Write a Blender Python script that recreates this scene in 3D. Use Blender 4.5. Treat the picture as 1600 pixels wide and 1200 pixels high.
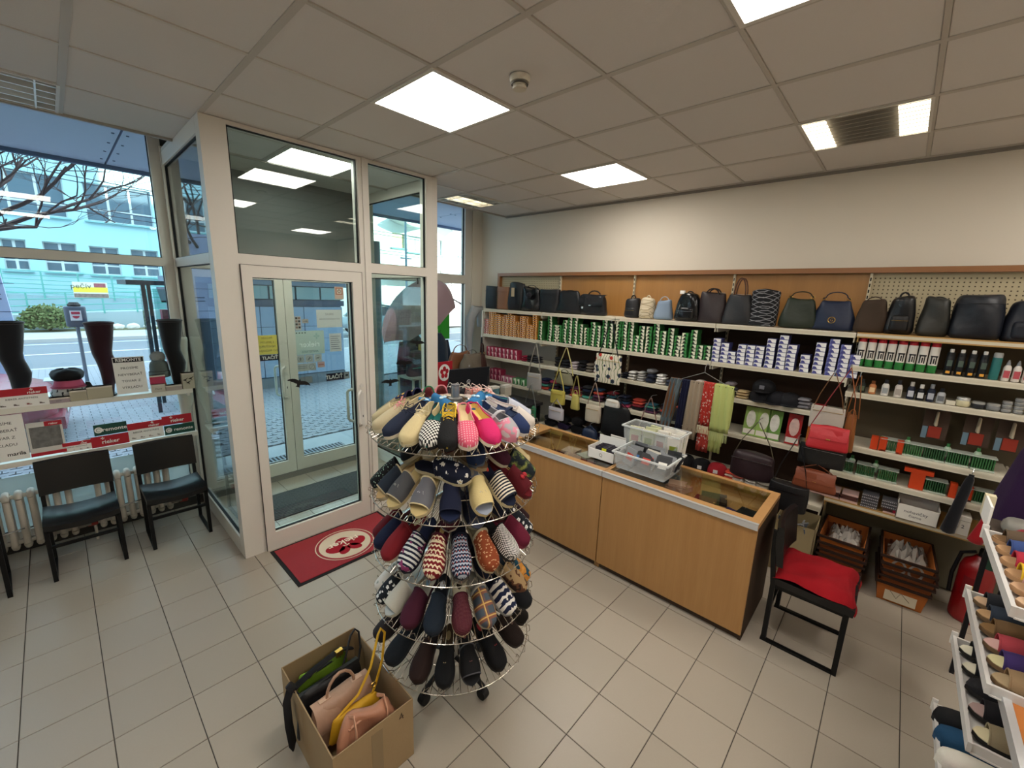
import bpy, math, random
from mathutils import Matrix, Vector
for o in list(bpy.data.objects): bpy.data.objects.remove(o)
SC = bpy.context.scene
COL = SC.collection
PI = math.pi

def lin(h):
    c = [int(h[i:i+2], 16)/255 for i in (0, 2, 4)]
    return tuple((x/12.92 if x <= .04045 else ((x+.055)/1.055)**2.4) for x in c)

# ------------------------------------------------ camera, sky, sun, exposure
cam = bpy.data.cameras.new('camera'); co = bpy.data.objects.new('camera', cam); COL.objects.link(co)
cam.sensor_width = 36; cam.lens = 654.95/1600*36; cam.clip_start = .05; cam.clip_end = 400
co.matrix_world = Matrix(((0.68001497, 0.12869758, -0.72181478, 0), (-0.73245833, 0.16345844, -0.66089797, 0),
                          (0.03293075, 0.97811976, 0.2054198, 2.082), (0, 0, 0, 1)))
SC.camera = co
W = bpy.data.worlds.new('sky'); SC.world = W; W.use_nodes = True
bgn = W.node_tree.nodes['Background']; bgn.inputs[0].default_value = (.64, .80, 1, 1); bgn.inputs[1].default_value = 4.2
sun = bpy.data.lights.new('sun', 'SUN'); sun.energy = 14; sun.angle = .009; sun.color = (1, .95, .86)
so = bpy.data.objects.new('sun', sun); COL.objects.link(so)
so.rotation_euler = Vector((-.5, .75, -.22)).to_track_quat('-Z', 'Y').to_euler()
SC.view_settings.view_transform = 'Standard'; SC.view_settings.look = 'None'
SC.view_settings.exposure = 0.45; SC.view_settings.gamma = 1; SC.view_settings.use_curve_mapping = False
PANEL = 15.0      # emission of the lit ceiling panels

# ------------------------------------------------ materials
MATS = {}
def newmat(name):
    m = bpy.data.materials.new(name); m.use_nodes = True
    return m, m.node_tree.nodes, m.node_tree.links, m.node_tree.nodes['Principled BSDF']
def mat(col, rough=.6, metal=0, bump=0, bscale=200, var=0, vscale=6, spec=.28, alpha=1, emit=0, trans=0, sheen=0):
    key = (col, rough, metal, bump, bscale, var, vscale, spec, alpha, emit, trans, sheen)
    if key in MATS: return MATS[key]
    m, N, L, b = newmat('m_%s_%d' % (col, len(MATS)))
    c = lin(col)
    b.inputs['Base Color'].default_value = (*c, 1); b.inputs['Roughness'].default_value = rough
    b.inputs['Metallic'].default_value = metal; b.inputs['Specular IOR Level'].default_value = spec
    if alpha < 1: b.inputs['Alpha'].default_value = alpha
    if trans: b.inputs['Transmission Weight'].default_value = trans
    if sheen: b.inputs['Sheen Weight'].default_value = sheen
    if emit:
        b.inputs['Emission Color'].default_value = (*c, 1); b.inputs['Emission Strength'].default_value = emit
    if bump or var:
        tc = N.new('ShaderNodeTexCoord')
    if var:
        n = N.new('ShaderNodeTexNoise'); n.inputs['Scale'].default_value = vscale; n.inputs['Detail'].default_value = 4
        L.new(tc.outputs['Object'], n.inputs['Vector'])
        r = N.new('ShaderNodeMix'); r.data_type = 'RGBA'
        r.inputs[6].default_value = (*[x*(1-var) for x in c], 1); r.inputs[7].default_value = (*[min(1, x*(1+var)) for x in c], 1)
        L.new(n.outputs[0], r.inputs[0]); L.new(r.outputs[2], b.inputs['Base Color'])
    if bump:
        n = N.new('ShaderNodeTexNoise'); n.inputs['Scale'].default_value = bscale; n.inputs['Detail'].default_value = 3
        L.new(tc.outputs['Object'], n.inputs['Vector'])
        bp = N.new('ShaderNodeBump'); bp.inputs['Strength'].default_value = bump; bp.inputs['Distance'].default_value = .004
        L.new(n.outputs[0], bp.inputs['Height']); L.new(bp.outputs[0], b.inputs['Normal'])
    MATS[key] = m
    return m
def math_node(N, L, op, a, b=None):
    n = N.new('ShaderNodeMath'); n.operation = op
    for i, v in enumerate((a, b)):
        if v is None: continue
        if isinstance(v, (int, float)): n.inputs[i].default_value = v
        else: L.new(v, n.inputs[i])
    return n.outputs[0]
def mixcol(N, L, fac, a, b):
    r = N.new('ShaderNodeMix'); r.data_type = 'RGBA'
    for i, v in ((0, fac), (6, a), (7, b)):
        if isinstance(v, str): r.inputs[i].default_value = (*lin(v), 1)
        elif isinstance(v, (int, float)): r.inputs[i].default_value = v
        else: L.new(v, r.inputs[i])
    return r.outputs[2]
def pattern(kind, c1, c2, c3=None, s=1.0, rough=.85):
    """woven and printed cloth in the piece's own space: x runs along the piece, y across"""
    key = ('pat', kind, c1, c2, c3, s)
    if key in MATS: return MATS[key]
    m, N, L, b = newmat('cloth_'+kind)
    b.inputs['Roughness'].default_value = rough; b.inputs['Specular IOR Level'].default_value = .25
    tc = N.new('ShaderNodeTexCoord'); sp = N.new('ShaderNodeSeparateXYZ'); L.new(tc.outputs['Object'], sp.inputs[0])
    x, y, z = sp.outputs; M = lambda op, a, b=None: math_node(N, L, op, a, b)
    fr = lambda v, k, o=0: M('FRACT', M('ADD', M('MULTIPLY', v, k), 50+o))
    tri = lambda v, k: M('ABSOLUTE', M('SUBTRACT', fr(v, k), .5))
    c3 = c3 or c2
    if kind == 'check':
        f = M('GREATER_THAN', M('MULTIPLY', M('SUBTRACT', fr(x, 70/s), .5), M('SUBTRACT', fr(y, 70/s), .5)), 0); out = mixcol(N, L, f, c1, c2)
    elif kind == 'stripe':
        n = N.new('ShaderNodeTexNoise'); n.inputs['Scale'].default_value = 30; L.new(tc.outputs['Object'], n.inputs[0])
        v = M('ADD', x, M('MULTIPLY', n.outputs[0], .006)); out = mixcol(N, L, M('GREATER_THAN', fr(v, 75/s), .5), c1, c2)
        if c3 != c2: out = mixcol(N, L, M('GREATER_THAN', n.outputs[0], .6), out, c3)
    elif kind == 'nordic':
        zig = M('ADD', x, M('MULTIPLY', tri(y, 55/s), .014)); f = M('GREATER_THAN', fr(zig, 48/s), .62)
        out = mixcol(N, L, f, c1, c2); dia = M('ADD', tri(x, 34/s), tri(y, 50/s)); out = mixcol(N, L, M('LESS_THAN', dia, .17), out, c3)
        out = mixcol(N, L, M('GREATER_THAN', fr(x, 17/s), .88), out, c2)
    elif kind == 'plaid':
        out = mixcol(N, L, M('GREATER_THAN', fr(x, 22/s), .6), c1, c2); f = M('MULTIPLY', M('GREATER_THAN', fr(y, 22/s), .6), .5)
        out = mixcol(N, L, f, out, c2); out = mixcol(N, L, M('GREATER_THAN', fr(M('ADD', x, .01), 22/s), .9), out, c3)
        out = mixcol(N, L, M('GREATER_THAN', fr(M('ADD', y, .01), 22/s), .9), out, c3)
    elif kind == 'dots':
        vx = M('SUBTRACT', fr(x, 110/s), .5); vy = M('SUBTRACT', fr(y, 110/s), .5)
        out = mixcol(N, L, M('LESS_THAN', M('ADD', M('MULTIPLY', vx, vx), M('MULTIPLY', vy, vy)), .05), c1, c2)
    elif kind in ('flower', 'speckle', 'paisley'):
        v = N.new('ShaderNodeTexVoronoi'); v.inputs['Scale'].default_value = {'flower': 38, 'speckle': 90, 'paisley': 60}[kind]/s
        L.new(tc.outputs['Object'], v.inputs['Vector'])
        n = N.new('ShaderNodeTexWave'); n.inputs['Scale'].default_value = 30; n.inputs['Distortion'].default_value = 12; L.new(tc.outputs['Object'], n.inputs[0])
        d = M('ADD', v.outputs['Distance'], M('MULTIPLY', n.outputs[1], .12 if kind == 'flower' else .3))
        out = mixcol(N, L, M('LESS_THAN', d, .38), c1, c2); out = mixcol(N, L, M('LESS_THAN', d, .17), out, c3)
    elif kind == 'camo':
        n = N.new('ShaderNodeTexNoise'); n.inputs['Scale'].default_value = 32/s; L.new(tc.outputs['Object'], n.inputs[0])
        out = mixcol(N, L, M('GREATER_THAN', n.outputs[0], .5), c1, c2); out = mixcol(N, L, M('GREATER_THAN', n.outputs[0], .6), out, c3)
    elif kind == 'quilt':
        d1 = tri(M('ADD', y, z), 18/s); d2 = tri(M('SUBTRACT', y, z), 18/s)
        out = mixcol(N, L, M('LESS_THAN', M('MINIMUM', d1, d2), .06), c1, c2)
    elif kind == 'bigflower':
        v = N.new('ShaderNodeTexVoronoi'); v.inputs['Scale'].default_value = 15/s; L.new(tc.outputs['Object'], v.inputs['Vector'])
        hue = N.new('ShaderNodeSeparateColor'); L.new(v.outputs['Color'], hue.inputs[0])
        pet = mixcol(N, L, M('GREATER_THAN', hue.outputs[0], .5), c2, c3); pet = mixcol(N, L, M('LESS_THAN', v.outputs['Distance'], .12), pet, '1b1a22')
        n = N.new('ShaderNodeTexWave'); n.inputs['Scale'].default_value = 9; n.inputs['Distortion'].default_value = 9; L.new(tc.outputs['Object'], n.inputs[0])
        out = mixcol(N, L, M('GREATER_THAN', n.outputs[1], .93), c1, '4b6a3a'); out = mixcol(N, L, M('LESS_THAN', v.outputs['Distance'], .33), out, pet)
    L.new(out, b.inputs['Base Color'])
    MATS[key] = m
    return m
def wood(c1='a4703c', c2='b78350', vert=True, sc=1, rough=.38):
    key = ('wood', c1, c2, vert, sc)
    if key in MATS: return MATS[key]
    m, N, L, b = newmat('wood'); b.inputs['Roughness'].default_value = rough
    tc = N.new('ShaderNodeTexCoord'); mp = N.new('ShaderNodeMapping'); L.new(tc.outputs['Object'], mp.inputs[0])
    mp.inputs['Scale'].default_value = (14*sc, 14*sc, .7*sc) if vert else (14*sc, .7*sc, 14*sc)
    n = N.new('ShaderNodeTexNoise'); n.inputs['Scale'].default_value = 1.6; n.inputs['Detail'].default_value = 6; L.new(mp.outputs[0], n.inputs[0])
    n2 = N.new('ShaderNodeTexNoise'); n2.inputs['Scale'].default_value = 9; n2.inputs['Detail'].default_value = 5; L.new(mp.outputs[0], n2.inputs[0])
    f = math_node(N, L, 'ADD', math_node(N, L, 'MULTIPLY', n.outputs[0], .65), math_node(N, L, 'MULTIPLY', n2.outputs[0], .35))
    L.new(mixcol(N, L, f, c1, c2), b.inputs['Base Color']); MATS[key] = m
    return m
def glass(tint='f2faf7', refl=1.0):
    key = ('glass', tint, refl)
    if key in MATS: return MATS[key]
    m, N, L, b = newmat('clear_glass'); N.remove(b)
    t = N.new('ShaderNodeBsdfTransparent'); t.inputs[0].default_value = (*lin(tint), 1)
    g = N.new('ShaderNodeBsdfGlossy'); g.inputs['Roughness'].default_value = .01
    lw = N.new('ShaderNodeLayerWeight'); lw.inputs[0].default_value = .5
    sch = math_node(N, L, 'ADD', math_node(N, L, 'MULTIPLY', math_node(N, L, 'POWER', lw.outputs['Facing'], 5), .9), .035)
    mx = N.new('ShaderNodeMixShader'); L.new(math_node(N, L, 'MULTIPLY', sch, refl), mx.inputs[0])
    L.new(t.outputs[0], mx.inputs[1]); L.new(g.outputs[0], mx.inputs[2]); L.new(mx.outputs[0], N['Material Output'].inputs[0])
    MATS[key] = m
    return m
def tilemat(col, rough, randv=.06, bump=.15, spec=.5):
    key = ('tile', col, rough)
    if key in MATS: return MATS[key]
    m, N, L, b = newmat('tile'); b.inputs['Roughness'].default_value = rough; b.inputs['Specular IOR Level'].default_value = spec
    oi = N.new('ShaderNodeObjectInfo'); tc = N.new('ShaderNodeTexCoord')
    n = N.new('ShaderNodeTexNoise'); n.inputs['Scale'].default_value = 120; L.new(tc.outputs['Object'], n.inputs[0])
    c = lin(col); f = math_node(N, L, 'ADD', math_node(N, L, 'MULTIPLY', oi.outputs['Random'], .6), math_node(N, L, 'MULTIPLY', n.outputs[0], .4))
    r = N.new('ShaderNodeMix'); r.data_type = 'RGBA'; r.inputs[6].default_value = (*[x*(1-randv) for x in c], 1); r.inputs[7].default_value = (*[x*(1+randv) for x in c], 1)
    L.new(f, r.inputs[0]); L.new(r.outputs[2], b.inputs['Base Color'])
    bp = N.new('ShaderNodeBump'); bp.inputs['Strength'].default_value = bump; bp.inputs['Distance'].default_value = .001
    L.new(n.outputs[0], bp.inputs['Height']); L.new(bp.outputs[0], b.inputs['Normal']); MATS[key] = m
    return m

# ------------------------------------------------ mesh helpers
class MB:
    def __init__(s): s.v = []; s.f = []; s.mi = []
    def add(s, v, f, m=0, M=None):
        o = len(s.v)
        s.v += [tuple(M @ Vector(p)) for p in v] if M else [tuple(p) for p in v]
        s.f += [tuple(o+i for i in q) for q in f]; s.mi += [m]*len(f)
        return s
    def box(s, x0, x1, y0, y1, z0, z1, m=0, M=None):
        v = [(x, y, z) for z in (z0, z1) for x, y in ((x0, y0), (x1, y0), (x1, y1), (x0, y1))]
        return s.add(v, [(3, 2, 1, 0), (4, 5, 6, 7), (0, 1, 5, 4), (1, 2, 6, 5), (2, 3, 7, 6), (3, 0, 4, 7)], m, M)
    def loft(s, rings, m=0, cap=True, closed=True, M=None, loop=False):
        n = len(rings[0]); v = [p for r in rings for p in r]; f = []
        R = len(rings)
        for i in range(R if loop else R-1):
            a, b = i*n, ((i+1) % R)*n
            for j in range(n if closed else n-1):
                k = (j+1) % n; f.append((a+j, a+k, b+k, b+j))
        if cap and not loop: f += [tuple(range(n))[::-1], tuple(range((R-1)*n, R*n))]
        return s.add(v, f, m, M)
    def tube(s, path, r, n=6, m=0, closed=False, M=None, flat=1.0):
        P = [Vector(p) for p in path]; rings = []; up = None
        for i, p in enumerate(P):
            if closed: d = P[(i+1) % len(P)]-P[i-1]
            else: d = P[min(i+1, len(P)-1)]-P[max(i-1, 0)]
            d = d.normalized() if d.length > 1e-9 else Vector((0, 0, 1))
            if up is None:
                up = Vector((0, 0, 1)) if abs(d.z) < .9 else Vector((1, 0, 0))
            up = (up-d*up.dot(d)); up = up.normalized() if up.length > 1e-6 else d.orthogonal().normalized()
            q = d.cross(up); rr = r[i] if isinstance(r, (list, tuple)) else r
            rings.append([p+(up*math.cos(2*PI*k/n)*flat+q*math.sin(2*PI*k/n))*rr for k in range(n)])
        return s.loft(rings, m, cap=not closed, M=M, loop=closed)
    def lathe(s, prof, n=16, m=0, M=None):
        return s.loft([[(r*math.cos(2*PI*k/n), r*math.sin(2*PI*k/n), z) for k in range(n)] for r, z in prof], m, M=M)
    def prism(s, poly, z0, z1, m=0, M=None):
        return s.loft([[(x, y, z0) for x, y in poly], [(x, y, z1) for x, y in poly]], m, M=M)
    def rbox(s, w, d, h, r=.3, top=1, topd=None, n=16, k=6, m=0, M=None, bulge=0, sx=2.6):
        """soft box on z=0: superellipse rings, tapering to 'top'"""
        topd = top if topd is None else topd
        rings = []; rho = min(max(r, .02)*h*.5, min(w, d)*.48*min(1, top, topd)); e = rho/h
        ts = [0, e*.12, e*.4, e]+[e+(1-2*e)*i/max(2, k-3) for i in range(1, max(2, k-3))]+[1-e, 1-e*.4, 1-e*.12, 1]
        for t in ts:
            a = min(t, 1-t)*h; ins = rho-math.sqrt(max(0, rho*rho-(rho-min(a, rho))**2)); b_ = 1+bulge*math.sin(PI*t)
            W_, D_ = w/2*(1+(top-1)*t)*b_-ins, d/2*(1+(topd-1)*t)*b_-ins*.96
            ring = []
            for j in range(n):
                q = 2*PI*j/n; c, s_ = math.cos(q), math.sin(q)
                ring.append((W_*math.copysign(abs(c)**(2/sx), c), D_*math.copysign(abs(s_)**(2/sx), s_), h*t))
            rings.append(ring)
        return s.loft(rings, m, M=M)
    def ell(s, c, r, n=10, k=6, m=0):
        rings = [[(c[0]+r[0]*math.sin(a)*math.cos(2*PI*j/n), c[1]+r[1]*math.sin(a)*math.sin(2*PI*j/n), c[2]-r[2]*math.cos(a)) for j in range(n)]
                 for a in [.12+(PI-.24)*i/k for i in range(k+1)]]
        return s.loft(rings, m)
    def mesh(s, name, mats, smooth=False):
        me = bpy.data.meshes.new(name); me.from_pydata(s.v, [], s.f)
        for q in (mats if isinstance(mats, (list, tuple)) else [mats]): me.materials.append(q)
        if any(s.mi): me.polygons.foreach_set('material_index', s.mi)
        if smooth:
            me.polygons.foreach_set('use_smooth', [True]*len(s.f))
            if hasattr(me, 'set_sharp_from_angle'): me.set_sharp_from_angle(angle=math.radians(smooth if smooth > 1 else 50))
        me.update()
        return me
    def build(s, name, mats, parent=None, loc=None, smooth=False, rot=None):
        return link(name, s.mesh(name, mats, smooth), parent, loc, rot)
def link(name, me, parent=None, loc=None, rot=None):
    o = bpy.data.objects.new(name, me); COL.objects.link(o)
    if parent is not None: o.parent = parent
    if loc: o.location = loc
    if rot: o.rotation_euler = rot
    return o
def tag(o, label, cat, group=None, kind=None):
    o['label'] = label; o['category'] = cat
    if group: o['group'] = group
    if kind: o['kind'] = kind
    return o
def thing(name, label, cat, loc=(0, 0, 0), rz=0, group=None, rot=None):
    o = link(name, None, None, loc, rot or (0, 0, rz)); o.empty_display_size = .05
    return tag(o, label, cat, group)
def struct(o):
    o['kind'] = 'structure'; return o
def sempty(name, loc=(0, 0, 0)):
    return struct(link(name, None, None, loc))
KIDS = {}
def kids(o): return [c for c in bpy.data.objects if c.parent == o]
def dup(root, loc, rz=None, label=None, ks=None, rot=None, scale=None):
    r = root.copy(); COL.objects.link(r); r.location = loc
    if rz is not None: r.rotation_euler = (0, 0, rz)
    if rot is not None: r.rotation_euler = rot
    if scale: r.scale = scale
    if label: r['label'] = label
    key = root.name
    if key not in KIDS: KIDS[key] = [(c, kids(c)) for c in kids(root)]
    for c, gs in KIDS[key]:
        d = c.copy(); COL.objects.link(d); d.parent = r
        for g in gs: e = g.copy(); COL.objects.link(e); e.parent = d
    return r
def bx(name, d, m, parent=None, loc=None):
    return MB().box(*d).build(name, m, parent, loc)
TXT = {}
def text(s, size, m, parent, o, right=(1, 0, 0), up=(0, 0, 1), name='lettering', depth=.0006, bold=0, align='CENTER', mirror=False, squash=1):
    key = (s, size, depth, bold, align, m.name)
    if key not in TXT:
        c = bpy.data.curves.new('t', 'FONT'); c.body = s; c.size = size; c.extrude = depth/2; c.offset = bold; c.align_x = align; c.align_y = 'CENTER'; c.resolution_u = 2
        ob = bpy.data.objects.new('t', c); COL.objects.link(ob); bpy.context.view_layer.update()
        me = bpy.data.meshes.new_from_object(ob.evaluated_get(bpy.context.evaluated_depsgraph_get()))
        bpy.data.objects.remove(ob); me.materials.clear(); me.materials.append(m); TXT[key] = me
    X, U = Vector(right).normalized(), Vector(up).normalized(); Nn = X.cross(U)
    ob = link(name, TXT[key], parent)
    k = -1 if mirror else 1
    ob.matrix_local = Matrix(((X.x*k*squash, U.x, Nn.x, o[0]), (X.y*k*squash, U.y, Nn.y, o[1]), (X.z*k*squash, U.z, Nn.z, o[2]), (0, 0, 0, 1)))
    return ob
def arc(c, r, a0, a1, n, plane='xz', rz=None):
    rz = rz or r; out = []
    for i in range(n+1):
        a = a0+(a1-a0)*i/n; u, v = r*math.cos(a), rz*math.sin(a)
        out.append((c[0]+u, c[1], c[2]+v) if plane == 'xz' else (c[0], c[1]+u, c[2]+v) if plane == 'yz' else (c[0]+u, c[1]+v, c[2]))
    return out
rnd = random.Random(7)

WHITE = mat('d8d3ca', .35)           # white plastic profiles
WHITE2 = mat('cfccc6', .4)
BLACK = mat('15151a', .5)
DARK = mat('1c1d22', .6, bump=.3)
STEEL = mat('b9bcc0', .28, 1)
CHROME = mat('c9cbce', .15, 1)
SHELFM = mat('d9d2bf', .45)
CARD = mat('9c8463', .85, bump=.15, bscale=60, var=.06)
PAPER = mat('e9e6e0', .8)
GOLD = mat('c9a558', .3, 1)
GLASS = glass()
ORD = ['first', 'second', 'third', 'fourth', 'fifth', 'sixth', 'seventh', 'eighth', 'ninth', 'tenth', 'eleventh', 'twelfth', 'thirteenth', 'fourteenth', 'fifteenth', 'sixteenth', 'seventeenth', 'eighteenth', 'nineteenth', 'twentieth']+['twenty-'+q for q in ('first', 'second', 'third', 'fourth', 'fifth', 'sixth', 'seventh', 'eighth', 'ninth')]
# ================================================ SHELL
H = 3.15
def projects(x, y, z):
    """rough check: is this place inside the photograph?"""
    d = Vector((x, y, z))-Vector((0, 0, 2.082)); M3 = co.matrix_world.to_3x3().transposed(); c = M3 @ d
    if c.z > -.15: return False
    return abs(c.x/-c.z) < 1.30 and abs(c.y/-c.z) < .99
# ---- floor: grout bed and single tiles
FX, FY = 1.4364, 1.178
fl = struct(bx('floor', (-2.6, 4.5, -2.3, 4.86, -.12, -.004), mat('4a4641', .9)))
tm = tilemat('a69c8e', .34)
tb = MB(); e = .148
tb.loft([[(-e, -e, -.012), (e, -e, -.012), (e, e, -.012), (-e, e, -.012)], [(-e, -e, -.0015), (e, -e, -.0015), (e, e, -.0015), (-e, e, -.0015)],
         [(-e+.0015, -e+.0015, 0), (e-.0015, -e+.0015, 0), (e-.0015, e-.0015, 0), (-e+.0015, e-.0015, 0)]])
tme = tb.mesh('tile', tm); rest = MB(); cnt = 0
for i in range(-14, 11):
    for j in range(-12, 13):
        x, y = FX+.3*(i+.5), FY+.3*(j+.5)
        if x > 4.5 or y > 4.8 or y < -2.3 or x < -2.6: continue
        vis = projects(x, y, 0) and x < 4.28 and not (x > 2.66 and .6 < y) and not (y > 4.75 and x < .75) and not (y < -.45 and x > 1.9)
        if vis and cnt < 298:
            link('tile', tme, fl, (x, y, 0)); cnt += 1
        else:
            rest.box(x-e, x+e, y-e, y+e, -.012, 0)
r_ = rest.build('tile_field', tm, fl); r_['kind'] = 'stuff'
# ---- walls
wallm = mat('dcd3c4', .9, bump=.08, bscale=400)
def wall(name, d, m=wallm): return struct(bx(name, d, m))
wall('wall_right', (4.44, 4.64, -2.4, 4.9, -.1, 3.6))
wall('wall_left', (-2.8, -2.6, -2.4, 4.9, -.1, 3.6))
wall('wall_back', (-2.8, 4.64, -2.6, -2.4, -.1, 3.6))
wall('wall_front', (-2.6, .776, 4.78, 4.9, -.1, .10), mat('8f8d88', .8))
struct(bx('baseboard_front', (-2.6, .776, 4.765, 4.78, 0, .08), mat('3a3836', .6)))
MB().box(4.25, 4.44, 4.75, 4.9, -.1, 3.5).build('wall_pier', wallm, bpy.data.objects['wall_right'])
# ---- ceiling: slab, rails, lay-in tiles
cl = struct(bx('ceiling', (-2.6, 4.44, -2.4, 4.267, H+.03, H+.40), mat('8f8b85', .9)))
bx('soffit_recess', (-2.6, 4.44, 4.267, 4.9, 3.50, 3.6), mat('b9b5ae', .9), cl)
bx('vestibule_ceiling', (.776, 2.64, 4.25, 4.8, H, H+.03), mat('c3c1ba', .9), cl)
CX, CY = 1.3915, 2.467
cm = tilemat('d6d1cc', .95, .03, .5, .2)
e = .289
ct = MB().loft([[(-e, -e, .012), (e, -e, .012), (e, e, .012), (-e, e, .012)], [(-e, -e, .002), (e, -e, .002), (e, e, .002), (-e, e, .002)],
                [(-e+.003, -e+.003, 0), (e-.003, -e+.003, 0), (e-.003, e-.003, 0), (-e+.003, e-.003, 0)]][::1]).mesh('ceiling_tile', cm)
LIT = {(0, 0), (3, 0), (0, 3), (0, -3), (-3, 2), (-3, 6), (3, 6), (0, 6)}
FIX = {(3, 3), (-3, -3), (3, -3), (-3, 5)}
rest = MB()
for a in range(-7, 6):
    for b in range(-3, 8):
        x0, x1 = CX+.6*a, CX+.6*a+.6; y1, y0 = CY-.6*b, CY-.6*b-.6
        x, y = x0+.3, y0+.3
        if (a, b) in LIT or (a, b) in FIX: continue
        if a == 5: rest.box(x0+.01, 4.44, y0+.01, y1-.01, H+.002, H+.012); continue
        if x < -2.6 or y < -2.3: continue
        if projects(x, y, H) or projects(x+.25, y+.25, H) or projects(x-.25, y+.25, H): link('ceiling_tile', ct, cl, (x, y, H+.004))
        else: rest.box(x-e, x+e, y-e, y+e, H+.004, H+.016)
r_ = rest.build('ceiling_tile_field', cm, cl); r_['kind'] = 'stuff'
rail = mat('bdb7ae', .55); railx = mat('cdc7bd', .5)
for a in range(-6, 6): bx('ceiling_rail', (CX+.6*a-.016, CX+.6*a+.016, -2.4, 4.267, H-.001, H+.02), rail, cl)
for b in range(-3, 8): bx('cross_rail', (-2.6, 4.44, CY-.6*b-.010, CY-.6*b+.010, H-.0005, H+.02), rail if b > 0 else railx, cl)
struct(bx('trim_1', (4.41, 4.44, -2.4, 4.267, H-.02, H+.012), mat('8b857c', .6)))
struct(bx('trim_2', (-2.6, 4.44, 4.255, 4.28, H-.012, H+.38), mat('a9a49b', .7)))
# ---- lit ceiling panels
pe = mat('fff8ee', .5, emit=PANEL); pf = mat('d6d2ca', .5)
LNAME = {(-3, 2): 'square lit ceiling panel left of the viewer, out of the picture', (-3, 6): 'square lit ceiling panel behind the viewer on the left', (0, 6): 'square lit ceiling panel straight behind the viewer', (3, 6): 'square lit ceiling panel behind the viewer on the right',
 (0, 0): 'square lit ceiling panel nearest above the slipper rack', (3, 0): 'square lit ceiling panel closest to the long white wall',
         (0, 3): 'square lit ceiling panel cut by the top edge of the picture', (0, -3): 'square lit ceiling panel inside the glazed entrance lobby'}
for (a, b) in sorted(LIT):
    x, y = CX+.6*a+.3, CY-.6*b-.3
    if (a, b) == (0, -3): y += .0
    t = thing('ceiling_light', LNAME[(a, b)], 'ceiling light', (x, y, H), group='square lit ceiling panels')
    f = MB()
    for d in ((-.297, .297, -.297, -.275), (-.297, .297, .275, .297), (-.297, -.275, -.275, .275), (.275, .297, -.275, .275)): f.box(*d, -.006, .012)
    f.build('frame', pf, t); bx('diffuser', (-.275, .275, -.275, .275, -.002, .006), pe, t)
# ---- louvred fluorescent fittings
def louvre(x, y, label, axis, lit, str_):
    t = thing('louvred_light', label, 'ceiling light', (x, y, H), group=None)
    f = MB()
    for d in ((-.297, .297, -.297, -.282), (-.297, .297, .282, .297), (-.297, -.282, -.282, .282), (.282, .297, -.282, .282)): f.box(*d, -.004, .05)
    f.build('frame', pf, t)
    em = mat('ffedc8' if lit == 2 else 'fff3d8', .5, emit=str_)
    if axis == 'y':   # two lit ends, dark louvre between
        bx('housing', (-.282, .282, -.15, .16, .02, .05), mat('6a655e', .6), t)
        bx('lamp', (-.282, .282, .165, .282, -.002, .004), em, t); bx('lamp', (-.282, .282, -.282, -.155, -.002, .004), em, t)
        for k in range(9): bx('louvre_blade', (-.27+.0675*k-.004, -.27+.0675*k+.004, -.282, .282, -.004, .018), mat('a8a297', .4, .6), t)
    else:
        bx('housing', (-.282, .282, -.282, .282, .035, .05), mat('8d8a84', .5), t)
        bx('lamp', (-.262, .262, -.12, .12, .028, .034), em, t) if lit else bx('lamp', (-.262, .262, -.12, .12, .028, .034), mat('dfe3e2', .4), t)
        for k in range(5): bx('louvre_blade', (-.282, .282, -.24+.12*k-.006, -.24+.12*k+.006, -.004, .03), mat('d9dcda', .3, .3), t)
        for k in range(3): bx('cross_blade', (-.2+.2*k-.004, -.2+.2*k+.004, -.282, .282, -.003, .03), mat('d9dcda', .3, .3), t)
louvre(CX+.6*3+.3, CY-.6*3-.3, 'louvred ceiling light with two lit ends and a dark grey middle', 'y', 1, 3.2)
louvre(CX-.6*3+.3, CY+.6*2+.3, 'unlit louvred ceiling light above the left shop window', 'x', 0, 1)
louvre(CX+.6*3+.3, CY+.6*2+.3, 'warm lit louvred ceiling light above the right window corner', 'x', 2, 2.6)
# ---- smoke detector
t = thing('smoke_detector', 'round white smoke detector on a ceiling tile', 'smoke detector', (CX+.335, CY-.6*1-.27, H))
MB().lathe([(.05, 0), (.052, -.012), (.046, -.028)][::-1], 20).build('base', mat('d9d3c4', .5), t, smooth=True)
MB().lathe([(.01, -.062), (.034, -.058), (.036, -.048), (.030, -.044), (.030, -.026)], 20).build('sensor_head', mat('cfc8b6', .5), t, smooth=True)
MB().tube(arc((0, 0, -.036), .040, 0, 2*PI, 20, 'xy')[:-1], .004, 5, closed=True).build('ring', mat('55514a', .5), t)
# ================================================ GLAZING
def frame_y(p, y, x0, x1, z0, z1, w=.06, d=.06, m=WHITE, name='frame_bar'):
    bx(name, (x0, x0+w, y-d/2, y+d/2, z0, z1), m, p); bx(name, (x1-w, x1, y-d/2, y+d/2, z0, z1), m, p)
    bx(name, (x0+w, x1-w, y-d/2, y+d/2, z0, z0+w), m, p); bx(name, (x0+w, x1-w, y-d/2, y+d/2, z1-w, z1), m, p)
SEAL = mat('17181a', .6)
def pane_y(p, y, x0, x1, z0, z1, g=GLASS):
    bx('pane', (x0-.006, x1+.006, y-.003, y+.003, z0-.006, z1+.006), g, p)
    s = .005
    q = MB()
    for d in ((x0, x1, z0, z0+s), (x0, x1, z1-s, z1), (x0, x0+s, z0, z1), (x1-s, x1, z0, z1)): q.box(d[0], d[1], y-.012, y+.012, d[2], d[3])
    q.build('seal', SEAL, p)
WY = 4.82
FROST = mat('dcebe8', .6, trans=.0, alpha=.62)
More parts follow.
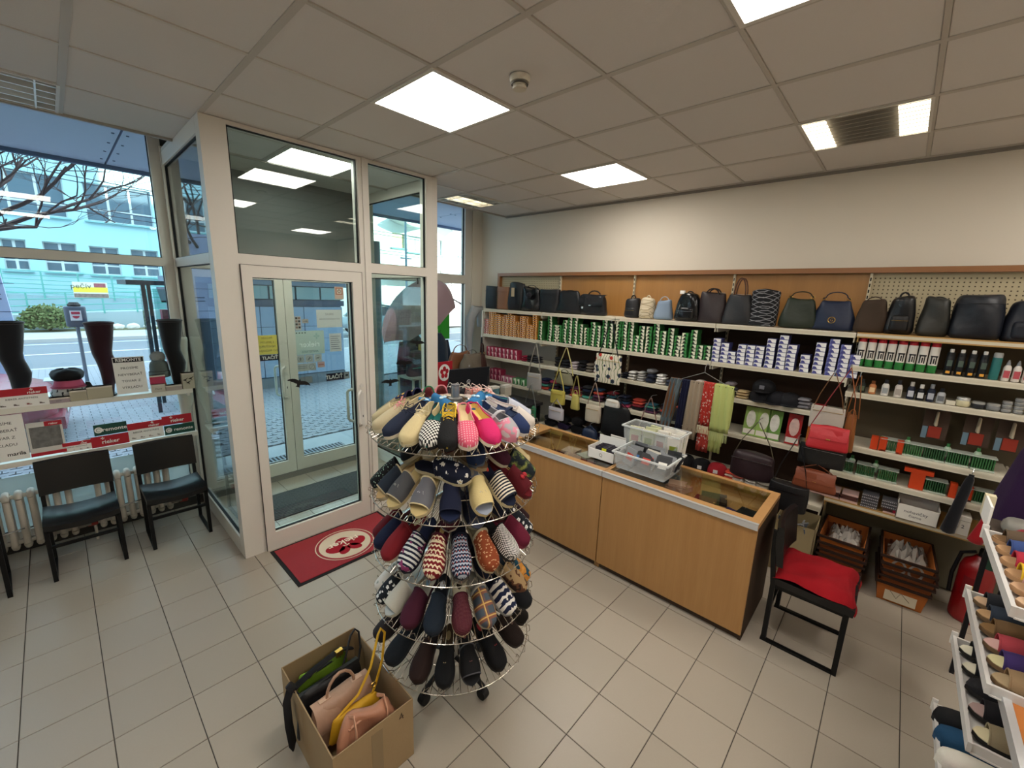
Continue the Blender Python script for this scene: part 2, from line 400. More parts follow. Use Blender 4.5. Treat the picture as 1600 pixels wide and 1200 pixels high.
# window 1: left shop window
w1 = sempty('window_1')
for x in (.70, -.62, -1.95): bx('mullion', (x, x+.08, WY-.045, WY+.045, .10, 3.5), WHITE, w1)
for a, b in ((-.54, .70), (-1.87, -.62)):
    bx('transom_bar', (a, b, WY-.045, WY+.045, 2.235, 2.305), WHITE, w1)
    bx('transom_bar', (a, b, WY-.045, WY+.045, .10, .16), WHITE, w1)
    pane_y(w1, WY, a, b, 2.305, 3.5); pane_y(w1, WY, a, b, .16, 2.235)
    bx('frosted_film', (a, b, WY-.008, WY-.004, .16, .60), FROST, w1)
# window 2: right of the lobby
w2 = sempty('window_2')
for a, b in ((2.64, 2.70), (4.13, 4.25)): bx('mullion', (a, b, WY-.045, WY+.045, .42, 3.5), WHITE, w2)
bx('transom_bar', (2.70, 4.13, WY-.045, WY+.045, 2.235, 2.35), WHITE, w2); bx('transom_bar', (2.70, 4.13, WY-.045, WY+.045, .42, .5), WHITE, w2)
pane_y(w2, WY, 2.70, 4.13, 2.35, 3.5); pane_y(w2, WY, 2.70, 4.13, .5, 2.235)
bx('window_catch', (3.72, 3.79, WY-.06, WY-.045, 2.225, 2.24), WHITE2, w2)
struct(bx('wall_sill', (2.64, 4.44, 4.76, 4.9, -.1, .42), mat('c9c6c0', .8)))
# window 3: lobby front (column, transom, sidelight)
VY = 3.50
w3 = sempty('window_3')
bx('corner_post', (.776, .926, VY-.03, VY+.07, 0, H), WHITE, w3)
bx('post', (1.832, 1.93, VY-.03, VY+.07, 0, H), WHITE, w3); bx('post', (2.51, 2.64, VY-.03, VY+.07, 0, H), WHITE, w3)
bx('post_cover', (1.868, 1.90, VY-.045, VY-.03, 0, H), WHITE, w3)
bx('transom_bar', (.926, 1.832, VY-.03, VY+.05, 2.238, 2.31), WHITE, w3); bx('transom_bar', (1.93, 2.51, VY-.03, VY+.05, 2.238, 2.32), WHITE, w3)
bx('head_bar', (.926, 1.832, VY-.03, VY+.05, 3.125, H), WHITE, w3); bx('head_bar', (1.93, 2.51, VY-.03, VY+.05, 3.125, H), WHITE, w3)
bx('sill_bar', (1.93, 2.51, VY-.03, VY+.05, 0, .10), WHITE, w3)
pane_y(w3, VY, .932, 1.828, 2.31, 3.125, glass('e6efec', 2.2)); pane_y(w3, VY, 1.933, 2.507, 2.32, 3.125); pane_y(w3, VY, 1.933, 2.507, .10, 2.238)
# window 4 / 5: lobby sides
for nm, x in (('window_4', .80), ('window_5', 2.61)):
    w = sempty(nm)
    bx('head_bar', (x-.025, x+.025, VY+.07, WY, 3.05, H), WHITE, w); bx('rail_bar', (x-.025, x+.025, VY+.07, WY, 2.235, 2.305), WHITE, w)
    bx('bottom_bar', (x-.025, x+.025, VY+.07, WY, 0, .14), WHITE, w); bx('post', (x-.03, x+.03, WY-.08, WY, 0, H+.05), WHITE, w)
    for z0, z1 in ((2.305, 3.05), (.14, 2.235)):
        bx('pane', (x-.003, x+.003, VY+.07, WY-.08, z0, z1), glass('e8f2f2', 1.3), w)
        q = MB().box(x-.012, x+.012, VY+.07, VY+.076, z0, z1).box(x-.012, x+.012, WY-.086, WY-.08, z0, z1).box(x-.012, x+.012, VY+.07, WY-.08, z0, z0+.006).box(x-.012, x+.012, VY+.07, WY-.08, z1-.006, z1)
        q.build('seal', SEAL, w)
# door 1: inner lobby door
d1 = sempty('door_1')
DY = 3.49
for d in ((.928, .996, .0, 2.235), (1.745, 1.83, 0, 2.235)): bx('stile', (d[0], d[1], DY-.035, DY+.04, d[2], d[3]), WHITE, d1)
bx('rail', (.996, 1.745, DY-.035, DY+.04, 0, .145), WHITE, d1); bx('rail', (.996, 1.745, DY-.035, DY+.04, 2.152, 2.235), WHITE, d1)
q = MB()
for d in ((.926, .9285, 0, 2.238), (1.829, 1.832, 0, 2.238), (.926, 1.832, 2.235, 2.238)): q.box(d[0], d[1], DY-.037, DY+.03, d[2], d[3])
q.build('door_gap', mat('45413c', .8), d1)
pane_y(d1, DY, .998, 1.743, .147, 2.150)
def dhandle(p, x, y, z0, z1, s=-1, w=.075):
    """white D pull handle standing off the door by s*y"""
    o = [.4*.0, .55, 1.0]; k_ = -.055
    P = [(x, y, z0), (x+k_*.3, y+s*.025, z0+.004), (x+k_*.8, y+s*.055, z0+.012), (x+k_, y+s*.065, z0+.03)]
    P += [(x+k_, y+s*.065, z0+(z1-z0)*k/6) for k in range(1, 6)]
    P += [(x+k_, y+s*.065, z1-.03), (x+k_*.8, y+s*.055, z1-.012), (x+k_*.3, y+s*.025, z1-.004), (x, y, z1)]
    return MB().tube(P, .013, 10).build('door_handle', WHITE2, p, smooth=True)
dhandle(d1, 1.775, DY-.035, .90, 1.21); dhandle(d1, 1.775, DY+.04, .90, 1.21, 1)
kp = bx('key_plate', (1.762, 1.800, DY-.041, DY-.035, .88, 1.19), WHITE2, d1); bx('keyhole', (1.784, 1.790, DY-.043, DY-.041, .965, .985), BLACK, kp)
MB().lathe([(.018, 0), (.018, .006)], 16, M=Matrix.Translation((1.785, DY-.035, 1.255)) @ Matrix.Rotation(PI/2, 4, 'X')).build('lock_cover', WHITE2, d1)
# door 2: outer double door
d2 = sempty('door_2')
OY = WY
for a, b in ((.83, 1.655), (1.66, 2.45)):
    bx('stile', (a, a+.082, OY-.035, OY+.035, .06, 2.235), WHITE, d2); bx('stile', (b-.082, b, OY-.035, OY+.035, .06, 2.235), WHITE, d2)
    bx('rail', (a+.082, b-.082, OY-.035, OY+.035, .06, .2), WHITE, d2); bx('rail', (a+.082, b-.082, OY-.035, OY+.035, 2.16, 2.235), WHITE, d2)
    pane_y(d2, OY, a+.084, b-.084, .2, 2.16)
bx('door_frame', (2.45, 2.64, OY-.045, OY+.045, 0, 2.31), WHITE, d2)
bx('door_frame', (.776, .83, OY-.045, OY+.045, 0, 2.31), WHITE, d2); bx('door_frame', (.83, 2.45, OY-.045, OY+.045, 2.236, 2.31), WHITE, d2)
bx('threshold', (.83, 2.45, OY-.05, OY+.08, 0, .055), mat('8d8c8a', .4, .6), d2)
bx('over_panel', (.776, 2.64, OY-.02, OY+.02, 2.31, 3.5), mat('565c5c', .5), d2)
dhandle(d2, 1.61, OY-.035, .92, 1.26); dhandle(d2, 1.61, OY+.035, .92, 1.26, 1)
kp = bx('key_plate', (1.60, 1.635, OY-.041, OY-.035, .90, 1.2), WHITE2, d2); bx('keyhole', (1.615, 1.622, OY-.043, OY-.041, 1.02, 1.045), BLACK, kp)
# unseen building mass above the shop, shaped to shade room, street and far facade
bm = tag(bx('shade_mass', (-26, 19, -12, 4.9, 3.6, 16), mat('9aa0a4', .9)), 'unseen building mass above the shop, sized to shade the street', 'building')
for d_ in ((-26, -2.8, -12, 4.9, -.1, 3.6), (4.64, 7.2, -12, 4.9, -.1, 3.6), (19, 22.5, -12, 4.9, 3.6, 13.5)): bx('unseen_block', d_, mat('8d949b', .9), bm)  # side blocks out of view; the last is added to shade the far facade
# ================================================ OUTSIDE
def g(name, d, m): return struct(bx(name, d, m))
g('pavement_bed', (-14, 24, 4.9, 15.2, -.2, -.032), mat('5d6068', .9))
g('road', (-60, 60, 15.2, 22.8, -.25, -.12), mat('6f737a', .85, var=.15, vscale=.6))
g('far_pavement', (-60, 60, 22.8, 26, -.2, -.02), mat('a9a8a5', .9, var=.1, vscale=1))
g('verge', (-60, 60, 26, 60, -.2, .0), mat('6d6b4c', .95, var=.35, vscale=1.5))
g('kerb_1', (-60, 60, 15.05, 15.2, -.2, -.02), mat('b3b1ae', .8)); g('kerb_2', (-60, 60, 22.65, 22.8, -.2, .0), mat('b3b1ae', .8))
g('lane_line', (-60, 60, 18.9, 19.02, -.125, -.118), mat('d9d9d6', .8)); g('lane_line_far', (-60, 60, 21.9, 22.0, -.125, -.118), mat('d9d9d6', .8))
g('door_slab', (.5, 3.2, 4.9, 5.95, -.2, -.005), mat('a5a9b0', .7, var=.08))
# interlocking pavers
pv = tilemat('8c8f98', .8, .14)
def paver():
    pts = [(-.10, -.05), (-.055, -.05), (-.04, -.072), (.04, -.072), (.055, -.05), (.10, -.05), (.10, .05), (.055, .05), (.04, .028), (-.04, .028), (-.055, .05), (-.10, .05)]
    return MB().prism([(x*.97, y*.96) for x, y in pts], -.03, 0)
pme = paver().mesh('paver', pv); fld = MB(); pvroot = struct(bx('pavement', (-14, 24, 4.9, 15.05, -.031, -.0305), mat('4f525a', .9)))
cand = []
nx, ny = 0, 0
for j in range(0, 45):
    for i in range(-14, 32):
        x, y = i*.204+(.102 if j % 2 else 0), 5.02+j*.104
        if .45 < x < 3.25 and y < 5.98: continue
        if not projects(x, y, 0): continue
        ray_door = .92 < x*4.8/y < 2.45; left = x*4.8/y < .78
        if not (ray_door or left): continue
        cand.append((y, x))
cand.sort()
for k, (y, x) in enumerate(cand):
    if k < 295: link('paver', pme, pvroot, (x, y, 0))
    else: fld.add([(p[0]+x, p[1]+y, p[2]) for p in MB().prism([(-.098, -.048), (.098, -.048), (.098, .048), (-.098, .048)], -.03, 0).v], [(4, 5, 6, 7)])
for j in range(45, 96):
    for i in range(-20, 60):
        x, y = i*.204+(.102 if j % 2 else 0), 5.02+j*.104
        if not projects(x, y, 0) or y > 15: continue
        fld.add([(x-.098, y-.048, 0), (x+.098, y-.048, 0), (x+.098, y+.048, 0), (x-.098, y+.048, 0)], [(0, 1, 2, 3)])
f_ = fld.build('paver_field', pv, pvroot); f_['kind'] = 'stuff'
# boot scraper grate outside the door
t = thing('scraper_mat', 'ribbed metal scraper mat outside the glass entrance doors', 'door mat', (1.75, 5.25, 0))
bx('tray', (-.75, .75, -.26, .26, -.004, .004), mat('2b2e33', .8), t)
for k in range(34): bx('bar', (-.74+.044*k, -.72+.044*k, -.25, .25, .004, .014), mat('7a808a', .5, .5), t)
# canopy with riveted panels
cp = tag(bx('canopy', (-14, 24, 4.9, 7.05, 3.44, 3.6), mat('6d7a94', .7)), 'blue grey canopy over the pavement outside the shop front', 'canopy')
cpm = mat('bcc6da', .6)
for k in range(-5, 9):
    x = .62+1.5*k-.1*k
    bx('soffit_panel', (x+.008, x+1.39, 4.94, 6.98, 3.40, 3.44), cpm, cp)
    for s in (.05, 1.35):
        q = MB()
        for yy in (5.1, 5.5, 5.9, 6.3, 6.7): q.box(x+s-.01, x+s+.01, yy-.01, yy+.01, 3.394, 3.40)
        q.build('rivets', mat('59647c', .6), cp)['kind'] = 'stuff'
bx('fascia', (-14, 24, 6.99, 7.05, 3.36, 3.46), mat('5d6a84', .7), cp)
# turquoise building
TB = thing('building', 'turquoise plastered building with large windows across the street', 'building', (0, 30, 0))
tq = mat('9dc5cb', .9, var=.04, vscale=1); fr = mat('c9d3d2', .6); pn = mat('4f6470', .15, spec=.8); sill = mat('7fb0b3', .8)
def win(p, x0, x1, z0, z1, y=0, n=3, pnm=None, depth=.22):
    w = MB().box(x0, x1, y-.03, y+.02, z0, z1).build('window', fr, p)
    st = (x1-x0)/n
    for k in range(n):
        bx('pane', (x0+k*st+.05, x0+(k+1)*st-.05, y-.05, y-.03, z0+.08+(z1-z0)*.3, z1-.06), pnm or pn, w)
        bx('pane', (x0+k*st+.05, x0+(k+1)*st-.05, y-.05, y-.03, z0+.06, z0+(z1-z0)*.3), pnm or pn, w)
    bx('sill', (x0-.1, x1+.1, y-.34, y-.02, z0-.08, z0-.01), sill, p)
wins = [(1.7, 4.2, 5.0, 6.75), (-1.6, 1.05, 5.0, 6.8), (5.0, 7.5, 5.0, 6.75), (-4.9, -2.3, 5.0, 6.8)]
lows = [(.05, 1.15, 2.5, 3.85), (1.58, 2.65, 2.45, 3.8), (3.1, 4.2, 2.45, 3.8), (-1.2, -.45, 2.5, 3.85), (4.7, 5.8, 2.45, 3.8), (6.3, 7.4, 2.45, 3.8), (-2.9, -1.8, 2.5, 3.85)]
# wall built as strips round the openings, so the windows sit back in it
def pierced(p, x0, x1, z0, z1, holes, m, y0=-.2, y1=.0):
    xs = sorted({x0, x1} | {h[0] for h in holes} | {h[1] for h in holes}); q = MB()
    for a, b in zip(xs, xs[1:]):
        zz = z0
        for h in sorted([h for h in holes if h[0] <= a+1e-6 and h[1] >= b-1e-6], key=lambda h: h[2]):
            q.box(a, b, y0, y1, zz, h[2]); zz = h[3]
        q.box(a, b, y0, y1, zz, z1)
    q.build('wall', m, p)
pierced(TB, -14, 11.5, 0, 11, wins+lows, tq)
bx('core_wall', (-14, 11.5, .05, 6, 0, 11), tq, TB)
for w_ in wins: win(TB, *w_, n=3)
for w_ in lows: win(TB, *w_, n=2)
# long access ramp with green railings
rp = thing('access_ramp', 'concrete access ramp with green railings before the turquoise building', 'ramp', (0, 27, 0))
MB().loft([[(-8, 0, 0), (8, 0, 0), (8, 0, 1.0), (-8, 0, .35)], [(-8, 1.6, 0), (8, 1.6, 0), (8, 1.6, 1.0), (-8, 1.6, .35)]]).build('lower_slab', mat('9fb0b4', .9), rp)
MB().loft([[(-8, 1.6, .6), (8, 1.6, .2), (8, 1.6, 1.1), (-8, 1.6, 1.7)], [(-8, 2.4, .6), (8, 2.4, .2), (8, 2.4, 1.1), (-8, 2.4, 1.7)]]).build('upper_slab', mat('8fa7ad', .9), rp)
gr = mat('5fa39a', .5)
for k in range(14):
    x = -7.6+1.15*k; bx('rail_post', (x-.03, x+.03, -.03, .03, .3+.04*(x+8), 1.25+.04*(x+8)), gr, rp)
    bx('rail_post', (x+.5, x+.56, 1.55, 1.6, 1.3-.03*(x+8)+.2, 2.5-.03*(x+8)+.2), gr, rp)
for k in range(4): MB().tube([(-8, 0, .45+.27*k), (8, 0, 1.09+.27*k)], .022, 5).build('hand_rail', gr, rp)
for k in range(6): MB().tube([(-8, 1.58, 1.75+.19*k), (8, 1.58, 1.27+.19*k)], .018, 5).build('hand_rail', gr, rp)
t = thing('banner', 'yellow and white advertising banner tied to the ramp railing', 'banner', (1.27, 26.97, 1.72))
bx('sheet', (-.56, .56, -.01, .01, -.34, .34), mat('d9d5c4', .8), t); bx('yellow_band', (-.55, .55, -.014, -.01, -.1, .12), mat('e3cf45', .8), t)
bx('photo_strip', (-.55, .55, -.014, -.01, -.33, -.16), mat('7c6c66', .8, var=.7, vscale=12), t); bx('photo_corner', (.12, .5, -.018, -.014, .12, .3), mat('94525a', .8, var=.5, vscale=12), t)
text('pečív', .3, mat('46483a', .8), t, (-.3, -.016, .16), name='banner_lettering')
# rocks, shrub, litter bin, totem, shelter
for k, (x, y, s) in enumerate(((1.35, 26.2, .3), (1.93, 26.3, .24), (2.45, 26.2, .26), (3.05, 26.3, .24), (3.6, 26.4, .26))):
    r = random.Random(k); q = MB(); q.ell((0, 0, .0), (s, s*.7, s*.62), 9, 6); q.v = [(a*(1+r.uniform(-.14, .14)), b*(1+r.uniform(-.14, .14)), c*(1+r.uniform(-.16, .1))) for a, b, c in q.v]
    tag(q.build('boulder', mat('cfcac0', .9, bump=.3, bscale=8), None, (x, y, s*.45)), ('first', 'second', 'third', 'fourth', 'fifth')[k]+' pale boulder from the shrub on the verge across the road', 'rock', 'boulders on the verge')
def leaves(name, c, R, n, m, parent, seed=1, size=.05):
    r = random.Random(seed); q = MB()
    for _ in range(n):
        a, b_, rr = r.uniform(0, 2*PI), r.uniform(-.2, 1), r.uniform(.3, 1)**.5
        p = Vector((R[0]*rr*math.cos(a)*math.sqrt(1-b_*b_*.9), R[1]*rr*math.sin(a)*math.sqrt(1-b_*b_*.9), R[2]*rr*b_))+Vector(c)
        d = Vector((r.uniform(-1, 1), r.uniform(-1, 1), r.uniform(-.2, 1))).normalized()*size; s = d.orthogonal().normalized()*size*.4
        q.add([p, p+d*.5+s, p+d, p+d*.5-s], [(0, 1, 2, 3)])
    o = q.build(name, m, parent); o['kind'] = 'stuff'; return o
t = thing('shrub', 'low grey green shrub on the verge across the road', 'shrub', (-.2, 26.3, 0))
leaves('foliage', (0, 0, .25), (.85, .6, .8), 1800, mat('5d6a3f', .8, var=.4, vscale=3), t, 3, .13)
q = MB()
for k in range(9): q.tube([(0, 0, 0), (.5*math.cos(k), .4*math.sin(k), .7)], .015, 4)
q.build('stems', mat('4d4030', .9), t)
t = thing('litter_bin', 'dark grey litter bin on a post with white sticker', 'litter bin', (.29, 12, 0))
MB().rbox(.30, .22, .40, .15, 1.05, k=5).build('bin_body', mat('4c5566', .6), t, (0, 0, 1.2), smooth=True)
MB().lathe([(.09, 0), (.1, .03), (.06, .08)], 12).build('bin_lid', mat('23262c', .6), t, (0, 0, 1.6))
MB().tube([(0, 0, 0), (0, 0, 1.22)], .03, 8).build('post', mat('6d7683', .5), t)
st = bx('sticker', (-.08, .08, -.125, -.112, 1.33, 1.52), mat('e7e2e4', .6), t); bx('sticker_band', (-.06, .06, -.129, -.125, 1.45, 1.5), mat('c23a52', .6), st)
MB().prism([(.05*math.cos(PI+PI*k/8), .05*math.sin(PI+PI*k/8)) for k in range(9)], 0, .004, M=Matrix.Translation((0, -.125, 1.42)) @ Matrix.Rotation(PI/2, 4, 'X')).build('sticker_crest', mat('c23a52', .6), st)
t = thing('price_totem', 'tall pale blue sign pylon at the left edge of the street', 'sign', (-.72, 12, 0))
MB().loft([[(-.4, -.1, 0), (.28, -.1, 0), (.28, .1, 0), (-.4, .1, 0)], [(-.4, -.1, 3.2), (.1, -.1, 3.2), (.1, .1, 3.2), (-.4, .1, 3.2)]]).build('body', mat('b5c0df', .5), t)
for z in (2.0, 1.5): bx('joint', (-.41, .3, -.104, -.1, z, z+.012), mat('53607f', .6), t)
for z in (1.72, 1.8): bx('printed_line', (-.1, .12, -.106, -.104, z, z+.02), mat('3a4258', .6), t)
t = thing('bus_shelter', 'glass bus shelter with dark flat roof beside the kerb', 'bus shelter', (1.0, 9.0, 0))
dk = mat('363d45', .5)
bx('roof', (-.22, .55, -.5, .7, 2.06, 2.13), dk, t)
for x, y in ((0, -.2), (.15, .5), (.48, -.2), (.48, .5)): bx('upright', (x-.025, x+.025, y-.025, y+.025, 0, 2.06), dk, t)
bx('glass_wall', (.03, .04, -.15, .5, .15, 2.0), glass('cfe3e2', 1.2), t)
bx('glass_wall', (.2, .46, .5, .51, .15, 2.0), glass('cfe3e2', 1.2), t)
t = thing('parking_meter', 'white information column with solar panel and red poster strip', 'ticket machine', (1.62, 10.6, 0))
bx('body', (-.1, .2, -.12, .12, 0, 1.72), mat('b9c3cf', .5), t)
bx('solar_panel', (-.2, .3, -.25, .2, -.02, .02), mat('1d2a44', .2), t).location = (0, 0, 1.9); t.children[-1].rotation_euler = (.6, 0, 0)
bx('red_strip', (-.2, -.11, -.13, .12, .3, 1.6), mat('b5485c', .6), t)
text('PRODEJNA', .1, mat('e9dfe2', .6), t, (-.155, -.132, .95), right=(0, 0, -1), up=(1, 0, 0), name='strip_lettering')
# kiosk of pale panels opposite the door
KS = thing('kiosk', 'pale blue panelled kiosk with high strip windows opposite the door', 'kiosk', (2.1, 9.6, 0))
kp_ = tilemat('a9bad0', .6, .05)
bx('core', (-.1, 2.45, .03, 2.6, -.1, 2.2), mat('4d5a6b', .8), KS); bx('plinth', (-.12, 2.47, 0, .03, -.1, .22), mat('7d858c', .8), KS)
for i in range(3):
    for z0, z1 in ((.24, .72), (.73, 1.0), (1.01, 1.28), (1.29, 1.7)): bx('cladding_panel', (-.11+.86*i, -.11+.86*i+.845, -.01, .03, z0, z1), kp_, KS)
for i in range(3): bx('cladding_panel', (2.45, 2.48, .04+.86*i, .04+.86*i+.845, .24, 1.7), kp_, KS)
bx('dark_band', (-.15, 2.5, -.03, .05, 1.72, 1.84), mat('56657a', .6), KS)
for i in range(5): bx('strip_window', (-.08+.52*i, .4+.52*i, -.005, .03, 1.86, 2.12), mat('b7d3d3', .15), KS)
bx('kiosk_roof', (-.4, 2.75, -.35, 2.9, 2.14, 2.26), mat('6b7c8e', .6), KS)
# sunlit white building to the right
WB = thing('building', 'overexposed white building with curved canopy and strip windows', 'building', (0, 22, 0))
wm = mat('ece9e0', .8)
hl = [(13.45, 14.3, 4.55, 5.35), (14.5, 15.6, 4.4, 5.3), (15.8, 17, 4.4, 5.3), (18.3, 19.4, 4.5, 6.0)]
pierced(WB, 11.6, 34, 0, 8.5, hl, wm); bx('core_wall', (11.6, 34, .05, 6, 0, 8.5), wm, WB)
for k, h_ in enumerate(hl): win(WB, *h_, n=1 if k == 0 else 2, pnm=mat('d5c784', .4) if k == 0 else mat('9fb5b3', .3))
MB().loft([[(13.3+.35*k, -.2, 6.0-.25*math.sin(k*.5)), (13.3+.35*k, -1.3, 5.9-.25*math.sin(k*.5)), (13.3+.35*k, -1.3, 6.0-.25*math.sin(k*.5)), (13.3+.35*k, -.2, 6.12-.25*math.sin(k*.5))] for k in range(14)]).build('wavy_canopy', mat('c8cdcf', .6), WB)
for k in range(4): MB().loft([[(13+k*1.3, -2.2, 3.0), (14.2+k*1.3, -2.2, 3.0), (13.5+k*1.3, -2.2, 3.45)], [(13+k*1.3, -.2, 3.0), (14.2+k*1.3, -.2, 3.0), (13.5+k*1.3, -.2, 3.45)]]).build('gable_roof', mat('b9b3aa', .8), WB)
t = thing('lamp_post', 'thin grey lamp post before the white building', 'lamp post', (9.6, 14.6, 0))
MB().tube([(0, 0, 0), (0, 0, 2), (0, 0, 2.02), (0, 0, 5.6)], [.08, .08, .045, .04], 8).build('pole', mat('8a9aa6', .5), t); bx('cross_arm', (-.25, .25, -.02, .02, 3.35, 3.4), mat('8a9aa6', .5), t)
t = thing('street_post', 'thick green grey post with side arm beyond the sidelight', 'post', (3.58, 6.3, 0))
MB().tube([(0, 0, 0), (0, 0, 2.85)], .075, 12).build('pole', mat('6d8a90', .5), t, smooth=True)
MB().tube([(0, 0, 2.68), (-.3, 0, 2.68)], .03, 8).build('side_arm', mat('6d8a90', .5), t); bx('hanging_sign', (-.28, -.12, -.02, .02, 2.0, 2.6), mat('5e7880', .5), t)
tag(bx('pillar', (4.70, 5.1, 4.98, 5.5, -.1, 3.4), mat('a3b4d2', .8)), 'pale blue building pillar just outside the right window', 'pillar')
# bare tree
def tree(x, y, label, seed, h=4.2, lean=(.9, 0), levels=5, r0=.12):
    t = thing('bare_tree', label, 'tree', (x, y, 0)); r = random.Random(seed); tr = MB(); tw = MB(); bark = mat('4a3b3a', .9)
    tr.tube([(0, 0, 0), (.03, .02, h*.25), (0, 0, h*.5)], [r0, r0*.85, r0*.75], 8)
    def grow(p, d, L, rad, k):
        P = [p]
        for _ in range(4):
            d = (d+Vector((r.uniform(-.28, .28), r.uniform(-.28, .28), r.uniform(-.12, .2)))).normalized(); P.append(P[-1]+d*L/4)
        (tr if k < 2 else tw).tube(P, [rad, rad*.9, rad*.8, rad*.7, rad*.6], 5 if k < 3 else 3)
        if k < levels:
            for _ in range(3 if k < 2 else r.choice((2, 3, 3))):
                q = P[r.choice((2, 3, 4))]; ax = Vector((r.uniform(-1, 1), r.uniform(-1, 1), r.uniform(-.35, .6))).normalized()
                grow(q, (d*.9+ax*.75).normalized(), L*.72, rad*.55, k+1)
    for k in range(6):
        a = k*2*PI/6+r.uniform(-.3, .3); grow(Vector((0, 0, h*.5-.1*r.random())), Vector((math.cos(a), math.sin(a), .55)).normalized(), h*.38, r0*.55, 0)
    tr.build('trunk', bark, t); o = tw.build('twigs', bark, t)
tree(-1.75, 12.6, 'bare winter tree with spreading twigs outside the left window', 11, h=5.0)
tree(14.6, 17.0, 'small bare tree before the white building', 5, h=3.2, levels=3, r0=.08)
for k, (z, dz) in enumerate(((5.2, .1), (5.05, .1), (4.3, .05), (4.15, .05))):
    tag(MB().tube([(-14+28*i/12, 20+.0*i, z+.9-.12*i+.01*(i-6)**2) for i in range(13)], .014, 4).build('overhead_wire', mat('3f4450', .7)),
        ('topmost', 'second', 'third', 'lowest')[k]+' of four thin wires strung across the street', 'wire', 'wires across the street')
# parked car
def car(x, y, rz, label, colr, seed=0):
    t = thing('car', label, 'car', (x, y, -.03), rz); pm = mat(colr, .25, spec=.8); gl = mat('24303a', .08, spec=.9)
    st = [(-2.0, .45, .62, .62), (-1.9, .32, .80, .80), (-1.3, .24, .88, .92), (-.4, .22, .9, .95), (.7, .22, .9, .92), (1.5, .24, .86, .80), (1.95, .34, .78, .66), (2.05, .42, .6, .55)]
    rings = [[(a, -w, b+.15), (a, -w*1.0, (b+c)/2+.1), (a, -w*.94, c), (a, 0, c+.06), (a, w*.94, c), (a, w, (b+c)/2+.1), (a, w, b+.15), (a, w*.8, b), (a, -w*.8, b)] for a, b, w, c in st]
    MB().loft(rings).build('body', pm, t, smooth=True)
    cb = [(-1.75, .92, .60, .93), (-1.2, .9, .66, 1.38), (-.3, .9, .70, 1.46), (.45, .9, .70, 1.38), (1.15, .88, .70, .96)]
    MB().loft([[(a, -w*1.12, z0-.02), (a, -w, z1-.06 if z1 > 1 else z1), (a, -w*.8, z1), (a, w*.8, z1), (a, w, z1-.06 if z1 > 1 else z1), (a, w*1.12, z0-.02)] for a, z0, w, z1 in cb]).build('windows', gl, t, smooth=30)
    MB().loft([[(a, -.56, z), (a, 0, z+.03), (a, .56, z), (a, .5, z-.04), (a, -.5, z-.04)] for a, z in ((-1.25, 1.40), (-.3, 1.485), (.42, 1.41))]).build('roof', pm, t, smooth=True)
    for sx, sy in ((-1.25, -.86), (-1.25, .86), (1.3, -.86), (1.3, .86)):
        w = MB().lathe([(.2, -.1), (.31, -.09), (.32, .0), (.31, .09), (.2, .1)], 20, M=Matrix.Rotation(PI/2, 4, 'X')).build('wheel', mat('1a1b1d', .8), t, (sx, sy, .32))
        MB().lathe([(.02, -.105), (.18, -.104), (.2, -.09), (.2, .104), (.02, .108)], 10, M=Matrix.Rotation(PI/2, 4, 'X')).build('hub_cap', mat('a9adb3', .3, .8), w)
    for s in (-.62, .62): bx('headlight', (1.9, 2.06, s-.16, s+.16, .55, .7), mat('d6dde3', .1), t); bx('tail_light', (-2.02, -1.9, s-.12, s+.12, .6, .8), mat('a01420', .2), t)
    bx('bumper', (1.9, 2.12, -.75, .75, .26, .42), pm, t); bx('number_plate', (2.10, 2.13, -.25, .25, .36, .46), mat('e6e6e2', .5), t)
    for k in range(4): bx('grille_slat', (2.03, 2.08, -.4, .4, .46+.035*k, .475+.035*k), mat('3a3d42', .4), t)
car(-2.15, 8.5, -.05, 'pinkish red car parked close to the left shop window', '9c4152')
car(11.4, 19.6, .0, 'silver car on the road seen through the door glass', '8e979e')
# ================================================ RADIATORS, CHAIRS, WINDOW DISPLAY
def radiator(x0, n, label):
    t = thing('radiator', label, 'radiator', (x0, 4.60, .0)); m = mat('c9c2b4', .5)
    col = MB()
    for y in (-.05, .05): col.tube([(0, y, .15), (0, y, .5)], .019, 8)
    col.tube(arc((0, 0, .5), .05, 0, PI, 6, 'yz', .035), .021, 8); col.tube(arc((0, 0, .15), .05, 0, -PI, 6, 'yz', .035), .021, 8)
    me = col.mesh('column', m, True)
    for k in range(n): link('column', me, t, (.062*k, 0, 0))
    MB().tube([(-.05, 0, .51), (.062*n, 0, .51)], .017, 8).build('top_manifold', m, t); MB().tube([(-.05, 0, .15), (.062*n, 0, .15)], .017, 8).build('bottom_manifold', m, t)
    MB().tube([(-.05, 0, .15), (-.05, 0, .0)], .010, 6).build('pipe', m, t)
    MB().lathe([(.02, 0), (.024, .05), (.018, .06)], 10, M=Matrix.Translation((.062*n+.01, -.0, .15)) @ Matrix.Rotation(PI/2, 4, 'Y')).build('valve', mat('8c2f2a', .5), t)
    MB().tube([(-.02, -.075, .24), (.12, -.10, .27), (.25, -.075, .28)], .005, 6).build('bleed_pipe', CHROME, t)
    return t
radiator(-.60, 9, 'cast iron column radiator behind the middle black chair, left one')
radiator(.06, 8, 'cast iron column radiator between the two right black chairs')
vin = mat('07080b', .34, spec=.5); frm = mat('08090b', .4)
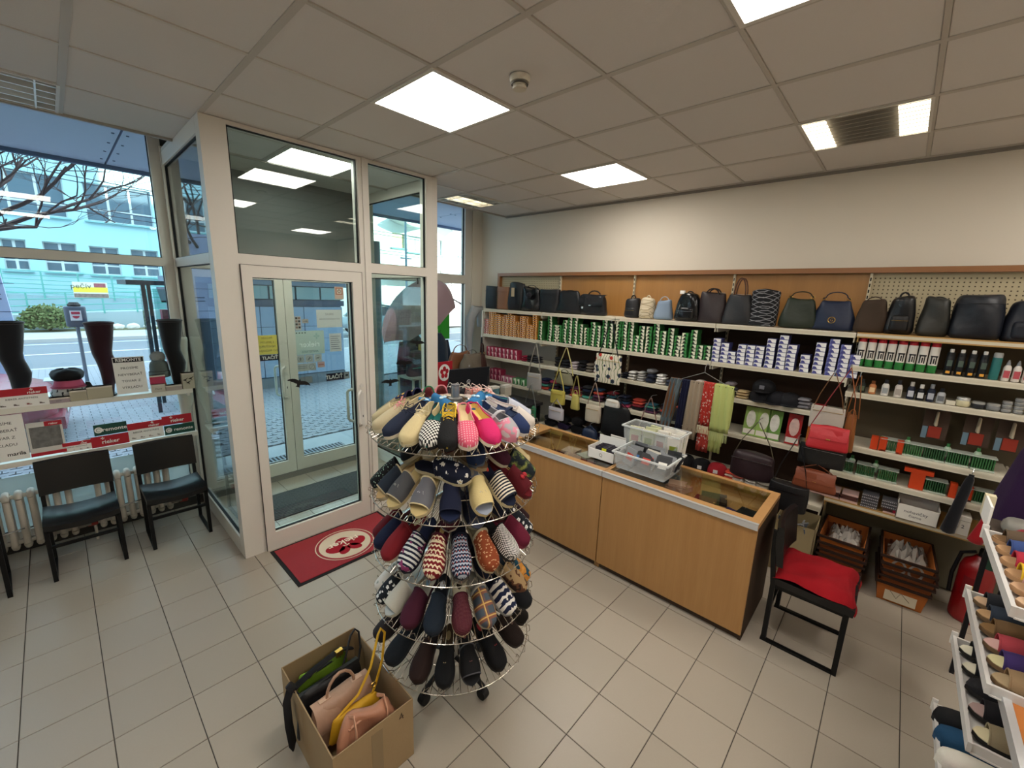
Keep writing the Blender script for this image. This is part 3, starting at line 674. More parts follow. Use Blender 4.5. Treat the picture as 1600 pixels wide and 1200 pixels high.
def black_chair(x, y, rz, label, red=False):
    t = thing('side_chair', label, 'chair', (x, y, 0), rz)
    w, d = .185, .36
    rings = []
    for i in range(9):
        a = -w-.01+(2*w+.02)*i/8; sag = -.022*(1-(a/w)**2)
        rings.append([(a, -.015, .425+sag-.03), (a, -.02, .435+sag), (a, .02, .45+sag), (a, d*.5, .44+sag), (a, d-.02, .445+sag), (a, d+.01, .435+sag), (a, d+.005, .405+sag*.4), (a, .0, .395+sag*.2)])
    MB().loft(rings).build('seat', vin, t, smooth=True)
    MB().loft([[(a, d-.0+.02*(a/w)**2*-1+yy, z) for yy, z in ((.0, .53), (.035, .53), (.055, .65), (.06, .775), (.045, .785), (.025, .775), (.012, .65))] for a in [-w-.015+(2*w+.03)*i/6 for i in range(7)]]).build('backrest', vin, t, smooth=True)
    for s in (-1, 1):
        X = s*w
        MB().box(X-.012, X+.012, .0, .026, .012, .40).build('leg', frm, t)
        MB().box(X-.012, X+.012, 0, d+.03, 0, .016).build('runner', frm, t)
        MB().loft([[(X-.012, d-.0+a, z), (X+.012, d-.0+a, z), (X+.012, d+.026+a, z), (X-.012, d+.026+a, z)] for a, z in ((.0, .012), (-.0, .40), (.025, .6), (.03, .75))]).build('leg', frm, t)
    bx('stretcher', (-w+.012, w-.012, .003, .022, .25, .27), frm, t); bx('stretcher', (-w+.012, w-.012, d, d+.02, .25, .27), frm, t)
    bx('seat_frame', (-w, w, .0, d, .375, .40), frm, t)
    pl = bx('makers_plate', (-.035, .035, .10, .135, .31, .335), mat('6d6c66', .5), t); pl.rotation_euler = (0, 0, 0)
    return t
black_chair(.497, 4.09, .0, 'black vinyl chair on sled legs closest to the glazed lobby')
black_chair(-.045, 4.085, .0, 'black vinyl chair on sled legs, middle of three by the window')
black_chair(-.625, 4.06, .06, 'black vinyl chair mostly cut off by the left edge of the picture')
# glass display shelves with white edge in the left window
for k, (z, lb) in enumerate(((1.185, 'upper white display shelf across the left shop window'), (.79, 'lower white display shelf across the left shop window'))):
    t = thing('display_shelf', lb, 'shelf', (-.7, 4.53, z))
    bx('board', (-1.1, 1.45, 0, .20, -.02, 0), mat('dedad0', .4), t); bx('front_lip', (-1.1, 1.45, -.012, 0, -.035, .004), mat('e3dfd4', .4), t)
    for xx in (-.9, .2, 1.41): bx('bracket', (xx, xx+.02, .0, .22, -.06, -.02), WHITE, t)
# ---- leg forms in stockings
def leg_form(x, y, z, h, label, colr, rz=0, pad=None, flip=1):
    t = thing('leg_form', label, 'mannequin leg', (x, y, z), rz); m = mat(colr, .75, bump=.1, sheen=.3) if not pad else mat(colr, .6)
    prof = [(0, .030, .0), (.06, .028, .004), (.14, .033, .006), (.28, .050, .020), (.38, .057, .022), (.48, .056, .010), (.56, .056, -.002), (.62, .059, -.004), (.75, .068, .0), (.9, .077, .004), (.965, .081, .004), (.99, .080, .004), (1.0, .070, .004)]
    R = [[(flip*(c+r*1.05*math.cos(2*PI*j/14)), r*.95*math.sin(2*PI*j/14), h*q) for j in range(14)] for q, r, c in prof]
    R.append([(flip*(.004+.05*math.cos(2*PI*j/14)), .045*math.sin(2*PI*j/14), h*.965) for j in range(14)])
    MB().loft(R).build('leg_shape', m, t, smooth=True)
    if not pad: MB().tube([(flip*(.004+.083*math.cos(2*PI*j/14)), .078*math.sin(2*PI*j/14), h*.985) for j in range(14)], .010, 6, closed=True).build('cuff', m, t, smooth=True)
    MB().rbox(.09, .12, .012, .3, k=3).build('foot_base', mat(pad or '121214', .5), t)
    return t
SH = 1.187
leg_form(.225, 4.63, SH, .70*.84, 'dark burgundy stocking on a leg form in the left window', '2c0a18')
leg_form(-.245, 4.63, SH, .70*.86, 'navy black stocking on a leg form at the left picture edge', '0a0c14')
leg_form(.66, 4.60, SH, .70*.86, 'black stocking on a leg form beside the lobby glass', '0c0c10')
leg_form(.70, 4.70, .81, .82, 'bare grey white leg form standing behind the black stocking', 'b7b7aa', pad='8f8f88')
# black cut foot stands
t = thing('foot_last', 'black shoe shaped stand behind the burgundy leg form', 'shoe stand', (.17, 4.66, SH))
MB().prism([(-.07, 0), (.08, 0), (.08, .04), (.05, .06), (.02, .045), (-.03, .075), (-.045, .12), (-.07, .125)], -.02, .02, M=Matrix.Rotation(PI/2, 4, 'X')).build('body', mat('141418', .5), t); bx('sole', (-.075, .085, -.024, .024, -.001, .004), mat('2a2a2e', .6), t)
# knitted hats
def pompom_hat(x, y, z):
    t = thing('knitted_hat', 'grey ribbed bobble hat on a pink and orange stand', 'hat', (x, y, z))
    MB().tube([(0, 0, 0), (0, 0, .07), (0, 0, .16)], [.045, .03, .024], 12).build('stand', mat('d97c4a', .5), t, smooth=True)
    MB().tube([(0, 0, .075), (0, 0, .16)], [.0305, .0255], 12).build('stand_top', mat('c9587c', .5), t)
    kn = mat('5f6663', .9, bump=.5, bscale=150)
    rr = [(.066, .115), (.070, .125), (.069, .165), (.063, .168), (.062, .21), (.055, .24), (.035, .262)]
    MB().loft([[(r*(1+(.04 if j % 2 else 0))*math.cos(2*PI*j/32), r*(1+(.04 if j % 2 else 0))*math.sin(2*PI*j/32), zz) for j in range(32)] for r, zz in rr]).build('knit', kn, t, smooth=True)
    MB().tube([(.0655*math.cos(2*PI*j/20), .0655*math.sin(2*PI*j/20), .166) for j in range(20)], .004, 5, closed=True).build('fold', mat('3b403e', .9), t)
    r = random.Random(4); q = MB().ell((0, 0, .287), (.05, .05, .045), 12, 8)
    for _ in range(900):
        v = Vector((r.gauss(0, 1), r.gauss(0, 1), r.gauss(0, 1))).normalized(); p = Vector((0, 0, .287))+Vector((v.x*.046, v.y*.046, v.z*.042)); s = v.orthogonal().normalized()*.0015
        q.add([p-s, p+s, p+v*r.uniform(.008, .016)], [(0, 1, 2)])
    q.build('bobble', mat('9a9c98', .95), t)['kind'] = 'stuff'
pompom_hat(.555, 4.62, SH)
def hat_stack(x, y, z):
    t = thing('beret', 'black padded beret topping the hat pile in the left window', 'hat', (x, y, z+.15))
    R = [(.065, 0), (.088, .014), (.094, .045), (.080, .07), (.052, .082), (.02, .086)]
    MB().loft([[(r*(1+.05*math.sin(5*2*PI*j/24))*math.cos(2*PI*j/24), r*math.sin(2*PI*j/24), zz+.006*math.sin(3*2*PI*j/24)) for j in range(24)] for r, zz in R]).build('crown', mat('121317', .7, bump=.3), t, smooth=True)
    MB().tube([(.056*math.cos(2*PI*j/16), .056*math.sin(2*PI*j/16), 0) for j in range(16)], .006, 6, closed=True).build('band', mat('1c1d21', .8), t)
    u = thing('cap', 'pink hat under the black beret in the left window', 'hat', (x, y, z+.095))
    MB().loft([[(r*math.cos(2*PI*j/20), r*math.sin(2*PI*j/20), zz) for j in range(20)] for r, zz in ((.08, 0), (.088, .012), (.082, .03), (.074, .055))]).build('crown', mat('b65573', .8), u, smooth=True)
    MB().prism([(.10*math.cos(a), .10*math.sin(a)) for a in [2*PI*k/18 for k in range(18)]], 0, .006).build('brim', mat('a84b68', .8), u)
    v = thing('snood', 'grey white spotted rolled snood at the bottom of the hat pile', 'snood', (x, y, z))
    for k, (r, zz) in enumerate(((.094, .022), (.088, .055), (.082, .08))):
        MB().tube([(r*math.cos(2*PI*j/20), r*math.sin(2*PI*j/20), zz) for j in range(20)], .022 if k < 2 else .014, 8, closed=True).build('roll', pattern('dots', 'b9bab8', '3a3b40', s=3), v, smooth=True)
hat_stack(0.01, 4.66, SH)
# ---- flat cards, boxes and show cards
RED, GRN = mat('b3212f', .5), mat('1d4a40', .5); INK = mat('1b1b20', .7); CREAM = mat('ddd6c8', .7); WT = mat('f0eeea', .7)
def card(x0, x1, z0, z1, y, label, cat='sign', name='show_card', m=WT, th=.006, tilt=-.12, d=None, rz=0):
    t = thing(name, label, cat, ((x0+x1)/2, y, z0), rot=(tilt, 0, rz)); w, h = x1-x0, z1-z0
    bx('board', (-w/2, w/2, 0, d or th, 0, h), m, t)
    return t, w, h
def plain_text(t, s, size, z, m=INK, x=0, bold=0, sq=1, y=-.0008):
    return text(s, size, m, t, (x, y, z), bold=bold, squash=sq)
t, w, h = card(.265, .455, 1.205, 1.50, 4.515, 'tall white notice headed REMONTE asking not to take goods', tilt=-.08)
bx('black_header', (-w/2+.004, w/2-.004, -.0015, 0, h-.042, h-.006), INK, t); plain_text(t, 'REMONTE', .034, h-.024, WT, bold=.0007, y=-.0022, sq=1.0)
for k, s in enumerate(('PROSÍME', 'NEVYBERAŤ', 'TOVAR Z', 'VÝKLADU')): plain_text(t, s, .026, h-.09-.052*k, sq=1.05)
t, w, h = card(-.47, -.25, .81, 1.14, 4.515, 'white notice asking not to take goods, on the lower shelf at the left', tilt=-.08)
for k, s in enumerate(('PROSÍME', 'NEVYBERAŤ', 'TOVAR Z', 'VÝKLADU')): plain_text(t, s, .028, h-.06-.052*k)
plain_text(t, 'marila', .036, .045, INK, x=.05, bold=.0006)
def rieker_flower(t, x, z, s, m, y=-.0022):
    q = MB()
    for k in range(4):
        a = PI/2*k+PI/4*0; q.ell((x+s*.55*math.cos(a), y, z+s*.55*math.sin(a)), (s*.45 if k % 2 == 0 else s*.3, .0008, s*.45 if k % 2 else s*.3), 8, 5)
    q.build('flower_mark', m, t)
def rieker_anti(x0, x1, z0, z1, y, label, tilt=-.1):
    t, w, h = card(x0, x1, z0, z1, y, label, tilt=tilt)
    bx('red_band', (-w/2, w/2, -.0015, 0, h*.62, h), RED, t); plain_text(t, 'rieker', h*.2, h*.74, WT, x=w*.24, bold=.0004, y=-.0022); rieker_flower(t, w*.2, h*.90, h*.07, WT)
    plain_text(t, 'RIEKER ANTISTRESS', h*.13, h*.45, INK, sq=1.0 if w/h < 2 else 1.3)
    for k in range(4):
        q = MB().prism([(-.5, 0), (.5, 0), (.45, .18), (.1, .22), (-.1, .42), (-.45, .5)], -.0015, 0, M=Matrix.Translation((-w*.36+w*.24*k, 0, h*.1)) @ Matrix.Rotation(PI/2, 4, 'X') @ Matrix.Scale(h*.2, 4)); q.build('shoe_picture', mat('4b3333' if k != 2 else '8a2433', .7), t)
rieker_anti(-.36, -.105, 1.19, 1.325, 4.515, 'white and red shoe brand card at the left end of the upper shelf')
rieker_anti(.29, .515, .805, .95, 4.515, 'white and red shoe brand card between green cards on the lower shelf')
rieker_anti(-.085, .07, .802, .875, 4.515, 'small low white and red shoe brand card on the lower shelf')
def logo(x0, x1, z0, z1, y, label, m, s, green=False, tilt=-.1):
    t, w, h = card(x0, x1, z0, z1, y, label, m=m, tilt=tilt)
    if green:
        plain_text(t, s, h*.48, h*.48, WT, x=w*.12, bold=.0006); q = MB().prism([(.5*math.cos(2*PI*k/16), .5*math.sin(2*PI*k/16)) for k in range(16)], 0, .001, M=Matrix.Translation((-w*.36, -.0005, h*.5)) @ Matrix.Rotation(PI/2, 4, 'X') @ Matrix.Scale(h*.55, 4)); q.build('round_mark', WT, t)
        MB().tube(arc((-w*.36, -.0025, h*.5), h*.15, .5, 5.2, 10), .0012, 4).build('spiral', GRN, t)
    else:
        plain_text(t, s, h*.5, h*.42, WT, x=0, bold=.0008); rieker_flower(t, -w*.2, h*.80, h*.14, WT)
logo(.07, .29, .80, .885, 4.512, 'low red shoe brand card at the middle of the lower shelf', RED, 'rieker')
logo(.095, .29, .888, .975, 4.535, 'dark green shoe brand card above the low red card', GRN, 'remonte', True)
logo(.52, .73, .805, .885, 4.512, 'dark green shoe brand card at the right end of the lower shelf', GRN, 'remonte', True)
logo(.515, .72, .888, .965, 4.535, 'red shoe brand card above the rightmost green card', RED, 'rieker')
t, w, h = card(-.245, -.065, .81, 1.06, 4.515, 'grey photo card of seated people on the lower shelf', m=mat('cfccc6', .6))
bx('photograph', (-w/2+.012, w/2-.012, -.0015, 0, .06, h-.035), mat('6f6e6c', .7, var=.8, vscale=25), t); bx('red_patch', (0, w/2, -.002, 0, h-.035, h), RED, t); plain_text(t, 'rieker', .02, h-.02, WT, x=.045, y=-.0026)
bx('red_strip', (-w/2, w/2, -.0015, 0, 0, .025), RED, t)
def small_box(x0, x1, z0, z1, y, label, c='b8b1a3', d=.06, txt=None, name='stocking_box', tc=None):
    t = thing(name, label, 'box', ((x0+x1)/2, y, z0)); w, h = x1-x0, z1-z0
    MB().box(-w/2, w/2, 0, d, 0, h).build('carton', mat(c, .7), t); bx('lid_edge', (-w/2-.001, w/2+.001, -.001, d+.001, h-.012, h), mat('cfc9bd', .7), t)
    if txt: text(txt, h*.3, tc or mat('4a4640', .7), t, (0, -.0025, h*.42))
    return t
small_box(-.115, .0, 1.19, 1.23, 4.52, 'low mauve box in front of the hat pile', 'a99aa0', txt='lissom')
small_box(.003, .093, 1.19, 1.27, 4.52, 'beige box left of the burgundy leg form', 'aea792')
small_box(.096, .24, 1.19, 1.285, 4.52, 'wider beige box in front of the burgundy leg form', 'b3ac97')
t = small_box(.475, .565, 1.19, 1.255, 4.515, 'small cream box right of the tall notice', 'c9c1b3', txt='Mona')
t = small_box(.57, .68, 1.19, 1.235, 4.52, 'low long box beside the crane patterned box', 'b3a6a0')
small_box(.475, .575, 1.257, 1.33, 4.53, 'red pink box on top of the small cream box', 'b8405c', d=.03)
t = small_box(.685, .77, 1.19, 1.33, 4.515, 'cream box with dark crane pattern next to the lobby glass', 'b9b29f')
for k, (x, z) in enumerate(((-.02, .08), (.02, .09), (.0, .055))): MB().prism([(-.02, 0), (0, .008), (.022, .02), (.004, .0), (.01, -.02), (0, -.008)], 0, .001, M=Matrix.Translation((x, -.001, z)) @ Matrix.Rotation(PI/2, 4, 'X')).build('printed_bird', mat('35332f', .7), t)
# black slippers lying behind the lower cards
tag(MB().rbox(.12, .09, .05, .4, .7, k=5, bulge=.1).build('folded_shoe', mat('17181c', .7), None, (.07, 4.66, .792), smooth=True), 'dark shoe lying behind the low cards on the lower shelf', 'shoe')
# ================================================ DOOR MATS
t = thing('door_mat', 'red logo door mat with black rubber edge before the inner door', 'door mat', (1.41, 3.12, 0))
bx('rubber_edge', (-.475, .475, -.27, .31, .0005, .006), mat('1b1b1d', .8), t)
bx('pile', (-.45, .45, -.245, .285, .006, .011), mat('9c1626', .95, bump=.6, bscale=700, var=.12, vscale=30, sheen=.2), t)
em = mat('d8c8b0', .95, bump=.4, bscale=700)
def disc(r0, r1, z, m, name, sx=1):
    q = MB(); n = 40; v = []
    for k in range(n):
        a = 2*PI*k/n; v += [(r0*math.cos(a)*sx, r0*math.sin(a), z), (r1*math.cos(a)*sx, r1*math.sin(a), z), (r0*math.cos(a)*sx, r0*math.sin(a), z-.003), (r1*math.cos(a)*sx, r1*math.sin(a), z-.003)]
    f = []
    for k in range(n):
        a, b = 4*k, 4*((k+1) % n); f += [(a, a+1, b+1, b), (a+1, a+3, b+3, b+1), (a+2, b+2, b+3, a+3), (a, b, b+2, a+2)]
    return q.add(v, f).build(name, m, t)
disc(.215, .222, .0118, em, 'emblem_ring', 1.04); disc(.001, .195, .0116, em, 'emblem_disc', 1.04)
redm = mat('9c1626', .95)
q = MB(); petals = [((0, -.03), .075, 0, 1), ((-.115, .05), .07, .5, 1.3), ((.115, .05), .07, -.5, 1.3), ((-.05, .12), .05, 2.3, 1.5), ((.05, .12), .05, .8, 1.5)]
for (c, r, a, st) in petals:
    P = [(c[0]+r*(st*math.cos(u)*math.cos(a)-math.sin(u)*math.sin(a)), c[1]-.02+r*(st*math.cos(u)*math.sin(a)+math.sin(u)*math.cos(a))) for u in [2*PI*k/18 for k in range(18)]]
    MB().prism([(p[0]*.82, -p[1]*.82) for p in P], .0105, .0125).build('emblem_petal', redm, t)
text('rieker', .105, mat('ecdcc8', .95), t, (0, .03, .0132), right=(-1, 0, 0), up=(0, -1, 0), bold=.001)
t = thing('lobby_mat', 'dark grey ribbed mat on the lobby floor between the doors', 'door mat', (1.63, 4.18, 0))
bx('backing', (-.62, .62, -.27, .27, .0005, .005), mat('2d3134', .9), t)
for k in range(18): bx('rib', (-.61, .61, -.262+.0295*k, -.245+.0295*k, .005, .010), mat('50565b', .95), t)
# ================================================ STICKERS AND NOTICES ON THE GLASS
def bird(x, y, z, s, rot, label):
    o = [(0, .28), (.05, .24), (.09, .15), (.22, .19), (.42, .22), (.62, .19), (.82, .10), (1.0, -.04), (.9, -.07), (.74, -.04), (.66, -.10), (.48, -.09), (.30, -.15), (.15, -.16), (.11, -.28), (.20, -.44), (.07, -.40), (0, -.44)]
    pts = [(a, b) for a, b in o]+[(-a, b) for a, b in reversed(o[1:-1])]
    b = MB().prism([(a*s, b_*s) for a, b_ in pts], 0, .001, M=Matrix.Rotation(PI/2, 4, 'X'))
    ob = b.build('bird_sticker', mat('0e0e10', .6), None, (x, y, z)); ob.rotation_euler = (0, rot, 0)
    return tag(ob, label, 'sticker', 'bird stickers on the glass')
GY = VY-.0045
bird(1.272, DY-.0045, 1.345, .095, .35, 'black bird silhouette sticker on the inner glass door')
bird(2.41, GY, 1.60, .092, .12, 'uppermost black bird sticker on the sidelight')
bird(2.262, GY, 1.41, .10, .08, 'middle black bird sticker on the sidelight')
bird(2.10, GY, 1.245, .10, .03, 'lowest black bird sticker on the sidelight')
def sticker(x0, x1, z0, z1, y, label, c, name='notice', cat='notice'):
    t = thing(name, label, cat, ((x0+x1)/2, y, z0)); w, h = x1-x0, z1-z0
    bx('sheet', (-w/2, w/2, -.0006, .0006, 0, h), c, t); return t, w, h
PY = WY-.006
def mtext(t, s, size, z, x=0, m=INK): text(s, size, m, t, (x, -.0012, z), mirror=True)
t, w, h = sticker(1.375, 1.565, 1.40, 1.60, PY, 'yellow notice seen from behind on the left door leaf', mat('e0cf62', .8))
for k, s in enumerate(('PROSÍM', 'S JEDLOM', 'NEVSTUPUJ', 'DO PREDAJNE')): mtext(t, s, .03, h-.03-.044*k, m=mat('6b6238', .8))
DK = mat('14162b', .5)
t, w, h = sticker(1.385, 1.565, 1.335, 1.395, PY, 'black TLAČIŤ label under the yellow notice', DK); text('TLAČIŤ', .045, WT, t, (.01, -.0012, .028), bold=.0008)
t, w, h = sticker(2.06, 2.34, 1.04, 1.125, PY, 'black TLAČIŤ label on the right door leaf', DK); text('TLAČIŤ', .06, WT, t, (-.045, -.0012, .04), bold=.001)
bx('grey_pictogram', (.07, .138, -.001, 0, .003, h-.003), mat('8f9298', .5), t); MB().prism([(.018*math.cos(2*PI*k/12), .012*math.sin(2*PI*k/12)) for k in range(12)], 0, .001, M=Matrix.Translation((.105, -.001, .045)) @ Matrix.Rotation(PI/2, 4, 'X')).build('hand_mark', DK, t)
t, w, h = sticker(1.99, 2.28, 1.66, 1.86, PY, 'white sheet with a mirrored ZÁKAZ notice on the right door leaf', mat('dcdcdc', .8))
mtext(t, 'ZÁKAZ', .03, h-.05, m=mat('8a8a8e', .8)); mtext(t, 'FOTOGRAFOVANIA', .026, h-.105, m=mat('8a8a8e', .8))
t, w, h = sticker(1.735, 2.06, 1.37, 1.63, PY, 'pale green translucent shoe brand sticker seen from behind', mat('cfe0d8', .7, alpha=.8))
mtext(t, 'rieker', .09, .11, m=mat('f2f8f4', .7)); mtext(t, 'ANTISTRESS', .034, .03, m=mat('5f7f7b', .7)); rieker_flower(t, .08, .2, .035, mat('9fb9b4', .7), y=-.0012)
for k in range(4): bx('opening_mark', (-.14+.03*k, -.125+.03*k, -.001, 0, h-.025, h-.015), INK, t)
t, w, h = sticker(2.12, 2.26, 1.38, 1.59, PY, 'small white sheet of opening hours on the right door leaf', mat('dddde0', .8))
for k in range(7): bx('text_line', (-.055, .055-.012*(k % 3), -.0012, -.0006, .03+.024*k, .036+.024*k), mat('7f8187', .8), t)
t, w, h = sticker(1.755, 1.82, 1.64, 1.79, PY, 'narrow grey pictogram sticker on the right door leaf', mat('b9b2ac', .7))
for k in range(4):
    for j in range(2): bx('pictogram', (-.025+.028*j, -.003+.028*j, -.0012, -.0006, .02+.033*k, .042+.033*k), mat('2b2b30' if (k+j) % 2 else '8a6a62', .7), t)
t, w, h = sticker(1.83, 1.9, 1.715, 1.76, PY, 'tiny grey sticker with a word beside the pictogram strip', mat('b0a59c', .7)); mtext(t, 'BIStro', .016, .02)
for k in range(3):
    t, w, h = sticker(1.745+.095*k, 1.83+.095*k, 1.28, 1.365, PY, ('first', 'second', 'third')[k]+' of three square grey prohibition stickers in a row', mat('c3c6c2', .7, alpha=.85))
    MB().tube(arc((0, -.001, h/2), .028, 0, 2*PI, 16)[:-1], .002, 4, closed=True).build('ring', mat('8d8f8e', .7), t)
    MB().prism([(-.006, -.02), (.006, -.02), (.012, .012), (0, .02), (-.012, .012)], 0, .001, M=Matrix.Translation((0, -.001, h/2)) @ Matrix.Rotation(PI/2, 4, 'X') @ Matrix.Rotation(-.7*k, 4, 'Z')).build('symbol', mat('77797a', .7), t)
t, w, h = sticker(1.74, 1.95, 1.185, 1.27, PY, 'wide grey no smoking sticker below the three square ones', mat('c0c4c2', .7, alpha=.85))
MB().tube(arc((.06, -.001, h/2), .03, 0, 2*PI, 16)[:-1], .0025, 4, closed=True).build('ring', mat('85888a', .7), t); MB().tube([(.04, -.001, h/2-.02), (.08, -.001, h/2+.02)], .002, 4).build('bar', mat('85888a', .7), t)
for k in range(2): bx('text_line', (-.09, .01, -.001, -.0005, .03+.02*k, .038+.02*k), mat('85888a', .7), t)
t, w, h = sticker(1.97, 2.05, 1.21, 1.275, PY, 'small pale red sticker beside the no smoking one', mat('d0a9a4', .7, alpha=.85)); bx('text_line', (-.03, .03, -.001, -.0005, .025, .04), mat('a86a66', .7), t)
t, w, h = sticker(1.765, 1.90, 1.045, 1.12, PY, 'plain grey sticker near the door handle on the right leaf', mat('7f858c', .6)); bx('edge_line', (-.06, .06, -.001, -.0005, .005, .009), mat('6a7078', .6), t)
t, w, h = sticker(2.21, 2.315, 1.98, 2.12, PY, 'pink square camera surveillance sticker at the top of the door', mat('dcb8a8', .7))
bx('frame_square', (-.04, .04, -.001, -.0005, .05, .13), mat('b9705f', .7), t); bx('inner_square', (-.028, .028, -.0015, -.001, .062, .118), mat('e3cdbd', .7), t)
MB().tube(arc((0, -.002, .09), .016, 0, 2*PI, 14)[:-1], .004, 4, closed=True).build('lens_ring', mat('77584f', .7), t)
# green sale poster on window 2
t, w, h = sticker(3.42, 3.84, 1.45, 2.04, WY-.05, 'bright green sale poster taped to the right window', mat('3fae3a', .7), 'poster', 'poster')
for s, z, sz in (('ZĽAVA', .53, .075), ('NA ZIMNÚ', .445, .075), ('OBUV', .37, .07), ('10%', .24, .08), ('-', .175, .06), ('30%', .095, .08)): mtext(t, s, sz, z, x=.0, m=mat('27702a', .7))
# ================================================ RIGHT WINDOW DISPLAY
um = thing('umbrella', 'open dusky mauve umbrella lying in the right shop window', 'umbrella', (3.10, 4.42, 1.78), rot=(.30, -.42, .2))
um.scale = (1.08, 1.08, 1.08)
rb = mat('9b8590', .75, sheen=.2)
for k in range(8):
    a0, a1 = 2*PI*k/8, 2*PI*(k+1)/8; R = []
    for i in range(7):
        t_ = i/6; r = .60*math.sin(t_*1.35)/math.sin(1.35); z = .55*math.cos(t_*1.35)-.12
        R.append([(r*math.cos(a0+(a1-a0)*j/4)*(1-.06*t_*math.sin(PI*j/4)), .45*r*math.sin(a0+(a1-a0)*j/4)*(1-.06*t_*math.sin(PI*j/4)), z+.02*t_*math.sin(PI*j/4)) for j in range(5)])
    MB().loft(R, cap=False, closed=False).build('canopy_panel', rb, um, smooth=True)
    MB().tube([(.60*math.sin(i/6*1.35)/math.sin(1.35)*math.cos(a0), .45*.60*math.sin(i/6*1.35)/math.sin(1.35)*math.sin(a0), .54*math.cos(i/6*1.35)-.13) for i in range(7)], .003, 4).build('rib', mat('3c3a42', .4, .6), um)
MB().tube([(0, 0, .52), (0, 0, -.35)], .008, 8).build('shaft', mat('5a5860', .3, .7), um); MB().tube([(0, 0, .42), (0, 0, .50)], .006, 6).build('ferrule', BLACK, um)
def coat(x, y, z0, z1, w, label, c, c2=None, name='coat'):
    t = thing(name, label, 'coat', (x, y, z0)); h = z1-z0
    R = []
    for q, s, d in ((0, 1.0, .16), (.3, .92, .15), (.55, .8, .14), (.75, .86, .13), (.88, .82, .12), (.95, .5, .10), (1, .22, .07)):
        R.append([(w/2*s*math.cos(2*PI*j/20)*(1+.05*math.sin(5*2*PI*j/20)*(1-q)), d*math.sin(2*PI*j/20)*(1+.12*math.sin(7*2*PI*j/20)*(1-q)), q*h) for j in range(20)])
    MB().loft(R).build('body', mat(c, .85, sheen=.2), t, smooth=True)
    for s in (-1, 1): MB().tube([(s*w*.34, 0, h*.9), (s*w*.5, -.02, h*.68), (s*w*.52, -.03, h*.42)], [.06, .055, .045], 8).build('sleeve', mat(c, .85), t, smooth=True)
    if c2: MB().loft([[(a, -.15-.0*i, z*h), (a+.05, -.155, z*h), (a+.05, -.145, z*h), (a, -.14, z*h)] for i, (a, z) in enumerate(((.02, .35), (.0, .6), (-.01, .8), (-.02, .92)))]).build('scarf_end', mat(c2, .8), t)
    MB().tube([(0, 0, h), (0, 0, h+.05)], .006, 6).build('hanger_hook', STEEL, t)
coat(3.10, 4.60, .42, 1.58, .38, 'dark navy coat with a yellow scarf end behind the sidelight', '1f2940', 'c7b04e')
coat(3.50, 4.60, .45, 1.56, .32, 'dark grey blue coat right of the navy coat in the right window', '2c3a4c')
cb = thing('display_cabinet', 'small white framed display cabinet behind the sidelight', 'cabinet', (2.68, 3.98, 0))
for x in (0, .30):
    for y in (0, .3): bx('post', (x, x+.02, y, y+.02, 0, 1.12), WHITE, cb)
for z in (.02, .55, 1.10): bx('shelf', (0, .32, 0, .32, z, z+.02), WHITE, cb)
t = thing('handbag', 'grey handbag with teal edge on top of the small white cabinet', 'bag', (2.83, 4.13, 1.122))
MB().rbox(.26, .14, .2, .25, .85, bulge=.05).build('body', mat('38414b', .6), t, smooth=True); bx('flap_edge', (-.1, .11, -.076, -.070, .1, .108), mat('4fa79c', .5), t)
MB().tube(arc((0, 0, .19), .07, 0, PI, 8), .008, 6).build('handle', mat('2a2f38', .6), t)
t = thing('round_hat', 'dark brown hat resting on the grey handbag in the window', 'hat', (2.83, 4.13, 1.335))
MB().lathe([(.13, 0), (.13, .008), (.08, .012), (.075, .07), (.05, .085), (.01, .088)], 20).build('crown', mat('3d3433', .8), t, smooth=True)
t = thing('backpack', 'dark backpack on the middle shelf of the small white cabinet', 'bag', (2.84, 4.13, .573))
MB().rbox(.24, .16, .3, .3, .8, bulge=.05).build('body', mat('39424f', .7), t, smooth=True); MB().rbox(.16, .05, .14, .3).build('pocket', mat('313a46', .7), t, (0, -.09, .03), smooth=True)
# ================================================ DESK WITH LAPTOP BEHIND THE COUNTER END
ds = thing('desk', 'dark desk against the right window corner carrying bags and a laptop', 'desk', (3.60, 3.6, 0))
bx('desk_top', (-.57, .30, -.55, .72, .80, .835), mat('2b2b2e', .5), ds)
for x in (-.54, .26):
    for y in (-.52, .67): bx('leg', (x, x+.03, y, y+.03, 0, .80), BLACK, ds)
bx('modesty_panel', (-.53, .28, -.50, -.48, .25, .8), mat('242427', .6), ds)
lp = thing('laptop', 'open dark laptop with a round white logo seen from behind', 'laptop', (3.04, 3.50, .96), -.2)
lp.scale = (1.3, 1.3, 1.2)
tag(MB().box(-.2, .3, -.12, .35, 0, .123).build('laptop_stand', mat('242528', .6), None, (3.10, 3.50, .836)), 'dark low stand under the open laptop', 'stand')
bx('base', (-.19, .19, -.02, .24, 0, .018), mat('1d1f24', .4), lp)
lid = bx('lid', (-.19, .19, -.006, .006, 0, .27), mat('202329', .35), lp, (0, -.02, .018)); lid.rotation_euler = (.25, 0, 0)
MB().tube(arc((.0, -.0075, .14), .016, 0, 2*PI, 16)[:-1], .0022, 4, closed=True).build('logo_ring', mat('c9ccd0', .3, .5), lid)
text('hp', .022, mat('c9ccd0', .4), lid, (0, -.0075, .141), name='logo')
t = thing('brand_sign', 'red sign with a white flower emblem beside the laptop', 'sign', (3.03, 3.86, .836)); bx('board', (-.13, .12, -.004, .004, 0, .47), RED, t)
MB().prism([(.085*math.cos(2*PI*k/20), .10*math.sin(2*PI*k/20)) for k in range(20)], 0, .001, M=Matrix.Translation((0, -.004, .34)) @ Matrix.Rotation(PI/2, 4, 'X')).build('emblem_disc', WT, t)
q = MB()
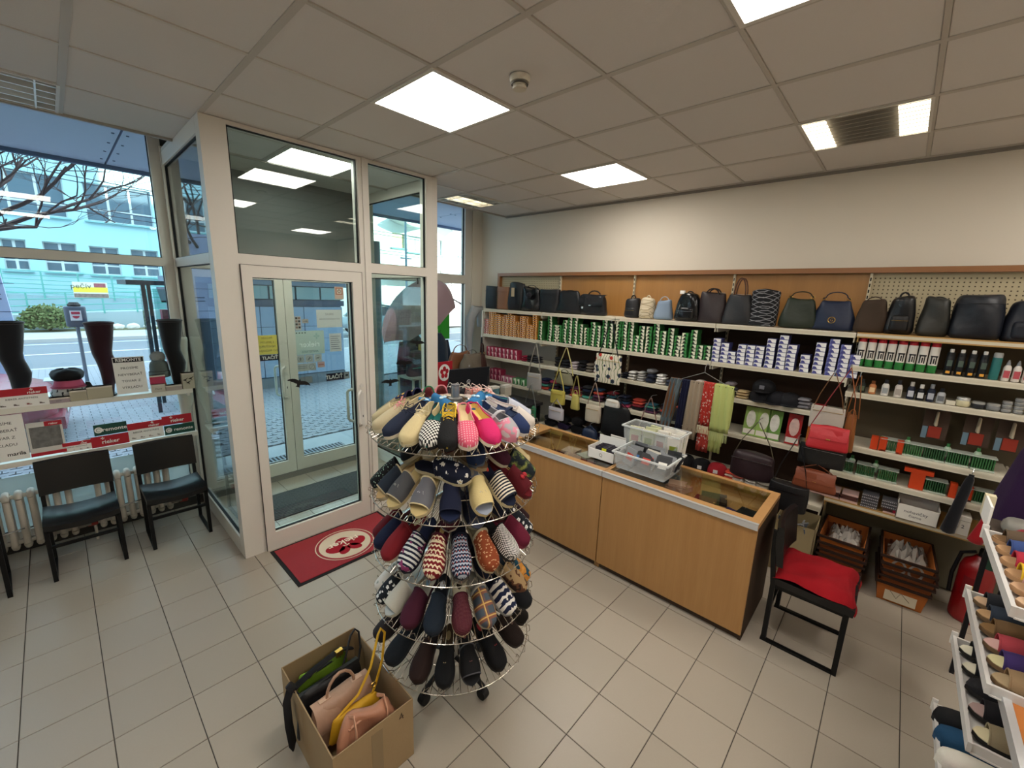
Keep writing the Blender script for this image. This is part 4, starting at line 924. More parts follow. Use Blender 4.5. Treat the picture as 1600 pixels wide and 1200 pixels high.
for a in range(5): MB().ell((.04*math.cos(1.57+a*1.256), -.0055, .34+.045*math.sin(1.57+a*1.256)), (.024, .001, .03), 8, 5).build('emblem_petal', RED, t)
text('rieker', .035, WT, t, (0, -.0055, .15))
def bag(label, x, y, z, w, d, h, c, rz=0, kind='tote', hc=None, name='handbag', roughn=.45, m=None, metal=GOLD, hh=.1, lean=0, extra=None, slump=.04, seed=0, top=.82):
    """one bag: soft body with folds, handles, hardware"""
    t = thing(name, label, 'bag', (x, y, z), rot=(lean, 0, rz)); mm = m or mat(c, roughn, bump=.7, bscale=22, spec=.4); hm = mat(hc or c, .5)
    r = random.Random(seed+int(w*1000)+int(h*777)); q = MB()
    tp = {'tote': top, 'hobo': .55, 'satchel': .8, 'pack': .72, 'box': 1.0, 'round': .9, 'slouch': .66}[kind]
    q.rbox(w, d, h, {'box': .06, 'tote': .1}.get(kind, .24), tp, .55 if kind in ('tote', 'hobo', 'slouch') else .8, n=20, k=8, bulge=.03)
    ph = [r.uniform(0, 6) for _ in range(6)]
    if True:
        sl = slump*(.35 if kind == 'box' else 1.25)
        q.v = [(X+sl*w*.35*math.sin(9*Z/h+ph[0]+X*20)*Z/h, Y+sl*d*1.6*math.sin(26*X+ph[1]+14*Z), Z+sl*h*.9*math.sin(13*X/w*.3+ph[2])*(Z/h)**2) for X, Y, Z in q.v]
    if kind in ('hobo', 'slouch'): q.v = [(X, Y, Z-(h*.16 if kind == 'hobo' else h*.08)*(Z/h)**3*math.cos(X/w*3.6)) for X, Y, Z in q.v]
    q.build('body', mm, t, smooth=True)
    wt = w*tp/2
    if kind == 'tote':
        for s in (-1, 1): MB().tube(arc((0, s*d*.22, h*.93), wt*.5, 0, PI, 10, rz=hh), .006, 6).build('handle', hm, t, smooth=True)
        MB().box(-wt*.9, wt*.9, -d*.05, d*.05, h*.975, h*.985).build('zip', metal, t)
    if kind == 'hobo':
        MB().tube([(-wt, 0, h*.9)]+arc((0, 0, h*.95), wt*.8, PI, 0, 8, rz=hh)+[(wt, 0, h*.9)], .010, 6, flat=.4).build('strap', hm, t, smooth=True)
        for s in (-1, 1): MB().tube(arc((s*wt*.92, -.004, h*.9), .012, 0, 2*PI, 8)[:-1], .003, 4, closed=True).build('ring', metal, t)
    if kind == 'satchel':
        MB().loft([[(a, -d*.46-.006*(1-((a/w)*2)**2), h*.45), (a, -d*.50, h*.45+.004), (a, -d*.42, h*.85), (a, -d*.1, h*1.005), (a, d*.2, h*1.0), (a, -d*.1, h*.985), (a, -d*.38, h*.82)] for a in [-w*.44+w*.88*i/6 for i in range(7)]]).build('flap', mm, t, smooth=True)
        MB().tube(arc((0, 0, h*.96), w*.22, 0, PI, 8, rz=hh), .007, 6).build('handle', hm, t, smooth=True); bx('clasp', (-.012, .012, -d*.56, -d*.46, h*.45, h*.5), metal, t)
    if kind == 'pack':
        MB().rbox(w*.62, d*.3, h*.42, .3, .9, n=14).build('pocket', mm, t, (0, -d*.42, h*.08), smooth=True)
        MB().tube(arc((0, 0, h*.95), w*.14, 0, PI, 6, rz=.035), .006, 6).build('grab_loop', hm, t)
        for s in (-1, 1): MB().tube([(s*w*.2, d*.3, h*.9), (s*w*.44, d*.5, h*.5), (s*w*.35, d*.35, h*.1)], .010, 6, flat=.4).build('shoulder_strap', hm, t, smooth=True)
        bx('zip', (-w*.27, w*.27, -d*.575, -d*.565, h*.36, h*.367), metal, t)
    if kind in ('box', 'round'):
        bx('zip', (-w*.45, w*.45, -d*.5-.002, -d*.5+.004, h*.78, h*.79), metal, t)
    if kind == 'slouch': MB().tube([(-wt*.8, -.01, h*.88)]+arc((0, -.01, h*.86), wt*.7, PI, 0, 8, rz=hh*.6)+[(wt*.8, -.01, h*.88)], .009, 6, flat=.45).build('handle', hm, t, smooth=True)
    if extra == 'tag': bx('hang_tag', (-.03, .02, -d*.5-.012, -d*.5-.009, h*.5, h*.82), mat('b8a687', .6), t)
    if extra == 'emblem':
        MB().tube(arc((0, -d*.5-.006, h*.3), .022, 0, 2*PI, 14)[:-1], .003, 4, closed=True).build('round_emblem', metal, t); text('G', .03, metal, t, (0, -d*.5-.007, h*.3), name='emblem_letter')
    if extra == 'logo': bx('metal_badge', (-w*.3, -w*.3+.02, -d*.5-.008, -d*.5-.004, h*.3, h*.4), mat('e6e6e6', .3, .7), t)
    if extra == 'pompom':
        o = MB().ell((w*.12, -d*.5-.03, h*.62), (.035, .03, .035), 10, 7).build('bobble', mat('23232a', .95), t, smooth=True)
    return t
bag('brown suede bag on the desk below the green poster', 3.56, 4.20, 1.10, .50, .14, .27, '7b4f33', 0, 'hobo', hh=.08, slump=.06)
bag('taupe leather bag in front of the brown suede bag', 3.62, 4.05, 1.10, .36, .14, .26, '6f675a', 0, 'slouch', slump=.07, extra='logo')
bag('dark red brown bag with loop handle right of the taupe bag', 3.86, 4.10, 1.10, .20, .12, .24, '3f241f', .3, 'hobo', hh=.12)
tag(MB().box(-.30, .27, -.16, .16, 0, .26).build('display_plinth', mat('3a3a3c', .6), None, (3.62, 4.14, .836)), 'low dark plinth on the desk holding the brown bags', 'plinth')
t = thing('arm_form', 'grey bent arm form standing at the corner beside the sock boxes', 'mannequin arm', (4.01, 4.50, 1.08))
MB().tube([(0, 0, 0), (-.02, 0, .25), (-.03, 0, .45), (.0, 0, .68), (.07, -.01, .80), (.14, -.02, .80), (.17, -.02, .70), (.17, -.02, .55)], [.03, .04, .055, .065, .07, .065, .06, .05], 12).build('arm', mat('a5a6a8', .7), t, smooth=True); MB().lathe([(.08, 0), (.08, .012), (.02, .02)], 16).build('base', WHITE, t)
tag(MB().box(-.08, .08, -.08, .08, 0, .20).build('arm_stand', mat('d4d1ca', .5), None, (4.01, 4.50, .88)), 'white block under the grey arm form', 'block')
tag(MB().box(-.18, .25, -.14, .14, 0, .88).build('corner_cupboard', mat('cdc8be', .5), None, (4.12, 4.50, 0)), 'narrow pale cupboard in the corner beside the window', 'cupboard')
t = thing('hanging_straps', 'black straps hanging at the wall left of the pink boxes', 'strap', (3.915, 4.17, 1.06))
for k in range(3): MB().tube([(-.05+.04*k, -.01*k, .0), (-.01+.01*k, 0, .46), (.02+.01*k, .01, .01)], .008, 5, flat=.4).build('strap', BLACK, t)
MB().tube([(0, 0, .46), (0, .02, .50), (0, .04, .48)], .003, 5).build('hook', STEEL, t)
for k, (x, y, c, lb) in enumerate(((3.42, 3.55, 'dcdde0', 'small clear glass jar on the desk behind the laptop'), (3.62, 3.62, '5a7f88', 'teal box of cards on the desk behind the laptop'), (3.8, 3.58, 'c7c0b0', 'small cream box at the desk end by the shelves'))):
    t = thing('desk_item', lb, 'box' if k else 'jar', (x, y, .836))
    if k == 0: MB().lathe([(.045, 0), (.05, .02), (.05, .09), (.04, .11), (.04, .12)], 14).build('jar_body', mat('cfd4d6', .15, alpha=.7), t, smooth=True); MB().lathe([(.042, .12), (.042, .135)], 14).build('jar_lid', STEEL, t)
    else: bx('carton', (-.06, .06, -.04, .04, 0, .13), mat(c, .6), t); bx('lid', (-.062, .062, -.042, .042, .11, .135), mat('e1ddd3', .6), t)
# ================================================ COUNTER WITH GLASS TOP
wd = wood('98693a', 'b78a54'); wr = wood('a97a48', 'c79a64', False); wdk = mat('3d2c20', .7); alu = mat('dcdddf', .35, .6)
def counter(y0, y1, label):
    t = thing('display_counter', label, 'counter', (2.66, y0, 0)); L_ = y1-y0
    bx('front_panel', (0, .02, .001, L_-.001, .05, .775), wd, t); bx('plinth', (.03, .05, 0, L_, 0, .06), wdk, t)
    bx('side_panel', (.02, .59, .0, .018, .0, .775), wdk if y0 < 1 else wd, t); bx('side_panel', (.02, .59, L_-.018, L_, 0, .775), wd, t)
    bx('back_panel', (.575, .59, .018, L_-.018, .05, .775), wd, t); bx('inner_shelf', (.02, .575, .018, L_-.018, .70, .715), mat('a97c4c', .5), t)
    bx('front_rail', (.0, .075, 0, L_, .778, .81), wr, t); bx('metal_edge', (-.012, .0, 0, L_, .775, .812), alu, t); bx('metal_edge_top', (-.012, .012, 0, L_, .810, .814), alu, t)
    bx('back_rail', (.55, .59, 0, L_, .778, .81), wr, t); bx('end_rail', (.075, .55, 0, .05 if y0 < 1 else .012, .778, .81), wr, t); bx('end_rail', (.075, .55, L_-(.012 if y0 < 1 else .18), L_, .778, .81), wr, t)
    bx('glass_top', (.07, .555, .045 if y0 < 1 else .01, L_-(.01 if y0 < 1 else .17), .803, .808), glass('eef2ee', 1.0), t)
    return t
counter(.43, 1.475, 'right wooden shop counter module with glass top, beside the red cushioned chair')
counter(1.48, 2.58, 'left wooden shop counter module with glass top, behind the slipper rack')
def wallet(x, y, z, w, d, h, c, label, rz=0, n=2):
    t = thing('wallet', label, 'wallet', (x, y, z), rz); m = mat(c, .5)
    for k in range(n): bx('leather_flap', (-w/2+.002*k, w/2-.002*k, -d/2, d/2, h/n*k, h/n*(k+1)-.002), m, t)
    bx('stitched_edge', (-w/2, w/2, -d/2-.001, -d/2+.003, 0, h), mat(c, .9, var=.3), t); bx('clasp', (-.008, .008, -d/2-.002, -d/2+.008, h-.002, h), GOLD, t)
wl = [(2.83, .62, '3a2c5e', 'dark purple wallet at the right end under the counter glass'), (2.90, .52, '17171b', 'black wallet at the right end under the counter glass'), (2.86, .80, '5b1b22', 'burgundy wallet under the counter glass beside the purple one'),
      (3.0, .78, '33282a', 'dark brown wallet behind the burgundy one under glass'), (2.98, 1.02, 'c08f7c', 'pink wallet topping a small pile under the counter glass'), (3.08, 1.16, '4e5054', 'grey folded gloves under the counter glass'),
      (2.84, 1.75, '8e1c26', 'red wallet under the left counter glass'), (2.88, 1.9, 'caa79c', 'pale pink wallet under the left counter glass'), (2.98, 1.82, 'd7d2ca', 'white wallet under the left counter glass'), (2.84, 2.05, '4f1620', 'dark burgundy wallet at the left end under glass'), (3.0, 2.0, 'd2b3a6', 'rose wallet behind the white one under glass'), (3.05, 1.68, '2a2a2e', 'black wallet near the white card box under glass')]
for k, (x, y, c, lb) in enumerate(wl): wallet(x, y, .717, .14, .16 if k % 2 else .13, (.03+.008*(k % 3)), c, lb, .2*(k % 4)-.3)
wallet(2.97, 1.03, .757, .10, .12, .02, 'd3a08e', 'thin rose wallet lying on the pink wallet pile', .25)
# ---- clear plastic boxes and card box on the counter
clr = mat('dde2e3', .3, alpha=.26)
def tub(x, y, z, w, d, h, rz, label):
    t = thing('plastic_box', label, 'box', (x, y, z), rz); q = MB(); s = .9
    def wall_(a, b): q.add([(a[0]*s, a[1]*s, 0), (b[0]*s, b[1]*s, 0), (b[0], b[1], h), (a[0], a[1], h), (a[0]*s*.975, a[1]*s*.975, 0), (b[0]*s*.975, b[1]*s*.975, 0), (b[0]*.975, b[1]*.975, h), (a[0]*.975, a[1]*.975, h)], [(0, 1, 2, 3), (7, 6, 5, 4), (3, 2, 6, 7)])
    c = [(-w/2, -d/2), (w/2, -d/2), (w/2, d/2), (-w/2, d/2)]
    for k in range(4): wall_(c[k], c[(k+1) % 4])
    q.build('side_walls', clr, t); bx('bottom', (-w/2*s, w/2*s, -d/2*s, d/2*s, 0, .004), clr, t)
    q = MB(); e = .012
    for d_ in ((-w/2-e, w/2+e, -d/2-e, -d/2), (-w/2-e, w/2+e, d/2, d/2+e), (-w/2-e, -w/2, -d/2, d/2), (w/2, w/2+e, -d/2, d/2)): q.box(*d_, h-.012, h)
    q.build('rim', mat('e6eaea', .35, alpha=.7), t)
    return t
tub(2.95, 1.26, .814, .32, .42, .135, 0, 'front clear plastic box of insoles and belts on the counter')
tub(3.20, 1.33, .814, .22, .46, .26, 0, 'taller clear plastic box of packets behind the front one')
r = random.Random(5)
nm = ['dark', 'striped', 'grey', 'white', 'navy', 'black', 'pale', 'patterned']
for k in range(18):
    x, y = 2.84+.035*(k % 6)+r.uniform(-.008, .008), 1.11+.13*(k//6)+r.uniform(-.01, .01); c = r.choice(['1b1b1f', '2b2d33', 'd9d4c8', '8d8f92', '15151a', '5b5d63', 'b9573a' if k == 7 else '24262b'])
    t = thing('insole_packet', '%s packet, %s from the counter front, %s row of the front plastic box' % (nm[k % 8], ORD[k % 6], ORD[k//6]), 'packet', (x, y, .850), rot=(.1, .5+r.uniform(-.25, .3), r.uniform(-.5, .5)), group='packets in the front plastic box')
    bx('sleeve', (-.004, .004, -.05, .05, 0, .13), mat(c, .4), t); bx('print', (-.005, -.004, -.03, .03, .04, .09), mat(r.choice(['e9e6df', 'c33b2c', '3a6fae', '9a9a9a']), .5), t)
for k in range(14):
    x, y = 3.13+.045*(k % 4), 1.15+.105*(k//4)+r.uniform(-.01, .01)
    t = thing('sock_packet', 'pale packet, %s from the front in row %s of the taller plastic box' % (ORD[k % 4], ORD[k//4]), 'packet', (x, y, .83), rot=(0, r.uniform(-.2, .2), r.uniform(-.2, .2)), group='packets in the taller plastic box')
    bx('sleeve', (-.010, .010, -.045, .045, 0, .22+r.uniform(0, .03)), mat(r.choice(['d9d7bd', 'e4dfd2', 'cfd0a8', 'e8e4dc']), .5), t); bx('print', (-.011, -.010, -.03, .03, .12, .17), mat(r.choice(['8f9b3a', 'b04a3a', '5a7a4a']), .5), t)
t = thing('card_box', 'open white cardboard box with dark packets beside the plastic box', 'box', (2.93, 1.62, .814))
for d_ in ((-.09, -.086, -.13, .11, 0, .08), (.086, .09, -.13, .11, 0, .15), (-.09, .09, .106, .11, 0, .09), (-.09, .09, -.13, -.126, 0, .09), (-.09, .09, -.13, .11, 0, .003)): bx('cardboard_side', d_, WT, t)
text('Q', .04, mat('8a8680', .7), t, (-.0905, -.01, .04), right=(0, -1, 0), name='printed_mark')
for k in range(5):
    u = thing('glove_packet', 'dark packet, %s from the counter front in the white cardboard box' % ORD[k], 'packet', (2.88+.03*k, 1.61, .818), rot=(0, .2, .05*k), group='dark packets in the white box'); bx('sleeve', (-.006, .006, -.09, .08, 0, .085), mat('2a2530', .5), u); bx('price_mark', (-.007, -.006, -.02, .02, .05, .08), mat('d8d82e' if k == 0 else '6b6b74', .5), u)
t = thing('paper_stack', 'white folded papers leaning behind the card box on the counter', 'paper', (3.14, 1.60, .814), rot=(0, -.2, 0))
for k in range(5): bx('sheet', (-.02+.01*k, -.015+.01*k, -.07+.01*k, .07+.005*k, 0, .15-.01*k), PAPER, t)
# ================================================ WALL SHELVING
BX = 4.30; FXS = 3.95
sb = thing('shelving_unit', 'long wooden and perforated back wall of the shop shelving', 'shelving', (BX, 0, 0))
wp = wood('8f6231', 'ae7f46', True, .5); wdkp = mat('3b2a20', .75); peg = mat('b3a78a', .8)
bx('top_moulding', (-.02, .06, -1.2, 4.26, 2.345, 2.385), wood('83532d', '9a6a40', False), sb); bx('top_moulding', (-.02, .06, 4.22, 4.26, 1.9, 2.345), wood('83532d', '9a6a40', True), sb)
def pegboard(y0, y1, z0, z1):
    bx('perforated_panel', (.03, .045, y0+.003, y1-.003, z0, z1), peg, sb); q = MB()
    n = int((y1-y0)/.028); mz = int((z1-z0)/.028)
    for i in range(n):
        for j in range(mz):
            y, z = y0+.014+.028*i, z0+.014+.028*j; q.add([(.0295, y-.004, z-.004), (.0295, y-.004, z+.004), (.0295, y+.004, z+.004), (.0295, y+.004, z-.004)], [(0, 1, 2, 3)])
    q.build('peg_holes', mat('4b4234', .9), sb)['kind'] = 'stuff'
pegboard(3.19, 4.22, 1.9, 2.345); pegboard(-1.2, .24, 1.9, 2.345)
for y0, y1 in ((2.2, 3.19), (1.21, 2.2), (.24, 1.21)): bx('wood_panel', (.03, .045, y0+.006, y1-.006, 1.9, 2.345), wp, sb)
for y in (3.19, 2.2, 1.21, .24):
    u = bx('upright_strip', (.0, .03, y-.008, y+.008, 0, 2.345), mat('c9bfa5', .5), sb); q = MB()
    for j in range(38): q.box(-.001, .0, y-.004, y+.004, .62+.045*j, .645+.045*j)
    q.build('slots', mat('1e1a17', .8), u)['kind'] = 'stuff'
for y0, y1 in ((3.19, 4.22), (2.2, 3.19), (1.21, 2.2), (.24, 1.21)): bx('dark_panel', (.03, .045, y0+.006, y1-.006, .05, 1.9), mat('b9b6b0', .8) if y0 > 3 else wdkp, sb)
bx('dark_panel', (.03, .045, -1.2, .232, .62, 1.9), mat('5a5040', .8), sb); bx('dark_panel', (.03, .045, -1.2, .232, .02, .62), mat('6d6858', .8), sb)
bx('end_panel', (-.35, .045, 4.20, 4.215, .4, 1.88), mat('d2cfc8', .6), sb)
def shelf(y0, y1, z, label, x0=FXS, m=None):
    t = thing('wall_shelf', label, 'shelf', (x0, y0, z)); mm = m or SHELFM
    bx('board', (.012, BX-x0+.02, 0, y1-y0, -.02, 0), mm, t); bx('front_lip', (0, .012, 0, y1-y0, -.035, .003), mm, t)
    for yy in (.004, y1-y0-.012): bx('bracket', (.02, BX-x0+.02, yy, yy+.008, -.07, -.02), mm, t)
    MB().box(-.0006, .0, .0, y1-y0, -.026, -.006).build('ticket_strip', mat('cdc5b0', .5), t)
mods = [(3.19, 4.185, 'far left'), (2.2, 3.185, 'second'), (1.21, 2.195, 'third'), (.24, 1.205, 'fourth')]
ZS = [(1.90, 'top'), (1.565, 'second'), (1.27, 'third'), (.955, 'fourth'), (.53, 'bottom')]
for y0, y1, mn in mods:
    for z, zn in ZS:
        xx = FXS if z > .6 else 3.90
        shelf(y0, y1, z, '%s shelf board of the %s section of the long wall shelving' % (zn, mn), xx)
tan = mat('b08a52', .6)
for z, zn, y1r, mm in ((1.905, 'top', .235, tan), (1.66, 'second', .235, None), (1.465, 'third', .235, None)):
    shelf(-1.2, y1r, z, '%s shelf board of the right shoe care section' % zn, m=mm)
for z, zn, mm in ((1.06, 'fourth', None), (.835, 'fifth', None), (.615, 'lowest', tan)):
    shelf(-.66, .235, z, '%s shelf board of the right shoe care section' % zn, m=mm)
t = thing('shelf_bracket', 'white slanting bracket end of the right shelves', 'bracket', (FXS, -.68, 0))
MB().prism([(0, 1.0), (.05, 1.02), (.37, 1.05), (.37, .95), (.04, .97), (-.01, 1.04)], -.006, .006, M=Matrix.Rotation(PI/2, 4, 'X')).build('arm', SHELFM, t); MB().lathe([(.012, 0), (.012, .012)], 12, M=Matrix.Translation((.02, -.0, 1.015)) @ Matrix.Rotation(PI/2, 4, 'X')).build('bolt', BLACK, t)
# ================================================ STOCKS OF SMALL BOXES
OR = [(4.146, .185), (4.062, .296), (3.993, .299), (3.919, .278), (3.854, .243), (3.786, .275), (3.715, .3), (3.649, .273), (3.579, .208), (3.498, .27), (3.429, .266), (3.364, .175), (3.291, .285)]
GR = [(3.201, .225), (3.057, .29), (2.978, .201), (2.914, .206), (2.842, .265), (2.772, .296), (2.699, .301), (2.624, .235), (2.542, .203), (2.467, .266), (2.4, .236), (2.323, .301), (2.252, .27), (2.161, .288), (2.09, .299), (2.02, .299), (1.958, .18), (1.901, .247), (1.824, .276), (1.749, .303), (1.68, .239), (1.605, .274), (1.538, .204), (1.47, .242), (1.389, .262), (1.326, .141), (1.26, .147)]
PU = [(1.183, .214), (1.113, .174), (1.052, .104), (.98, .18), (.911, .179), (.843, .179), (.767, .246), (.684, .274), (.618, .211), (.521, .133), (.435, .234), (.355, .27), (.283, .235), (.219, .172)]
def boxmesh(w, h, d, side, left, right, mark, split=.45, band=None):
    q = MB().box(0, d, -w/2, w/2, 0, h, 0)
    y = w/2-w*split                                    # +y is left when seen from the shop
    q.add([(-.0008, w/2, .001), (-.0008, y, .001), (-.0008, y, h-.001), (-.0008, w/2, h-.001)], [(0, 1, 2, 3)], 1)
    q.add([(-.0008, y, .001), (-.0008, -w/2, .001), (-.0008, -w/2, h-.001), (-.0008, y, h-.001)], [(0, 1, 2, 3)], 2)
    q.add([(-.0014, y+w*.25, h*.12), (-.0014, y-w*.30, h*.12), (-.0014, y-w*.12, h*.62), (-.0014, y+w*.14, h*.70)], [(0, 1, 2, 3)], 3)
    if band: q.add([(-.0011, w/2, h*.55), (-.0011, -w/2, h*.42), (-.0011, -w/2, h-.001), (-.0011, w/2, h-.001)], [(0, 1, 2, 3)], 4)
    q.add([(-.0017, w/2, 0), (-.0017, -w/2, 0), (-.0017, -w/2, h*.10), (-.0017, w/2, h*.10)], [(0, 1, 2, 3)], 3)  # painted dark edge standing in for the shaded gap between stacked boxes
    return q.mesh('stocking_box', [mat(side, .55), mat(left, .5), mat(right, .5), mat(mark, .6)]+([mat(band, .5)] if band else []))
def stacks(cols, bh, w, d, me_list, z0, desc, group, x0=3.965, seed=1, name='stocking_box'):
    r = random.Random(seed)
    for ci, (y, h) in enumerate(cols):
        n = max(1, round(h/bh)); me = me_list[ci % len(me_list)] if not callable(me_list) else me_list(ci)
        for k in range(n):
            o = link(name, me, None, (x0+r.uniform(-.004, .008), y+r.uniform(-.0025, .0025), z0+.003+k*(bh+.0002)), (0, 0, r.uniform(-.025, .025)))
            pos = 'lowest' if k == 0 else 'topmost' if k == n-1 else ORD[k]+' up'
            tag(o, '%s, %s of the %s stack from the left' % (desc, pos, ORD[ci]), 'box', group)
bo = [boxmesh(.060, .0244, .11, 'c98a3c', 'e6d2ac', 'ead9b8', '5a2d18', .5, 'd98f38'), boxmesh(.060, .0244, .11, 'd08a45', 'ecdcc4', 'ecdcc4', '7a3a1c', .4, 'e0a060')]
bp = boxmesh(.060, .0244, .11, 'd8a9a0', 'e6cfc6', 'eee0d8', '7a3a3c', .35, 'c9756a')
stacks(OR, .0246, .06, .11, lambda ci: bp if ci in (0,) else bo[ci % 2], 1.565, 'orange and white stocking box', 'orange stocking boxes on the second shelf')
bg = [boxmesh(.056, .0325, .11, '2f6b38', '3b8a45', 'ebe9d4', '1e2a1e', .45), boxmesh(.056, .0325, .11, '356f3c', 'e6e4cd', '3f8f4a', '1e2a1e', .5)]
stacks(GR, .0328, .055, .11, lambda ci: bg[1] if ci % 5 == 3 else bg[0], 1.565, 'green and white stocking box', 'green stocking boxes on the second shelf', seed=2, name='sock_carton')
bu = [boxmesh(.060, .034, .11, '4b4f8a', 'dcdfe8', 'f0f0f0', '4a4c8c', .25), boxmesh(.060, .034, .11, '4b4f8a', '6d74b2', 'eeeef0', '4a4c8c', .3)]
stacks(PU, .0343, .06, .11, lambda ci: bu[1] if ci in (11, 12, 13) else bu[0], 1.565, 'white and violet stocking box', 'white violet stocking boxes on the second shelf', seed=3, name='hosiery_box')
bpk = boxmesh(.055, .062, .10, 'a8324f', 'b9405c', 'e8c9cd', '7c1f38', .5)
stacks([(4.092, .124), (4.026, .132), (3.959, .131), (3.887, .133), (3.815, .126), (3.746, .134), (3.673, .105), (3.592, .138)], .063, .055, .1, [bpk], 1.27, 'pink upright stocking box on the third shelf', 'pink boxes on the third shelf', seed=4)
bpg = boxmesh(.058, .08, .10, '4f8f58', '7fb07f', 'e6ead8', '2e5a38', .5)
stacks([(4.023, .151), (3.951, .158), (3.879, .15)], .075, .055, .1, [boxmesh(.055, .073, .10, '8c2a45', 'a63a58', 'd9a5b0', '6c1f38', .5)], .955, 'crimson stocking box on the fourth shelf', 'crimson boxes on the fourth shelf', seed=5)
stacks([(3.764+.04, .09), (3.735, .09), (3.665, .09)], .08, .055, .1, [boxmesh(.058, .078, .10, 'b25a78', 'd99ab0', 'efe2e0', '8c3a58', .5)], .955, 'pale pink stocking box on the fourth shelf', 'pale pink boxes on the fourth shelf', seed=6)
stacks([(3.596, .08), (3.529, .08), (3.443, .08)], .08, .055, .1, [bpg], .955, 'green and white carton on the fourth shelf', 'green cartons on the fourth shelf', seed=7)
# ================================================ ROLLED SOCKS, CAPS, SCARVES ON THE LOWER SHELVES
def sock_roll(x, y, z, w, h, c, label, group, seed, n=3, cat='socks', name='sock_pile'):
    """one folded pile: layers with soft folded front edges"""
    t = thing(name, label, cat, (x, y, z), group=group); r = random.Random(seed)
    for k in range(n):
        hh = h/n; ww = w*(1-.06*k+r.uniform(-.06, .04)); o = r.uniform(-.006, .006)
        q = MB(); P = []
        for i in range(9):
            a = -ww/2+ww*i/8; e = math.sqrt(max(.12, 1-(2*a/ww)**4)); wob = 1+.12*math.sin(i*1.7+seed+k)
            P.append([(-.02*e*wob, a+o, hh*(.5-.46*e)), (-.035*e*wob, a+o, hh*.5), (-.02*e*wob, a+o, hh*(.5+.46*e)), (.06, a+o, hh*(.5+.44*e)), (.09, a+o, hh*.5), (.06, a+o, hh*(.5-.44*e))])
        q.loft(P).build('folded_layer', mat(c if isinstance(c, str) else c[k % len(c)], .95, bump=.4, bscale=250, var=.12, vscale=40), t, (0, 0, k*hh), smooth=True)
    return t
WHs, GRs, NVs, BKs = 'c9c8c4', '6f7074', '232838', '131317'
s3 = [(1.975, .09, .09, WHs, 'white'), (1.876, .10, .08, 'b5b5b3', 'pale grey'), (1.774, .14, .095, (NVs, NVs, GRs), 'navy topped by grey'), (1.67, .10, .10, 'd8d6d2', 'bright white'), (1.576, .06, .09, '353a48', 'slate grey'), (1.48, .06, .09, BKs, 'black'), (1.412, .07, .08, ('d9d5d0', 'a01c24'), 'red and white'),
      (1.301, .10, .10, 'd6cfc9', 'cream white'), (1.212, .09, .08, BKs, 'flat black'), (1.118, .10, .10, ('2f3948', 'c4c1ba', 'c4c1ba'), 'white over dark blue'), (1.035, .13, .09, ('2a2a2e', '4a4648', '6e6669'), 'grey brown'), (.93, .07, .11, 'b09a72', 'beige'), (.487, .085, .11, '77757a', 'mid grey'), (.38, .05, .10, ('121216', 'dcd8d4', 'a01c24'), 'black white and red')]
for k, (y, h, w, c, nm_) in enumerate(s3): sock_roll(4.0, y, 1.273, w*.95, h, c, '%s pile of folded socks on the third shelf' % nm_, 'sock piles on the third shelf', k, 2+k % 2+(h > .08))
for k, y in enumerate((3.47, 3.38, 3.28, 2.94, 2.84, 2.72, 2.6, 2.5, 2.4, 2.06)):
    c = ['8c1f38', '26262b', '3a3a40', '18181c', '202228', 'b9aeb4', '1a1a1f', '6d655c', 'd9d2cd', '23262f'][k]
    sock_roll(4.02, y, 1.273, .10, (.07, .09, .08, .12, .10, .09, .12, .10, .14, .06)[k], c, ['dark red', 'black', 'charcoal', 'tall black', 'second black', 'mauve grey', 'large black', 'taupe', 'tall white', 'low navy'][k]+' pile of socks on the third shelf behind the hanging bags', 'sock piles on the third shelf', 40+k, 3)
def cap(x, y, z, rz, c, label, c2=None, logo_=None):
    t = thing('cap', label, 'cap', (x, y, z), rz, group='caps on the shelves'); m = mat(c, .85)
    MB().loft([[(r_*1.08*math.cos(2*PI*j/18), r_*math.sin(2*PI*j/18), zz) for j in range(18)] for r_, zz in ((.085, 0), (.088, .03), (.08, .06), (.06, .085), (.03, .098), (.004, .10))]).build('crown', m, t, smooth=True)
    q = []
    for i in range(9):
        a = -1.0+2.0*i/8; q.append([(-.085*math.cos(a), .085*math.sin(a), .006), (-.085*math.cos(a)-.065*math.cos(a)**1.5, .07*math.sin(a), -.004+.010*math.cos(a)), (-.085*math.cos(a)-.065*math.cos(a)**1.5, .07*math.sin(a), .0+.010*math.cos(a)), (-.085*math.cos(a), .085*math.sin(a), .011)])
    MB().loft(q).build('peak', mat(c2 or c, .8), t, smooth=True); MB().ell((0, 0, .1), (.006, .006, .004), 8, 4).build('button', m, t)
    if logo_: bx('front_badge', (-.096, -.089, -.018, .018, .03, .06), mat(logo_, .6), t)
for k, (x, y, z, rz, c, lb, c2, lg) in enumerate(((4.03, .78, 1.36, 0, '111115', 'black cap on top of the dark heap on the third shelf', None, '6a6a72'), (4.04, .80, 1.275, .2, '15151a', 'black cap low in the heap on the third shelf', None, None), (4.03, .67, 1.275, -.2, '131319', 'black cap right of the capped heap, third shelf', None, None), (4.03, .585, 1.28, .1, '17171c', 'black cap beside the grey sock pile', None, None),
    (4.0, 1.46, .97, .1, '15161c', 'dark cap on the fourth shelf behind the scarves', None, None))): cap(x, y, z, rz, c, lb, c2, lg)
